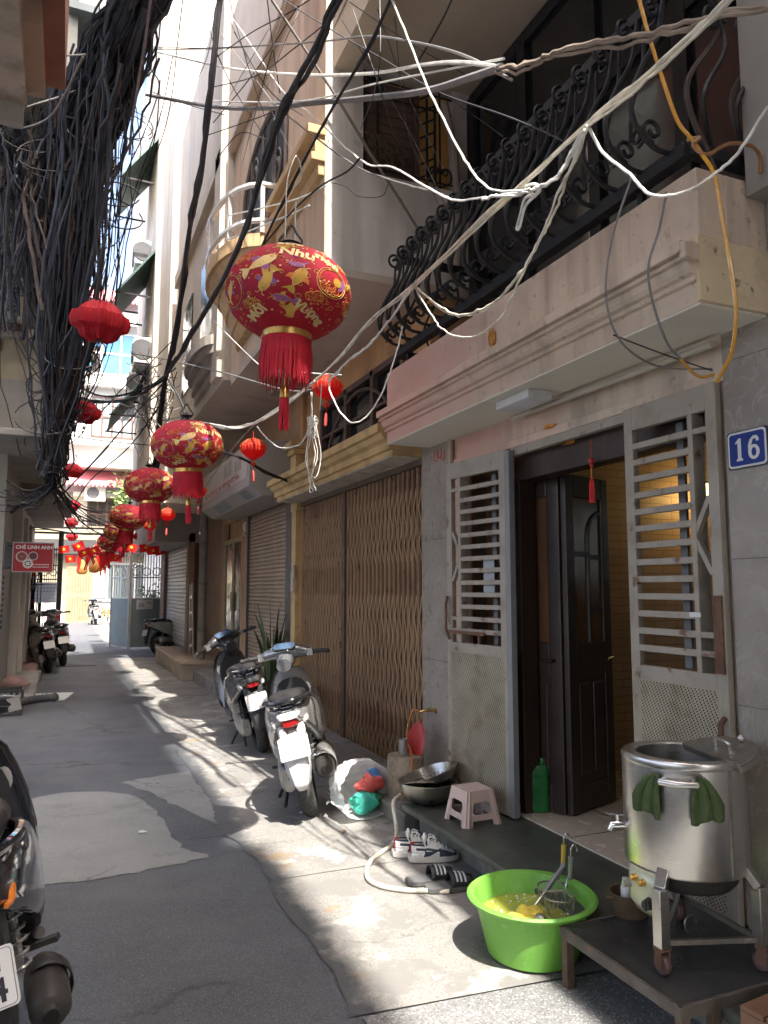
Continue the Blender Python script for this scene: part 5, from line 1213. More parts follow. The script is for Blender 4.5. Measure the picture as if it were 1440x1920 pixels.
    for s in (-1,1):
        m=MB(); m.tube(coil((s*.098,-.035,.36),(s*.09,.05,.62),.027,8,.006),.0055,5); m.tube([(s*.098,-.04,.27),(s*.09,.06,.66)],.013,8); m.tube([(s*.098,-.04,.27),(s*.097,-.01,.36)],.024,8); m.build('shock_absorber', silver_p if s>0 else black_pl, root)
    # handlebar: cowl, dash, grips, levers
    m=MB(); m.xf(SA)
    m.sell([(-.23,.99,1.0,.02,.02),(-.19,.99,1.005,.035,.035),(-.10,1.0,1.02,.06,.055),(0,1.02,1.03,.085,.065),(.10,1.0,1.02,.06,.055),(.19,.99,1.005,.035,.035),(.23,.99,1.0,.02,.02)],16,2.2,'x')
    m.sell([(.86,0,.93,.06,.05),(.95,0,.96,.075,.07),(1.08,0,.98,.075,.06),(1.12,0,.97,.04,.03)],14,2.3)
    hc = m.build('handlebar_cowl', body if body!=silver_p else M('pewter_paint',(.22,.225,.235),.2,.5,.1,3,coat=.9), root)
    m=MB(); m.xf(SA@Matrix.Translation((0,.955,1.068))@Matrix.Rotation(R(28),4,'X')); m.prism(rrect(.17,.085,.035),'z',0,.008); m.build('dash', M('dash_glass',(.03,.06,.10),.06,coat=1), hc, smooth=False)
    m=MB(); m.xf(SA@Matrix.Translation((0,.955,1.071))@Matrix.Rotation(R(28),4,'X')); m.prism(rrect(.19,.105,.04),'z',-.012,.004); m.build('dash_rim', black_gl, hc, smooth=False, bevel=.004)
    for s in (-1,1):
        m=MB(); m.xf(SA); m.tube([(s*.22,.985,1.0),(s*.29,.965,1.0),(s*.35,.93,.995)],.0165,10); m.ball((s*.352,.929,.995),.019,10,6)
        for k in range(6): x=.25+k*.015; m.lathe([(.0178,-.002),(.0178,.002)],10,(s*x,.978-(x-.22)*.25,1.0),'x')
        m.build('grip', rubber, root)
        m=MB(); m.xf(SA); m.box(s*.20-.025,s*.20+.025,.955,1.015,.975,1.03); m.tube(smoothpath([(s*.20,1.02,1.0),(s*.25,1.05,.995),(s*.33,1.01,.985),(s*.37,.97,.98)],4),.006,6); m.build('brake_lever', alu, root)
        if mirrors:
            m=MB(); m.xf(SA); m.tube(smoothpath([(s*.19,1.0,1.02),(s*.24,1.02,1.14),(s*.30,1.0,1.22)],4),.006,6); m.build('mirror_stalk', black_pl, root)
            m=MB(); m.xf(SA); m.ball((s*.32,.99,1.24),(.062,.018,.042),16,8); m.build('mirror', black_pl, root)
    # stand, pegs
    m=MB(); m.tube(smoothpath([(-.10,.42,.22),(-.20,.40,.10),(-.24,.42,.035)],4),.011,6); m.cbox((-.245,.43,.028),(.05,.06,.01)); m.tube([(-.12,.15,.2),(-.15,-.12,.13)],.012,6); m.build('side_stand', iron, root)
    for s in (-1,1): m=MB(); m.bar((s*.11,.28,.30),(s*.21,.24,.315),.03,.018); m.build('foot_peg', rubber, root)
    return root
grp='scooters parked along the alley'
dkgrey = M('dark_grey_paint',(.05,.052,.058),.28,.3,.15,3,coat=.8)
s1 = scooter('silver scooter with a big white mudflap parked by the white bag', (1.585,4.97,-.005), 17, -13, silver_p, white_p, steer=12, group=grp, mud=white_p)
s2 = scooter('dark scooter with white plate parked behind the silver one by the snake plant', (1.75,7.0,0), 4, -14, dkgrey, silver_p, steer=-20, group=grp, mud=M('dark_flap',(.04,.04,.042),.5))
nbody = M('deep_blue_black',(.012,.014,.022),.12,0,.2,4,coat=1)
s3 = scooter('glossy black scooter cut off by the picture edge, round muffler showing', (-.100,2.585,0), -5, -11, nbody, M('tan_panel',(.19,.16,.14),.35,.2,coat=.5), steer=0, group=grp, mud=black_pl, amber=True, dark_pipe=True)
for ch in s3.children:
    if ch.name.startswith('number_plate'):
        m=MB(); m.xf(Matrix.Translation((0,-.395,.535))@Matrix.Rotation(R(-18),4,'X'))
        vs,fs=text_mesh('4',.075,.002); m.add([(v[0]+.052,-.0042,v[1]-.03) for v in vs],fs); m.bar((.055,-.0042,.015),(.055,-.0042,.055),.012,.001)
        m.build('plate_digits', M('plate_ink',(.02,.02,.03),.5), ch, smooth=False)
cream_s = M('ivory_scooter',(.46,.44,.39),.3,0,.08,3,coat=.7)
s4 = scooter('ivory scooter with a small plate parked by the pinkish steps', (-.22,15.05,0), -12, -10, cream_s, M('dk_trim',(.05,.05,.05),.4), steer=-10, group=grp, mud=black_pl)
s5 = scooter('grey scooter parked just beyond the ivory one', (.02,16.2,0), -8, -8, silver_p, black_gl, steer=0, group=grp, mud=black_pl)
s6 = scooter('dark scooter with red tail light tucked beside the white roller shutter', (2.05,17.75,0), 62, -8, M('green_white',(.40,.44,.42),.3,coat=.6), black_gl, steer=0, group=grp, mud=black_pl)
s7 = scooter('small distant scooter standing in the sun beyond the gates', (1.22,34.0,.006), -4, -3, black_gl, white_p, steer=10, group=grp, mud=white_p)
# ------------------------------------------------------------------ lanterns
LR, LZ = .30, .215
def lat(lon, la, off=.0):
    """point on the lantern skin: lon from the front (degrees, + to the right), la degrees up"""
    a = R(lon)-PI/2; c = math.cos(R(la))**.92; 
    return ((LR+off)*c*math.cos(a), (LR+off)*c*math.sin(a), (LZ+off)*math.sin(R(la)))
def big_lantern_proto():
    t = thing('printed_lantern', 'x', 'lantern')
    m = MB(); prof=[]
    for k in range(29):
        la = -68+136*k/28; p = lat(90,la); prof.append((p[0],p[2]))
    m.lathe(prof,64)
    m.v=[(x*(1-.006*(abs(math.sin(8*math.atan2(y,x)))<.08)),y,z) for (x,y,z) in m.v]
    body = m.build('paper_body', red_cloth, t, ang=60)
    def grid(n1,n2,fn):   # a small patch of skin as a polygon strip
        pass
    pr = {k:MB() for k in ('gold','pale','purple','orange')}
    def poly(kind, pts, lon0, la0, s=1, rot=0, off=.0022):
        c,s_ = math.cos(R(rot)),math.sin(R(rot))
        P = [((x*c-y*s_)*s,(x*s_+y*c)*s) for (x,y) in pts]
        # fan triangulation kept on the curved skin
        cx=sum(p[0] for p in P)/len(P); cy=sum(p[1] for p in P)/len(P)
        f = lambda x,y: lat(lon0+x/max(.3,math.cos(R(la0+y))),la0+y,off)
        vs=[f(cx,cy)]; n=len(P); rings=[]
        for r_ in (.5,1.0): vs += [f(cx+(p[0]-cx)*r_,cy+(p[1]-cy)*r_) for p in P]
        fs=[(0,1+k,1+(k+1)%n) for k in range(n)]+[(1+k,1+n+k,1+n+(k+1)%n,1+(k+1)%n) for k in range(n)]
        pr[kind].add(vs,fs)
    def line(kind, pts, lon0, la0, s=1, rot=0, w=.0030, closed=False):
        c,s_ = math.cos(R(rot)),math.sin(R(rot)); P=[]
        for (x,y) in pts:
            X,Y=(x*c-y*s_)*s,(x*s_+y*c)*s; P.append(lat(lon0+X/max(.3,math.cos(R(la0+Y))),la0+Y,.0012))
        pr[kind].tube(P,w*.6,4,closed=closed)
    def circ(r,n=14,x=0,y=0): return [(x+r*math.cos(2*PI*k/n),y+r*math.sin(2*PI*k/n)) for k in range(n)]
    def carp(lon, la, s, rot, k1='gold', k2='pale', fin='purple'):
        bodyp=[(10,0),(8,3.2),(3,4.6),(-3,3.6),(-8,1.2),(-10,0),(-8,-1.5),(-3,-3.6),(3,-4.4),(8,-3)]
        poly(k1,bodyp,lon,la,s,rot)
        poly(k1,[(-9.5,.3),(-13,4),(-16,7),(-14.5,2.5),(-16.5,-.5),(-17,-5),(-13,-3.5),(-9.5,-.6)],lon,la,s,rot)
        poly(fin,[(2,4.4),(0,8),(-5,9),(-4,6),(-6,3)],lon,la,s,rot); poly(fin,[(3,-4.2),(1,-8),(-3,-9.5),(-2.5,-6),(-3,-3.6)],lon,la,s,rot)
        for j in range(5):
            x=4-j*2.4; line('orange',[(x,2.6-.3*j),(x-1.2,0),(x,-2.6+.3*j)],lon,la,s,rot,.0022)
        poly('orange',circ(1.1,10,7,.8),lon,la,s,rot,.004); line(k2,[(9.8,-.8),(12.5,-2.5),(12,-4.5)],lon,la,s,rot); line(k2,[(9.8,.8),(13,2),(13.6,4)],lon,la,s,rot)
        line(k2,[(p[0]*1.03,p[1]*1.06) for p in bodyp],lon,la,s,rot,.0024,True)
    def cloud(lon, la, s, kind='orange'):
        for (x,y,r_) in ((0,0,5),(7,2,6),(14,-.5,4.5),(5,-4,4)):
            line(kind,circ(r_,16,x,y),lon,la,s,0,.0026,True); line(kind,[(x+r_*(1-.11*k)*.75*math.cos(k*.8),y+r_*(1-.11*k)*.75*math.sin(k*.8)) for k in range(9)],lon,la,s,0,.0022)
    for base in (-12,168):       # the print repeats on the back
        carp(base-12,10,1.45,32,'pale','gold','purple'); carp(base+21,-8,1.15,66,'gold','pale','orange'); carp(base-8,-14,1.15,-118,'gold','pale','purple')
        poly('gold',[(-3,0),(-9,9),(-13,17),(-8,14),(-6,18),(-3,11),(-1,17),(2,9),(1,2)],base-6,-16,.9,-20); poly('purple',[(2,0),(9,4),(15,3),(19,6),(14,-1),(8,-3)],base+10,6,1)
        carp(base+6,-33,.85,168,'purple','gold','gold'); poly('gold',[(-2,-9),(2,-9),(2.6,-3),(7,3),(2,1),(0,5),(-3,1),(-8,2),(-3,-3)],base+16,-43,1.35)
        line('gold',circ(13,30),base+55,-4,1.2,0,.003,True); line('pale',circ(15,30),base+55,-4,1.2,0,.0025,True); cloud(base+46,-12,.95); poly('gold',circ(4.5,12),base+60,-2,1.2,0); poly('purple',[(0,-8),(6,-5),(8,2),(5,7),(2,2)],base+62,-2,1.2)
        line('gold',circ(14,30),base-54,-14,1.3,0,.003,True); line('purple',circ(16,30),base-54,-14,1.3,0,.0025,True); carp(base-54,-14,.9,60,'gold','pale','purple')
        cloud(base+34,-27,.95); cloud(base-36,-36,.8,'gold'); cloud(base+80,-20,.9); cloud(base-86,2,.9,'orange'); carp(base+92,8,1.1,20); carp(base-82,-22,1.0,200,'pale','gold','purple'); cloud(base-40,22,.9); cloud(base+2,36,.8,'gold'); cloud(base+70,24,.8)
        random.seed(21)
        for k in range(120):
            poly('gold' if k%3 else 'pale',circ(random.uniform(.5,1.3),7),base+random.uniform(-90,90),random.uniform(-58,52),1)
        for k in range(46):
            r_=random.uniform(1.6,3.6); a_=random.random()*6.28; s_=random.choice((-1,1)); line(random.choice(('gold','pale','orange','purple')),[(r_*(1-.09*j)*math.cos(a_+s_*j*.7),r_*(1-.09*j)*math.sin(a_+s_*j*.7)) for j in range(9)],base+random.uniform(-90,90),random.uniform(-48,48),1,0,.0022)
        for k in range(26): line('gold',circ(random.uniform(1.6,2.8),10),base+random.uniform(-90,90),random.uniform(-45,48),1,0,.002,True)
        poly('purple',circ(2.2,10),base+14,8,1)
        for j in range(8): line('pale',[(2.6*math.cos(j*PI/4),2.6*math.sin(j*PI/4)),(4.6*math.cos(j*PI/4),4.6*math.sin(j*PI/4))],base+14,8,1,0,.0018)
    for k,mm in (('gold',gold),('pale',gold_pale),('purple',purple_pr),('orange',orange_pr)): pr[k].build(k+'_print',mm,t)
    def wrap(s, size, lon0, la0, rot, mat, bold=.6):
        vs,fs=text_mesh(s,size,bold); m=MB(); c,s_=math.cos(R(rot)),math.sin(R(rot)); P=[]
        for v in vs:
            X,Y=v[0]*c-v[1]*s_,v[0]*s_+v[1]*c; P.append(lat(lon0+X/max(.3,math.cos(R(la0+Y))),la0+Y,.003))
        m.add(P,fs); return m
    big=MB(); 
    for base in (-12,168):
        for (s,size,lo,la,rot) in (('Như',17,base+20,24,-10),('Thịnh',11.5,base+50,22,-24),('Mới',15,base-30,-47,28),('Vượng',13,base+40,-45,-26),('Sức',15,base+12,47,-4)):
            q=wrap(s,size,lo,la,rot,gold_pale); big.add(q.v,q.f)
    big.build('greeting_lettering', gold_pale, t, smooth=False)
    z0=-LZ*math.sin(R(68)); r0=LR*math.cos(R(68))**.92
    m=MB(); m.lathe([(r0*.92,z0+.004),(r0*1.0,z0),(r0*1.0,z0-.030),(r0*.94,z0-.032)],36); m.build('gold_ring', brass, t)
    m=MB(); random.seed(4)
    for layer in range(2):
        n=120
        for k in range(n):
            a=2*PI*(k+.5*layer)/n; rr=r0*(.97-.05*layer); L_=.205+random.uniform(-.025,.03)
            dx=random.gauss(0,.006); c,s_=math.cos(a),math.sin(a); w_=.0034
            p0=Vector((rr*c,rr*s_,z0-.026)); p1=Vector(((rr+.012)*c-s_*dx*.5,(rr+.012)*s_+c*dx*.5,z0-.026-L_*.5)); p2=Vector(((rr+.006+random.gauss(0,.006))*c-s_*dx,(rr+.006)*s_+c*dx,z0-.026-L_))
            tg=Vector((-s_,c,0))*w_
            m.add([p0-tg,p0+tg,p1+tg,p2+tg*.5,p2-tg*.5,p1-tg],[(0,1,2,5),(5,2,3,4)])
    m.build('fringe', red_fringe, t, smooth=False)
    m=MB(); m.lathe([(.006,-.40),(.006,-.47)],8); m.lathe([(.004,-.44),(.014,-.455),(.022,-.475),(.024,-.51),(.020,-.515)],18); m.tube([(0,0,z0),(0,0,-.46)],.003,6); m.build('tassel_cap', brass, t)
    m=MB()
    for k in range(44):
        a=2*PI*k/44; rr=.020*(1 if k%2 else .7); x,y=rr*math.cos(a),rr*math.sin(a)
        m.tube([(x,y,-.512),(x*1.12,y*1.12,-.58),(x*1.05+random.gauss(0,.003),y*1.05,-.655+random.uniform(-.015,.015))],.0026,4)
    m.build('tassel', red_fringe, t)
    m=MB(); z1=-z0; m.lathe([(r0*.9,z1-.004),(r0*.6,z1+.012),(.02,z1+.018),(.02,z1+.04),(0,z1+.04)],24); m.build('top_cap', black_pl, t)
    m=MB(); m.tube(smoothpath([(-.035,0,z1+.04),(-.055,0,z1+.075),(-.03,0,z1+.11),(0,0,z1+.155),(.03,0,z1+.11),(.055,0,z1+.075),(.035,0,z1+.04)],5),.006,6); m.lathe([(.0,z1+.035),(.035,z1+.04),(.055,z1+.055),(.02,z1+.062),(.012,z1+.08),(0,z1+.085)],16); m.build('hook', black_pl, t)
    return t
LAN = [((541,553),232),((351,835),132),((281,911),93),((240,970),68),((222,996),54),((206,1016),46),((195,1030),41),((188,1040),36)]
LL = ['largest red lantern with gold carp print, hanging in shade','second big printed lantern, one side catching sunlight','third big printed lantern above the alley, gold medallion on its front','fourth printed lantern in the row, below and behind the third','fifth printed lantern of the row, partly hidden by the fourth','sixth printed lantern of the row toward the gates','seventh printed lantern of the row, small in the distance','last and smallest printed lantern of the row, above the flags']
lproto = big_lantern_proto(); lanobjs=[]
for i,((u,v),w_) in enumerate(LAN):
    zc = FPX*.6/w_; p = DP(u,v,zc); face = math.atan2(-p.x,p.y)   # prints hang facing roughly back down the alley
    rot=(0,0,face+[R(0),R(24),R(60),R(100),R(150),R(40),R(80),R(10)][i])
    o = lproto if i==0 else dup(lproto,p,rot)
    o.location=p; o.rotation_euler=(R([0,3,-4,5,-3,4,-5,3][i]),R([1.5,-4,3,-2,5,-4,3,-3][i]),rot[2]); o['label']=LL[i]; o['group']='big printed lanterns strung along the alley'; lanobjs.append(o)
# wire hangers of the nearest lantern
hw_ = thing('lantern_wire', 'pair of steel wires with a loop holding up the largest lantern', 'hanger', tuple(lanobjs[0].location))
m=MB()
for s in (-1,1): m.tube([(s*.024,0,.17),(s*.024+.006,0,.48)],.004,6)
m.tube(smoothpath([(-.02,0,.48),(-.01,0,.60),(.03,.0,.72),(.06,.0,.62),(.03,0,.56)],5),.004,5); m.build('steel_wire', alu, hw_)

# small ribbed lanterns
def small_proto():
    t=thing('small_lantern','x','lantern'); m=MB()
    prof=[(.035,.085),(.05,.082),(.078,.06),(.105,.028),(.11,.0),(.10,-.03),(.075,-.06),(.045,-.078),(.03,-.082)]
    m.lathe(prof,44); m.v=[(x*(1+.05*math.cos(11*math.atan2(y,x))),y*(1+.05*math.cos(11*math.atan2(y,x))),z) for (x,y,z) in m.v]
    m.build('ribbed_body', fabric('small_lantern_red',(.78,.022,.025),.55), t)
    m=MB()
    for k in range(22):
        a=2*PI*k/22; P=[]
        for (r_,z) in prof[1:6]:
            s=1.055; P.append((r_*s*math.cos(a),r_*s*math.sin(a),z+.002))
        m.tube(P,.0016,4)
    for z,r_ in ((.045,.095),(.02,.112)): m.tube([(r_*1.05*math.cos(a)*(1+.03*math.cos(11*a)),r_*1.05*math.sin(a)*(1+.03*math.cos(11*a)),z+.006*math.cos(22*a)) for a in [2*PI*k/66 for k in range(66)]],.0015,4,closed=True)
    m.build('gold_thread', M('dull_gold_thread',(.62,.20,.05),.5), t)
    m=MB(); m.lathe([(.0,.10),(.02,.098),(.036,.086),(.03,.082)],14); m.lathe([(.03,-.082),(.034,-.09),(.02,-.098),(.0,-.1)],14); m.ball((0,0,-.135),(.024,.024,.02),12,8); m.tube([(0,0,-.09),(0,0,-.2)],.0025,5); m.tube([(0,0,.1),(0,0,.16)],.003,5); m.build('bead_and_cap', fabric('bead_red',(.70,.06,.03),.4), t)
    m=MB(); m.lathe([(.0,-.19),(.008,-.2),(.013,-.24),(.011,-.29),(.0,-.295)],12); m.build('tassel', fabric('tassel_pink',(.75,.12,.10),.3), t)
    return t
SM=[((614,726),60,'small ribbed red lantern glowing in the sun beside the pink balcony corner'),((475,842),50,'small orange red lantern hanging below the white cable before the bay'),((370,921),36,'small round red lantern beside the fringe of the second big lantern'),((314,965),31,'small red lantern low before the grey awning'),((281,986),24,'small red lantern just before the grey awning\'s edge'),((322,905),20,'small lantern tucked at the sunny edge of the third big lantern'),((258,1006),18,'tiny red lantern close beside the fifth big lantern'),((243,1028),15,'tiny red lantern further along near the gate leaves')]
sp_=small_proto()
for i,((u,v),w_,lab) in enumerate(SM):
    p=DP(u,v,FPX*.235/w_); o=sp_ if i==0 else dup(sp_,p)
    o.location=p; o.rotation_euler=(R(random.uniform(-4,4)),R(random.uniform(-4,4)),i*.7); o['label']=lab; o['group']='small red lanterns on the white cable'
# lobed red lanterns on the left string
def lobed():
    t=thing('lobed_lantern','x','lantern'); m=MB(); n=160; prof=[(.03,.115),(.07,.118),(.10,.095),(.125,.06),(.16,.045),(.172,0),(.16,-.045),(.12,-.065),(.105,-.10),(.07,-.125),(.03,-.12)]
    m.lathe(prof,n); m.v=[(x*(1+.085*math.cos(8*math.atan2(y,x))+.018*math.cos(40*math.atan2(y,x))),y*(1+.085*math.cos(8*math.atan2(y,x))+.018*math.cos(40*math.atan2(y,x))),z*(1+.05*math.cos(16*math.atan2(y,x)))) for (x,y,z) in m.v]
    m.build('cloth_body', red_lot, t)
    m=MB(); m.lathe([(.0,.125),(.03,.122),(.032,.112)],14); m.lathe([(.03,-.118),(.028,-.13),(.0,-.132)],14); m.tube([(0,0,.12),(0,0,.3)],.003,5); m.tube([(0,0,-.12),(0,0,-.36)],.003,5); m.build('cord', cable_b, t)
    return t
LB=[((188,603),100,'large lobed red cloth lantern, biggest of its string, by the cable mass'),((160,773),55,'second lobed red lantern, hanging just below the biggest lobed one'),((137,882),35,'third lobed red lantern, hanging just above the pink awning'),((135,948),29,'fourth lobed lantern, just below the pink awning'),((134,980),24,'fifth lobed lantern, between the fourth and the lowest lobed one'),((135,1006),21,'lowest lobed lantern of its string, right over the flags')]
lb=lobed()
for i,((u,v),w_,lab) in enumerate(LB):
    p=DP(u,v,FPX*.345/w_); o=lb if i==0 else dup(lb,p)
    o.location=p; o.rotation_euler=(R(random.uniform(-6,6)),R(random.uniform(-6,6)),i*.5); o['label']=lab; o['group']='lobed red lanterns on the left string'
# flags and gold lights before the gate
flag_r=fabric('flag_red',(.70,.02,.02),.45); flag_y=M('flag_star',(.85,.62,.05),.6)
def star(m,c,r_,y):
    P=[]
    for k in range(10):
        a=PI/2+k*PI/5; q=r_*(1 if k%2==0 else .4); P.append((c[0]+q*math.cos(a),y,c[1]+q*math.sin(a)))
    m.add(P,[tuple(range(10))])
def flagp():
    t=thing('paper_flag','x','flag'); m=MB(); nx,nz=8,6
    vs=[]; fs=[]
    for j in range(nz+1):
        for i in range(nx+1):
            x=-.16+.32*i/nx; z=-.11+.22*j/nz; vs.append((x,.02*math.sin(x*22+z*6),z))
    for j in range(nz):
        for i in range(nx): a=j*(nx+1)+i; fs.append((a,a+1,a+nx+2,a+nx+1))
    m.add(vs,fs); m.build('cloth', flag_r, t)
    m=MB(); star(m,(0,0),.06,-.022); star(m,(0,0),.06,.022); m.build('star', flag_y, t, smooth=False); return t
fl=flagp(); random.seed(9)
FL=[(120,1030,17.5),(147,1024,16.5),(158,1036,16.2),(176,1033,15.8),(216,1046,17.5),(232,1030,17),(246,1026,15.6),(287,1032,15.2),(273,1027,16),(132,1048,18),(300,1034,18)]
FLB=['red star flag hung on the dark gate post','red star flag a hand away from the dark gate post','tilted red star flag in the middle of the bunting','red star flag above the bigger gold lantern','red flag under the lantern row','red flag behind the lantern row','red flag in front of the pale gate bars','sunlit red flag at the right end of the bunting','red flag beside the right end of the bunting','dim red flag low over the gate opening','dim red flag hanging before the grey canopy']
for i,(u,v,zc) in enumerate(FL):
    p=DP(u,v,zc); o=fl if i==0 else dup(fl,p); o.scale=(.78,.78,.78); o.location=p; o.rotation_euler=(R(random.uniform(-12,12)),R(random.uniform(-25,25)),R(random.uniform(-30,30))); o['label']=FLB[i]; o['group']='red star flags strung before the gates'
GL=[(154,1063,17,'smaller pear shaped gold lantern glowing under the flags'),(177,1060,16.6,'bigger pear shaped gold lantern glowing beside it under the flags')]
for i,(u,v,zc,lab) in enumerate(GL):
    t=thing('gold_lantern',lab,'lantern',tuple(DP(u,v,zc)))
    m=MB(); m.lathe([(.02,.17),(.05,.12),(.10,.0),(.12,-.08),(.09,-.15),(.03,-.17),(0,-.17)],20); m.build('paper_shade', fabric('gold_paper',(.85,.50,.18),.55), t); m=MB(); m.lathe([(.02,.17),(.03,.2),(0,.22)],10); m.tube([(0,0,.2),(0,0,.5)],.004,5); m.build('cord', cable_b, t)
for i in range(7):
    u,v,zc=[(165,1048,16.4),(185,1050,16.8),(198,1050,16.9),(206,1046,17),(170,1036,15.9),(190,1044,16.2),(148,1050,16.9)][i]
    t=thing('ribbon_charm',['red ribbon charm between the two gold lanterns','red ribbon charm beside the bigger gold lantern','thin red ribbon charm under the last printed lantern','red ribbon charm further right under the row','red ribbon charm hanging above the gold lanterns','red ribbon charm behind the last printed lantern','red ribbon charm left of the gold lanterns'][i],'charm',tuple(DP(u,v,zc)),(0,R(random.uniform(-20,20)),0))
    m=MB(); m.sell([(-.01,0,0,.05,.11),(.01,0,0,.05,.11)],12,2.0); m.box(-.03,.0,-.004,.004,-.26,-.09); m.box(.005,.03,-.004,.004,-.24,-.09); m.build('ribbon', flag_r, t)
# tassel in the doorway
t=thing('door_tassel','red good luck tassel hanging in the open doorway of house 16','tassel',tuple(FX(1109,880,2.5)))
m=MB(); m.tube([(0,0,.16),(0,0,.06)],.002,5); m.ball((0,0,.045),(.016,.016,.016),12,8); m.ball((0,0,.02),(.01,.01,.012),10,6); m.build('bead', M('tassel_bead',(.5,.03,.02),.3), t)
m=MB(); m.tube([(0,0,.01),(0,0,-.05)],.004,5); m.build('cord', M('tassel_orange',(.6,.2,.04),.6), t)
m=MB()
for k in range(30):
    a=2*PI*k/30; q=.013 if k%2 else .008; m.tube([(q*.5*math.cos(a),q*.5*math.sin(a),-.05),(q*math.cos(a),q*math.sin(a),-.08),(q*math.cos(a),q*math.sin(a),-.175)],.0022,4)
m.build('fringe', M('tassel_fringe',(.72,.02,.015),.6), t)
# ------------------------------------------------------------------ cables
def CP(u,v,mode,val):
    return FX(u,v,val) if mode=='x' else FY(u,v,val) if mode=='y' else DP(u,v,val)
def cable(label, r, mat, pts, group=None, k=7, jit=0, n=6, name='cable', twin=0):
    P=[CP(*p) for p in pts]; m=MB(); path=smoothpath(P,k,jit); m.tube(path,r,n)
    for t in range(twin):
        random.seed(len(label)+t); off=[Vector((random.gauss(0,r*1.2),random.gauss(0,r*1.2),random.gauss(0,r*1.6))) for _ in path]
        o=Vector(); q=[]
        for i,p in enumerate(path):
            o=o*.88+off[i]*.28; q.append(p+o+Vector((0,0,-r*1.1*(t+1)*.6)))
        m.tube(q,r*.8,n)
    return tag(m.build(name,mat),label,'cable',group)
random.seed(31)
# the great tangle on the left: one snarled mass of telephone and power lines
cb = thing('cable_bundle','huge dark tangle of overhead cables hanging down over the lobed lanterns','cable bundle',(0,9,5))
PC = Matrix.Translation((0,-9,-5))
SK=[((300,-90),6.6,.18),((250,40),7.2,.28),((204,150),7.8,.36),((152,270),8.3,.40),((126,400),8.7,.26),((128,520),8.9,.19),((122,650),9.1,.19),((115,760),9.2,.16),((106,860),9.35,.12),((99,905),9.45,.09)]
SKP=[(FY(u,v,y),r) for ((u,v),y,r) in SK]
def along(s):
    s=max(0,min(len(SKP)-1.001,s)); i=int(s); f=s-i; return SKP[i][0].lerp(SKP[i+1][0],f), SKP[i][1]*(1-f)+SKP[i+1][1]*f
m=MB(); m.xf(PC)
for k in range(190):
    a=random.random()*6.28; rr=random.random()**.55; s0=random.choice([0,0,0,0,random.uniform(0,4)]); s1=random.uniform(5,9)
    a2=a+random.gauss(0,1.2); P=[]
    for i in range(13):
        c,r_=along(s0+(s1-s0)*i/12); w_=a+(a2-a)*i/12; P.append(c+Vector((math.cos(w_)*rr*r_,math.sin(w_)*rr*r_*.7,random.gauss(0,.02)))+Vector((random.gauss(0,.045),random.gauss(0,.04),0)))
    m.mat(0 if k%2 else 1); m.tube(smoothpath(P,3,.004),random.choice((.006,.009,.012,.016,.024)),4)
for k in range(16):     # tightly taped ropes of wire inside the mass
    a=random.random()*6.28; s0=random.uniform(0,2.5); s1=random.uniform(5.5,8.8); P=[]
    for i in range(10):
        c,r_=along(s0+(s1-s0)*i/9); P.append(c+Vector((math.cos(a+i*.25)*r_*.5,math.sin(a+i*.25)*r_*.4,0))+Vector((random.gauss(0,.03),0,0)))
    m.mat(k%2); q=smoothpath(P,4,.008); m.tube(q,[random.uniform(.028,.060) for _ in q],7)
m.build('trunk_cables',[cable_b,cable_blue],cb)
m=MB(); m.xf(PC)
for k in range(150):      # lines that drop out of the upper mass and gather lower down
    s0=random.uniform(1.2,3.6); c,r_=along(s0); p0=c+Vector((random.gauss(-.16,.22),random.gauss(0,.3),random.gauss(0,.2)))
    s1=random.uniform(4.6,8.5); q,r2=along(s1); q=q+Vector((random.gauss(-.05,r2*.8),random.gauss(0,r2),0))
    mid=Vector((p0.x*.6+q.x*.4+random.gauss(-.05,.14),(p0.y+q.y)/2,p0.z*.35+q.z*.65)); up=p0.lerp(mid,.4)+Vector((random.gauss(0,.09),0,0))
    m.mat((0,1,1,2)[k%4]); m.tube(smoothpath([p0,up,mid,q],6,.010),random.choice((.005,.006,.008,.014,.02)),4)
for k in range(60):      # towards the wall on the left
    c,r_=along(random.uniform(1.5,4.5)); p0=c+Vector((random.gauss(-.1,.15),random.gauss(0,.2),random.gauss(0,.15)))
    q=FY(random.uniform(-40,60),random.uniform(180,560),random.uniform(8.6,9.8)); md=p0.lerp(q,.5)+Vector((0,0,-random.uniform(.05,.45)))
    m.tube(smoothpath([p0,md,q],7,.008),random.choice((.005,.007,.010)),4)
for k in range(85):      # the loose mat against the wall at the edge of view
    u0=random.uniform(-30,95); y0=random.uniform(8.2,9.6); p0=FY(u0,random.uniform(170,300),y0); q=FY(u0+random.gauss(8,26),random.uniform(380,640),y0+random.gauss(0,.15))
    md=p0.lerp(q,.5)+Vector((random.gauss(0,.10),0,random.gauss(0,.1))); m.mat((0,1,1,2)[k%4]); m.tube(smoothpath([p0,p0.lerp(md,.5)+Vector((random.gauss(0,.06),0,0)),md,q],6,.010),random.choice((.006,.008,.012,.018)),4)
m.build('hanging_cables',[cable_b,cable_blue,M('brown_cable',(.075,.055,.05),.7,0,.4,6)],cb)
m=MB(); m.xf(PC)
for k in range(90):
    c,r_=along(random.choice([random.uniform(3.2,4.4),random.uniform(2,8)])); R_=random.uniform(.08,.24); ph=random.random()*6; tx=random.gauss(0,.5); c=c+Vector((random.gauss(0,r_*.6),random.gauss(-.1,r_*.5),random.gauss(0,.1)))
    P=[c+Vector((R_*1.5*math.cos(ph+t),R_*.6*math.sin(ph+t)*.6,R_*math.sin(ph+t)+tx*R_*math.cos(ph+t)*.5)) for t in [j*2*PI*.92/18 for j in range(19)]]
    m.mat(0 if k%4 else 2); m.tube(P,random.choice((.005,.006,.009)),4)
m.build('coiled_loops',[cable_b,cable_blue,cable_g],cb)
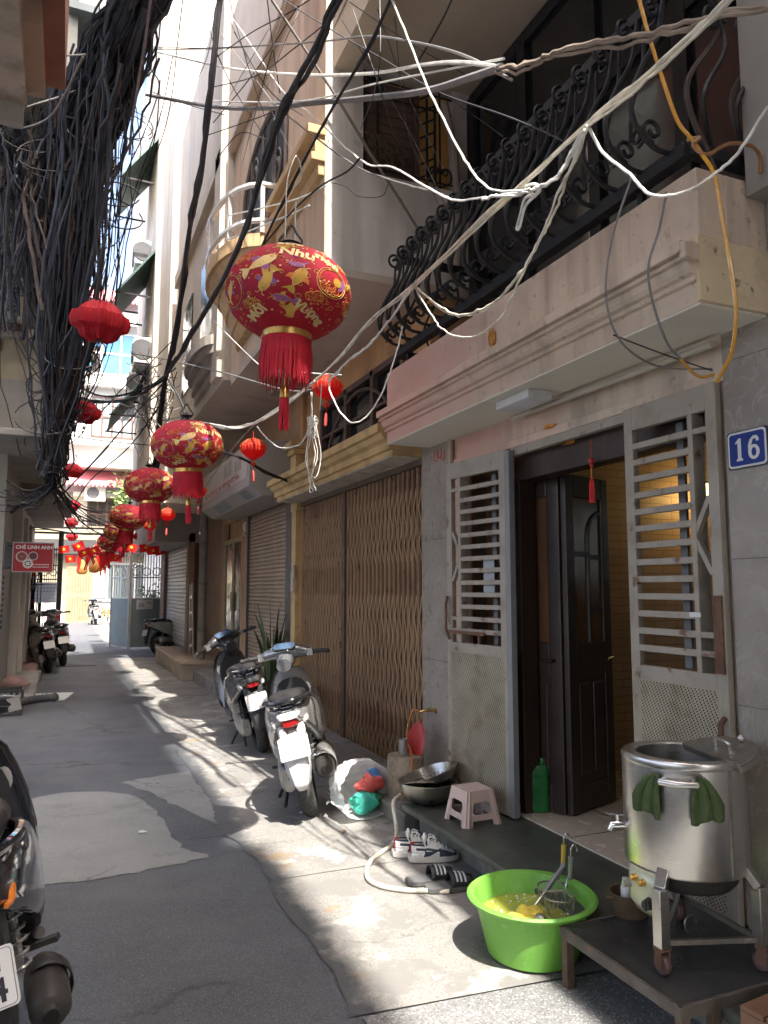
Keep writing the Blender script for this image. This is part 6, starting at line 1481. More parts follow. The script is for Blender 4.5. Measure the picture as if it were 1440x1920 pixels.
m=MB(); m.xf(PC)
c,r_=along(8.9)
for k in range(34):      # foot of the bundle fans out to the wall and along the alley
    q=FY(random.uniform(-20,60),random.uniform(900,965),random.uniform(9.3,9.9)) if k%2 else FY(random.uniform(100,235),random.uniform(950,1010),random.uniform(11,16))
    m.tube(smoothpath([along(random.uniform(7.5,8.6))[0],c+Vector((random.gauss(0,.05),0,random.gauss(-.05,.05))),c.lerp(q,.5)+Vector((0,0,-.12)),q],5,.008),random.choice((.005,.008,.011)),4)
m.build('fanned_ends',[cable_b],cb)
vn=thing('creeper','green creeper climbing the cable mass beside the big lobed lantern','plant',tuple(FY(152,640,9.6)))
random.seed(8); m=MB(); m2=MB()
for k in range(7):
    x=random.gauss(0,.07); m2.tube(smoothpath([(x,0,-.9),(x+random.gauss(0,.06),random.gauss(0,.05),0),(x+.12+random.gauss(0,.06),0,1.1)],6),.006,4)
m2.build('stem',M('creeper_stem',(.10,.08,.05),.9),vn)
for k in range(560):
    z=random.uniform(-1.1,1.5); p=Vector((.07*z+random.gauss(0,.085),random.gauss(0,.09),z)); d=Vector((random.gauss(0,1),random.gauss(0,1),random.gauss(-.4,.6))).normalized(); u=d.orthogonal().normalized(); l=random.uniform(.03,.07)
    m.mat(k%3); m.add([p,p+d*l*.5+u*l*.35,p+d*l,p+d*l*.5-u*l*.35],[(0,1,2,3)])
m.build('foliage',lf,vn,smooth=False)

tg='thin black cables crossing above the alley'
X=lambda *a:[(u,v,'x',x) for (u,v,x) in a]; Y=lambda *a:[(u,v,'y',y) for (u,v,y) in a]; D=lambda *a:[(u,v,'d',d) for (u,v,d) in a]
cable('thick black cable bundle running down steeply between the tangle and the lantern house',.023,cable_b,X((425,-90,1.05),(412,0,1.03),(396,170,1.0),(375,330,.98),(352,450,.98),(334,590,.98),(312,700,.97)),twin=2,n=7)
cable('second thick black cable slanting down behind the largest lantern',.018,cable_b,X((690,-90,1.25),(636,0,1.22),(585,100,1.2),(530,205,1.16),(490,330,1.12),(455,440,1.08),(405,550,1.03),(352,640,1.0),(312,703,.97)),twin=2,n=7)
cable('dark vertical cable bundle dropping behind the second big lantern',.022,cable_b,D((312,695,9.0),(305,760,9.3),(296,830,9.6),(290,905,10)),twin=4,n=6)
cable('stout cable crossing the alley, black by the tangle and bright where the sun strikes',.018,cable_g,D((275,178,8.2),(400,200,6.8),(500,203,5.8),(580,194,5.1),(690,184,4.4),(800,170,3.8),(890,143,3.35),(940,126,3.15)),n=8)
cable('dusty brown wrapped cable crossing in front of the iron railing',.009,cable_dirty,D((930,130,3.17),(985,120,3.05),(1040,100,2.95),(1130,80,2.8),(1230,60,2.6),(1330,32,2.45),(1470,10,2.3)),twin=2,jit=.003)
cable('upper bright cable bowed above the stout one',.010,cable_w,D((283,95,8.2),(420,126,6.6),(560,140,5.2),(690,138,4.4),(790,122,3.85),(860,117,3.5),(938,126,3.16)))
cable('slim pale cable rising to meet the bright pair near the window',.006,cable_w,D((400,190,6.9),(560,190,5.2),(700,158,4.3),(830,132,3.65),(945,110,3.15)),name='cable')
cable('dark cable arching over the bright pair at the bay window',.007,cable_g,D((284,92,8.2),(380,92,7),(480,86,6),(600,78,5.0),(690,68,4.4),(780,80,3.9),(870,104,3.5),(960,150,3.1)))
W='x'
cable('main bundle of white cables slanting past the railing to the small lanterns',.0062,cable_cream,X((1400,-34,1.66),(1300,62,1.66),(1200,150,1.65),(1100,232,1.64),(1000,325,1.63),(890,425,1.62),(775,533,1.60),(690,605,1.58),(640,665,1.56),(590,714,1.54),(530,762,1.5),(470,795,1.44),(425,801,1.38),(395,795,1.3)),twin=3)
cable('white cable looping from the knot to the end of the balcony of house 16',.0055,cable_w,X((1101,232,1.64),(1130,285,1.66),(1180,326,1.68),(1215,362,1.7),(1260,366,1.74),(1305,350,1.80),(1345,322,1.9),(1385,285,1.98),(1440,200,2.05)),jit=.001)
cable('twisted white cable run just under the main white bundle',.0062,cable_w,X((1100,235,1.63),(1070,285,1.63),(1045,330,1.62),(1005,352,1.60),(985,358,1.58),(940,366,1.57),(905,372,1.55)),twin=2,jit=.002)
cable('white drop loop hanging from the knot before the railing',.006,cable_w,X((1000,352,1.61),(1008,362,1.62),(985,372,1.62),(976,400,1.62),(969,428,1.62),(975,424,1.62),(986,385,1.62),(1012,358,1.61),(1003,345,1.61),(985,352,1.61),(1000,366,1.61)),k=8)
cable('cream twin cable drooping before the railing, upper strand',.005,cable_cream,X((1098,240,1.62),(1085,290,1.63),(1050,352,1.64),(1020,430,1.65),(985,500,1.66),(950,545,1.66),(910,576,1.66),(860,590,1.65),(815,568,1.63),(776,535,1.61)),twin=1,jit=.002)
cable('cream cable drooping lowest over the balcony front by the plaque',.005,cable_cream,X((1092,250,1.63),(1060,340,1.65),(1035,410,1.67),(1000,470,1.68),(960,555,1.69),(935,600,1.69),(885,632,1.69),(835,622,1.68),(812,596,1.66),(776,536,1.61)),jit=.002)
cable('slack white cable under the main bundle reaching the first small lantern',.006,cable_w,X((775,535,1.60),(745,580,1.59),(715,620,1.58),(690,650,1.57),(655,676,1.56),(630,700,1.55),(618,712,1.54)),twin=1,jit=.002)
cable('white cable dipping from the small lantern up to the railing corner',.005,cable_w,X((618,700,1.55),(618,730,1.57),(640,775,1.6),(668,793,1.64),(700,765,1.72),(725,715,1.8),(745,655,1.9),(755,612,1.98)),jit=.0015)
cable('white cable sagging between the two small lanterns before the bay',.005,cable_w,X((585,735,1.55),(582,790,1.55),(565,830,1.53),(530,840,1.5),(505,826,1.48),(482,800,1.46)),jit=.0015)
cable('white cable from the main bundle to the second big lantern',.005,cable_w,D((590,714,4.9),(520,765,5.4),(455,802,5.9),(410,797,6.2),(370,790,6.4)))
random.seed(12)
m=MB(); c=FX(587,800,1.55)
for k in range(9): m.tube([c+Vector((random.uniform(.02,.05)*math.cos(t+k)+random.gauss(0,.002),.02*math.sin(t*1.3+k),random.uniform(.05,.07)*math.sin(t+k*2)+.02*math.cos(2*t))) for t in [j*2*PI/16 for j in range(15)]],.0032,5)
for k in range(3):
    p=c+Vector((random.gauss(0,.02),0,-.05)); m.tube(smoothpath([p,p+Vector((.03*(-1)**k,0,-.15)),p+Vector((-.01,0,-.30-.05*k)),p+Vector((.02,0,-.40))],6,.002),.0030,5)
m.tube(smoothpath([c+Vector((-.02,0,.0)),c+Vector((-.05,0,-.25)),c+Vector((.02,0,-.36)),c+Vector((.06,0,-.2)),c+Vector((.02,0,.02))],7),.0032,5)
for p,q in (((587,800),(583,735)),((600,770),(603,720))): m.tube([FX(*p,1.55),FX(*q,1.55)],.0032,5)
tag(m.build('knotted_cable',cable_w),'snarl of white cable hanging in a knot over the yellow canopy','cable')
cable('white cable running down from the top centre to the knot',.005,cable_w,D((722,-30,3.6),(770,85,3.45),(800,160,3.35),(832,225,3.25),(872,300,3.12),(915,352,3.0),(985,358,2.9)),jit=.001)
cable('white cable passing in front of the bay corner and window sill',.005,cable_w,D((392,-20,7.2),(440,40,6.7),(478,95,6.2),(530,170,5.6),(590,220,5.1),(640,270,4.7),(690,308,4.3),(735,313,3.95),(790,345,3.6),(848,374,3.3),(905,370,3.1)),jit=.0015)
cable('pale cable sagging below it across the bay corner',.005,cable_g,D((395,40,7),(440,98,6.5),(480,150,6),(520,200,5.6),(610,272,4.9),(680,318,4.35),(760,346,3.85),(810,358,3.5),(850,375,3.3)),jit=.0015)
cable('dark rod leaning across the bay wall under the window',.012,M('dusty_rod',(.16,.135,.12),.7),FY and [(510,0,'y',4.9),(620,165,'y',4.9),(690,280,'y',4.92),(740,360,'y',4.92),(790,440,'y',4.92)],name='cable')
cable('amber hose hanging from above, tied at the balcony corner and dropping to the pillar',.007,cable_y,D((1188,-40,2.75),(1215,60,2.72),(1240,140,2.7),(1270,225,2.66),(1298,262,2.63),(1318,292,2.6),(1340,330,2.56),(1356,420,2.55),(1370,500,2.54),(1380,580,2.55),(1372,660,2.60),(1344,716,2.70)),n=8)
cable('brown hose looped round the railing foot at the balcony corner',.007,M('brown_hose',(.30,.14,.05),.35,coat=.4),D((1290,262,2.66),(1312,258,2.6),(1300,272,2.62),(1325,290,2.6),(1365,270,2.68),(1405,272,2.75),(1423,290,2.8),(1425,325,2.8)),n=8)
cable('grey wire hanging over the balcony front and looping under the soffit',.0045,cable_g,D((1185,330,2.85),(1150,440,2.83),(1136,540,2.83),(1152,620,2.82),(1195,668,2.9),(1250,690,3.0),(1335,692,3.02)),n=5)
cable('second grey wire beside it looping under the soffit to amber hose',.005,cable_g,D((1250,360,2.72),(1236,430,2.70),(1216,500,2.70),(1225,570,2.70),(1250,640,2.72),(1275,672,2.76)),n=5)
cable('short amber hose end under the soffit near the pillar',.006,cable_y,D((1275,672,2.76),(1295,695,2.82),(1315,707,2.87),(1338,703,2.9)),n=6)
cable('thin dark wire along the soffit corner',.003,cable_b,D((1150,628,2.82),(1220,655,2.9),(1290,680,2.98),(1336,695,3.0)),n=5)
thin=[
 D((500,-10,5.5),(512,90,5.6),(525,175,5.7)), D((395,115,6.8),(470,62,6),(545,22,5.5),(610,-20,5.2)), D((392,165,6.8),(480,142,6),(550,92,5.5),(628,30,5.0)), D((400,230,6.8),(480,132,6.1),(560,10,5.4)),
 D((500,-20,5.6),(620,55,4.9),(720,112,4.4),(820,172,3.8),(960,222,3.4),(1090,280,3.2)), D((860,-30,3.6),(828,40,3.7),(786,112,3.9)), D((385,255,7),(480,222,6.3),(520,205,6)),
 D((405,300,6.9),(450,250,6.6),(500,262,6.3)), D((280,170,8.2),(330,190,7.6),(420,215,6.8)), D((283,88,8.2),(380,90,7),(480,86,6.0))]
random.seed(52)
for k in range(16):
    u0=random.uniform(380,760); u1=u0+random.uniform(-160,260); v0=random.uniform(-30,60); v1=random.uniform(120,420); z0=random.uniform(3.6,6.5); z1=z0+random.uniform(-1.0,1.2)
    thin.append([(u0,v0,'d',z0),((u0+u1)/2+random.gauss(0,12),(v0+v1)/2+random.uniform(5,40),'d',z0),(u1,v1)+(('x',1.0) if u1<430 else ('x',1.64) if u1<610 else ('y',4.99) if u1<800 else ('x',2.1))])
for i,p in enumerate(thin): cable('thin black cable crossing among the wires at the top centre',.0045 if i<10 else .0028,cable_b,p,group=tg,n=5)
cable('pair of black cables dropping from the top centre to the lantern wires',.008,cable_b,X((745,-30,1.32),(690,90,1.3),(625,200,1.28),(565,310,1.22),(520,400,1.18),(478,490,1.12)),twin=1)
cable('black cable tied with twisted wire at the pale bay corner',.006,cable_b,D((468,492,5.4),(540,405,5.0),(600,350,4.7),(650,322,4.5),(676,295,4.4)))
cable('curled loose black wire end beside the bay corner',.0025,cable_b,D((620,342,4.65),(648,350,4.55),(672,368,4.5),(715,368,4.4),(728,345,4.35)),n=5)
cable('upper pale wire slanting to the curved balcony',.006,cable_w,D((425,405,6.2),(500,388,5.6),(560,372,5.1),(612,348,4.75)))
cable('lower pale wire slanting to the curved balcony',.006,cable_w,D((425,450,6.2),(500,420,5.6),(545,402,5.2),(580,385,5.0)))
cable('long pale wire stretched behind the tassel of the largest lantern',.007,cable_g,D((245,662,10),(330,678,8.4),(430,702,7),(540,732,5.8),(600,728,5.4)))
cable('thin pale wire crossing behind the fringe of the largest lantern',.004,cable_w,D((400,600,7.4),(460,660,6.5),(500,692,6),(560,698,5.4),(640,703,5)))
cable('black cable sagging onto the grey canopy box',.012,cable_b,D((405,842,7.3),(450,858,7.3),(500,885,7.6),(545,905,8.0),(590,935,8.3)),twin=1)
cable('brown strut wire rising from the canopy past the small orange lantern',.008,cable_dirty,D((375,925,8.6),(430,850,7.6),(485,790,6.8),(560,745,6)))
gl_l=[('heavy black cable sagging from the tangle to the cable drop by the second lantern',.016,D((120,738,9.7),(180,752,9.6),(250,746,9.4),(312,706,9.1)),2),('thinner black cable sagging just above the heavy one from the tangle',.010,D((118,705,9.7),(190,742,9.6),(270,728,9.3),(330,690,9.1)),1),
 ('black cable rising from the fourth lobed lantern to the snarl of wires',.010,D((100,945,11),(190,850,10.4),(250,780,9.8),(312,712,9.1)),1),('thin black cable level behind the second lobed lantern',.007,D((110,812,9.6),(190,826,9.8),(285,835,10)),0),
 ('black cable running from the drop down past the second big lantern',.014,D((312,706,9.1),(335,745,9),(345,775,8.9),(333,800,8.9)),0),('black cable slanting down to the fourth lobed lantern',.008,D((300,760,9.3),(240,840,9.9),(170,900,10.8),(140,945,11.5)),0),
 ('black cable lying along the eave behind the foot of the tangle',.012,D((-20,792,9.8),(40,800,9.9),(95,812,10)),2),('black cables looped low under the eave above the red shop sign',.012,D((20,958,10.2),(60,935,10.3),(98,905,10.4)),3),('black cable sagging over the hanging sign to the gate',.010,D((30,985,13),(90,992,14),(160,1002,15.5),(235,1000,17)),2),
 ('thin wire looping beside the gate beam',.006,D((95,905,10.4),(140,955,13),(200,985,15.5),(230,992,17)),2)]
for lab,r,p,tw in gl_l: cable(lab,r,cable_b,p,twin=tw)
cable('pale grey cable swooping up across the beige wall into the tangle',.012,cable_g,D((-15,225,7.4),(60,198,7.4),(130,175,7.6),(205,138,7.8)))
cable('thin pale cable curving over the beige wall below the red corner',.007,cable_g,D((-10,170,6),(40,130,6),(100,108,6.2),(160,102,6.6)))
cable('pale grey cable dropping from the red brown corner across the tangle',.010,cable_g,D((156,106,6.6),(120,180,6.8),(90,222,7),(40,240,7),(-10,228,7)))
cable('thin pale cable across the foot of the tangle',.008,cable_g,D((-10,458,8.6),(70,436,8.6),(150,412,8.7)))
cable('long weathered grey cable down the front of the tangle',.014,M('weathered_cable',(.20,.17,.165),.7,0,.2,9),D((285,-20,6.7),(272,80,7),(258,165,7.3),(247,235,7.6),(243,290,7.8)))
for i,p in enumerate((D((345,-20,7.2),(332,90,7.6),(322,180,7.9),(300,270,8.3),(262,340,8.6)),D((300,150,8),(290,260,8.3),(255,370,8.7),(222,470,9)),D((283,130,7.9),(298,165,8),(270,250,8.3),(235,330,8.6),(215,420,8.9)),D((325,100,7.7),(300,220,8.1),(262,330,8.6),(236,420,8.9),(208,520,9.1)),D((290,5,7),(310,30,7.1),(322,5,7)))):
    cable('thin black cable falling along the bright edge of the tangle',.0065,cable_b,p,group='thin cables beside the tangle',n=5)
random.seed(44)
tn=MB()
for k in range(40):
    a=DP(random.gauss(300,26),random.gauss(740,46),random.uniform(9,10)); b_=DP(random.gauss(285,40),random.gauss(770,60),random.uniform(9,10.5)); c_=a.lerp(b_,.5)+Vector((random.gauss(0,.1),0,random.gauss(-.1,.12))); tn.mat(k%2); tn.tube(smoothpath([a,c_,b_],6),random.choice((.004,.006,.008)),4)
tag(tn.build('cable_tangle',[cable_b,cable_g]),'smaller snarl of wires where the cables meet above the second big lantern','cable tangle')
# ------------------------------------------------------------------ things on the step and pavement
random.seed(77)
# lime basin with water and noodle strainers
BC = Vector((1.835,2.755,.014))
bw = thing('basin','lime green plastic basin of soapy water on the sunlit pavement','basin',tuple(BC))
m=MB(); m.lathe([(.0,.008),(.165,.008),(.175,.0),(.185,.006),(.235,.205),(.262,.212),(.268,.224),(.258,.232),(.238,.226),(.228,.205),(.176,.018),(.0,.014)],56); m.build('shell', green_pl, bw)
wm=M('murky_water',(.36,.36,.06),.05,0,.3,9,spec=.6,coat=.6); m=MB(); 
m.lathe([(0,.150),(.05,.151),(.10,.150),(.15,.151),(.209,.150)],48); m.v=[(x,y,z+.003*noise.noise((x*20,y*20,0))) for (x,y,z) in m.v]; m.build('water', wm, bw)
sp=thing('sponge','yellow scouring cloths half sunk in the green basin','sponge',(BC.x-.075,BC.y-.06,.15+BC.z))
m=MB()
for (x,y,r) in ((0,0,.07),(.07,.07,.06),(-.02,.03,.045)):
    b0=len(m.v); m.ball((x,y,-.005),(r,r*.8,.028),18,10)
    for i in range(b0,len(m.v)):
        q=m.v[i]; nn=noise.noise((q[0]*26,q[1]*26,q[2]*26+r*99)); m.v[i]=(q[0]*(1+.15*nn),q[1]*(1+.15*nn),q[2]+.014*nn)
m.build('sponge_body', M('yellow_sponge',(.72,.56,.08),.8,0,.2,30,.5,120), sp)
froth=MB()
for k in range(70):
    a=random.random()*6.28; r=.12+.085*random.random(); froth.ball((r*math.cos(a+2.6),r*math.sin(a+2.6)*.9,.151),(.004*random.uniform(.5,1.6),)*3,6,4)
froth.build('froth', white_p, bw)
ldl=thing('ladle','steel ladle with grey handle standing in the green basin','ladle',(BC.x+.03,BC.y-.02,.15+BC.z))
m=MB(); a0=Vector((-.03,-.03,.0)); 
h0=FY(1000,1702,2.78)-Vector(ldl.location); h1=FY(1058,1622,2.84)-Vector(ldl.location); hm_=h0.lerp(h1,.35)
m.tube([h0,hm_],.0045,8); m.build('shaft', steel, ldl); m=MB(); m.tube([hm_,h0.lerp(h1,.5),h1],[.008,.011,.0115],10); m.build('handle', M('grey_handle',(.20,.20,.205),.4,.2), ldl)
l2=thing('spoon','second steel ladle lying over the near rim of the green basin','ladle',tuple(FY(1014,1722,2.62)))
m=MB(); m.ball((0,0,0),(.024,.024,.018),14,8); m.tube([(0,0,0),(-.01,.06,-.03),(-.03,.13,-.05)],.006,6); m.build('bowl', steel_dirty, l2)
for i,(x,y,hx,hy,lab,col) in enumerate(((.10,-.055,.175,-.03,'wire noodle strainer with steel handle nearest the bench in the basin',M('steel_handle',(.3,.3,.29),.35,.8)),(.135,.045,.235,.10,'wire noodle strainer with yellow handle at the far side of the basin',M('yellow_handle',(.50,.33,.05),.4)))):
    st_=thing('noodle_strainer',lab,'strainer',(BC.x+x,BC.y+y,.20+BC.z),group=None)
    m=MB(); m.tube([(.062*math.cos(a),.062*math.sin(a),.02) for a in [k*2*PI/26 for k in range(26)]],.004,6,closed=True)
    m.tube([(.045*math.cos(a),.045*math.sin(a),-.06) for a in [k*2*PI/22 for k in range(22)]],.0025,5,closed=True)
    m.build('rim', steel_dirty, st_)
    m=MB()
    for k in range(20):
        a=2*PI*k/20; m.tube([(.062*math.cos(a),.062*math.sin(a),.02),(.058*math.cos(a+.15),.058*math.sin(a+.15),-.02),(.045*math.cos(a+.3),.045*math.sin(a+.3),-.06)],.0012,4)
        m.tube([(.062*math.cos(a),.062*math.sin(a),.02),(.058*math.cos(a-.15),.058*math.sin(a-.15),-.02),(.045*math.cos(a-.3),.045*math.sin(a-.3),-.06)],.0012,4)
    m.build('wire_mesh', steel_dirty, st_)
    m=MB(); ex,ey=hx-x,hy-y; m.tube(smoothpath([(.05,.01,.02),(ex*.6,ey*.6,.05),(ex,ey,.10)],5),.004,6)
    m.tube(smoothpath([(ex*1.1,ey*1.1,.155),(ex*1.12,ey*1.12,.19),(ex*1.2+.012,ey*1.2,.205),(ex*1.2+.026,ey*1.2,.19),(ex*1.2+.026,ey*1.2,.175)],5),.0035,6); m.build('hook', steel, st_)
    m=MB(); m.tube([(ex*.97,ey*.97,.07),(ex*1.1,ey*1.1,.16)],[.010,.012],8); m.build('handle', col, st_)

# low dark bench and the steel boiler on castors
bn=thing('low_bench','low black metal bench with rusty frame under the steel boiler','bench',(1.8,2.2,.006))
m=MB(); m.box(.0,.66,-.30,.29,.200,.212); m.build('bench_top', M('black_bench_top',(.028,.029,.028),.35,0,.35,5,.1,40,stain=((.06,.055,.05),.6,6)), bn, smooth=False)
m=MB(); m.box(-.012,.002,-.31,.30,.178,.214); m.box(-.01,.66,-.315,-.301,.178,.214); m.box(-.01,.66,.291,.303,.178,.214)
m.build('bench_frame', M('worn_frame',(.10,.085,.07),.65,.3,.3,10,.2,60,spots=((.22,.10,.05),.8,14)), bn, smooth=False)
for (x,y) in ((.012,-.295),(.012,.283),(.14,-.295)): 
    m=MB(); m.box(x-.016,x+.016,y-.016,y+.016,0,.178); m.build('leg', M('rusty_leg',(.13,.085,.06),.75,.3,.3,10,.3,60), bn, smooth=False)
bo=thing('stock_boiler','round stainless steel boiler on a wheeled frame beside the marble pillar','boiler',(2.11,2.17,.218))
bo.scale=(.9,.9,1)
pr=[(.0,.30),(.20,.30),(.232,.304),(.236,.312),(.236,.665),(.236,.682),(.228,.690),(.186,.690),(.182,.684),(.18,.36),(.0,.35)]
m=MB(); m.lathe(pr,72); m.build('pot_body', steel, bo, ang=30)
m=MB(); m.lathe([(.2365,.664),(.2385,.668),(.2385,.684),(.2365,.688)],72); m.box(-.002,.002,.234,.239,.312,.66); m.build('rim_band', steel, bo)
m=MB(); m.box(-.006,.006,-.2395,-.2355,.312,.664); m.build('weld_seam', steel_dirty, bo)
VX_=Vector((-.65,-.76,0))   # towards the viewer
a0=math.atan2(VX_.y,VX_.x)
def cyl(a,r,z): return (r*math.cos(a),r*math.sin(a),z)
m=MB(); hz=.628
m.tube([cyl(a0-.38,.272,hz),cyl(a0-.13,.281,hz),cyl(a0+.12,.272,hz)],.012,10)
for a in (a0-.37,a0+.11): m.tube([cyl(a,.234,hz),cyl(a,.272,hz)],.010,8)
m.build('side_handle', steel, bo)
for s,(ae,b0,b1,L_) in enumerate(((-.40,-.86,-.40,.145),(.13,.02,.50,.150))):
    tw=thing('towel',['dark green cloth, narrower, hanging at the handle end by the boiler tap','dark green cloth, wider, hanging at the handle end by the marble pillar'][s],'cloth',tuple(Vector(bo.location)+Vector((0,0,.63))))
    m=MB(); nx,nz=18,12; vs=[]; fs=[]
    for j in range(nz+1):
        f=j/nz
        for i in range(nx+1):
            g=i/nx; sp_=min(1,.22+1.05*f**.75); a=a0+ae+((b0+(b1-b0)*g)-ae)*sp_
            edge=(.12*g if s==0 else .14*(1-g)-.05*abs(g-.5))
            z=.020-L_*f*(1-.10+edge+.05*math.sin(g*9)); rr=(.235+.012*f+.010*math.sin(g*15+s)*(.4+.6*f)+.022*(1-f))*.92
            vs.append(cyl(a,rr,z))
    for j in range(nz):
        for i in range(nx): q=j*(nx+1)+i; fs.append((q,q+1,q+nx+2,q+nx+1))
    m.add(vs,fs); o=m.build('cloth', M('dark_green_cloth',(.055,.085,.028),.9,0,.25,20,.4,160), tw); sd=o.modifiers.new('t','SOLIDIFY'); sd.thickness=.006
lid=thing('pot_lid','half moon steel lid tipped up across the boiler mouth','lid',(2.165,2.095,.905),(0,0,0)); lid.rotation_euler=(R(2),R(-15),R(-12))
hm=[(0,-.165)]+[(.165*math.cos(a),.165*math.sin(a)) for a in [R(-84)+R(168)*k/18 for k in range(19)]]+[(0,.165)]
m=MB(); m.prism(hm,'z',.0,.006); m.prism([(p[0]*1.0,p[1]*1.0) for p in hm],'z',-.022,-.0005); m.build('lid_plate', steel_dirty, lid, smooth=False, bevel=.002); m=MB(); m.tube(smoothpath([(.06,-.04,.006),(.062,-.036,.034),(.062,.036,.034),(.06,.04,.006)],4),.006,6); m.ball((.140,.0,.018),.014,10,6); m.build('lid_handle', steel, lid)
m=MB(); m.lathe([(.0,.24),(.17,.24),(.19,.26),(.20,.299),(.0,.299)],40); m.build('burner_skirt', M('sooty_steel',(.035,.033,.03),.6,.4,.3,8,.2,40), bo)
ap=a0-.80; 
m=MB(); rings=[]
for z,r in ((.31,.238),(.25,.241),(.19,.236),(.155,.21)): rings.append([cyl(ap+d,r,z) for d in [(-.34+.68*k/10) for k in range(11)]])
m.loft(rings,cap=False,closed=False); o=m.build('control_panel', M('cream_panel',(.50,.50,.34),.4,.3,.1,6), bo); sd=o.modifiers.new('t','SOLIDIFY'); sd.thickness=.004
m=MB(); p=Vector(cyl(ap+.14,.242,.205)); d=Vector((math.cos(ap+.18),math.sin(ap+.18),0)); m.tube([p,p+d*.012,p+d*.03],[.021,.019,.017],16); m.bar(p+d*.03+Vector((0,0,-.018)),p+d*.03+Vector((0,0,.018)),.008); m.build('control_knob', black_pl, bo)
m=MB()
for (da,z) in ((-.12,.275),(.04,.268)): p=Vector(cyl(ap+da,.242,z)); d=Vector((math.cos(ap+da),math.sin(ap+da),0)); m.tube([p,p+d*.02],.012,10); m.ball(tuple(p+d*.024),.010,8,6)
m.build('brass_knobs', brass, bo)
at=a0-1.40; p=Vector(cyl(at,.236,.42)); d=Vector((math.cos(at),math.sin(at),0))
m=MB(); m.tube([p,p+d*.03],.013,10); m.tube([p+d*.02,p+d*.05,p+d*.06+Vector((0,0,-.02))],[.016,.015,.011],10); m.tube([p+d*.03,p+d*.03+Vector((0,0,.035))],.008,8); m.bar(p+d*.03+Vector((-.03,.03,.038)),p+d*.03+Vector((.03,-.03,.038)),.012,.006); m.build('tap', chrome, bo)
m=MB(); p=Vector(cyl(ap-.30,.225,.24)); m.tube([p,p+Vector((-.05,.01,0))],.012,8); m.build('gas_valve', alu, bo)
for k,a in enumerate((a0-.43,a0+1.18,a0+3.2)):
    m=MB(); p=Vector(cyl(a,.268,0)); d_=Vector((math.cos(a),math.sin(a),0)); t_=Vector((-math.sin(a),math.cos(a),0)); 
    m.bar(p+Vector((0,0,.085)),p+Vector((0,0,.275)),.045,.045); m.bar(p+Vector((0,0,.272)),p-d_*.045+Vector((0,0,.325)),.045,.03)
    m.build('leg', steel if k==0 else steel_dirty, bo, bevel=.003)
    m=MB(); c=p+Vector((0,0,.034)); 
    m.xf(Matrix.Translation(c)@Matrix.Rotation(a+(1.2 if k==0 else .1),4,'Z')); m.lathe([(.0,-.014),(.028,-.014),(.034,-.008),(.034,.008),(.028,.014),(.0,.014)],24,(0,0,0),'y')
    cw=m.build('castor_wheel', rustwheel, bo)
    m=MB(); m.xf(Matrix.Translation(c)@Matrix.Rotation(a+(1.2 if k==0 else .1),4,'Z')); 
    for s in (-1,1): m.box(-.016,.016,s*.020-.003,s*.020+.003,-.008,.05)
    m.box(-.022,.022,-.024,.024,.045,.056); m.build('fork', iron_rust, cw, smooth=False)
m=MB(); L0=[Vector(cyl(a,.262,.10)) for a in (a0-.43,a0+1.18,a0+3.2)]
for i in range(3): m.bar(L0[i],L0[(i+1)%3],.016,.016)
m.bar(L0[0],L0[2],.014); m.tube([Vector((-.02,-.03,.10))+Vector((.03*math.cos(t),.0,.03*math.sin(t))) for t in [k*.3 for k in range(15)]],.004,5); m.build('lower_frame', steel_dirty, bo)
bk=thing('saucepan','small brown saucepan with a white capped bottle in it under the boiler','saucepan',tuple(G(1182,1728,.186)))
m=MB(); m.lathe([(.0,.004),(.058,.004),(.066,.02),(.076,.115),(.080,.118),(.074,.116),(.062,.02),(.0,.012)],30); m.tube([(-.075,0,.10),(-.11,.01,.105)],.007,6); m.build('pan', M('brown_enamel',(.13,.085,.05),.5,.2,.3,9,stain=((.06,.04,.03),.7,8)), bk)
m=MB(); m.lathe([(.0,.0),(.02,.0),(.02,.11),(.012,.125),(.013,.145),(.0,.146)],14,(-.01,.01,.02)); m.build('bottle', white_p, bk)
br=thing('wooden_crate','brown wooden slatted box beside the low black bench','crate',tuple(G(1425,1925,.186)+Vector((.06,-.10,0))),(0,0,R(6)))
m=MB(); 
for k in range(3): m.box(-.12,.12,-.12+k*.082,-.12+k*.082+.075,.06,.075)
m.box(-.12,-.105,-.12,.12,0,.06); m.box(-.105,.12,-.12,-.105,0,.06); m.build('slats', M('orange_brown_wood',(.15,.075,.04),.6,0,.3,6,.2,30), br, smooth=False, bevel=.003)

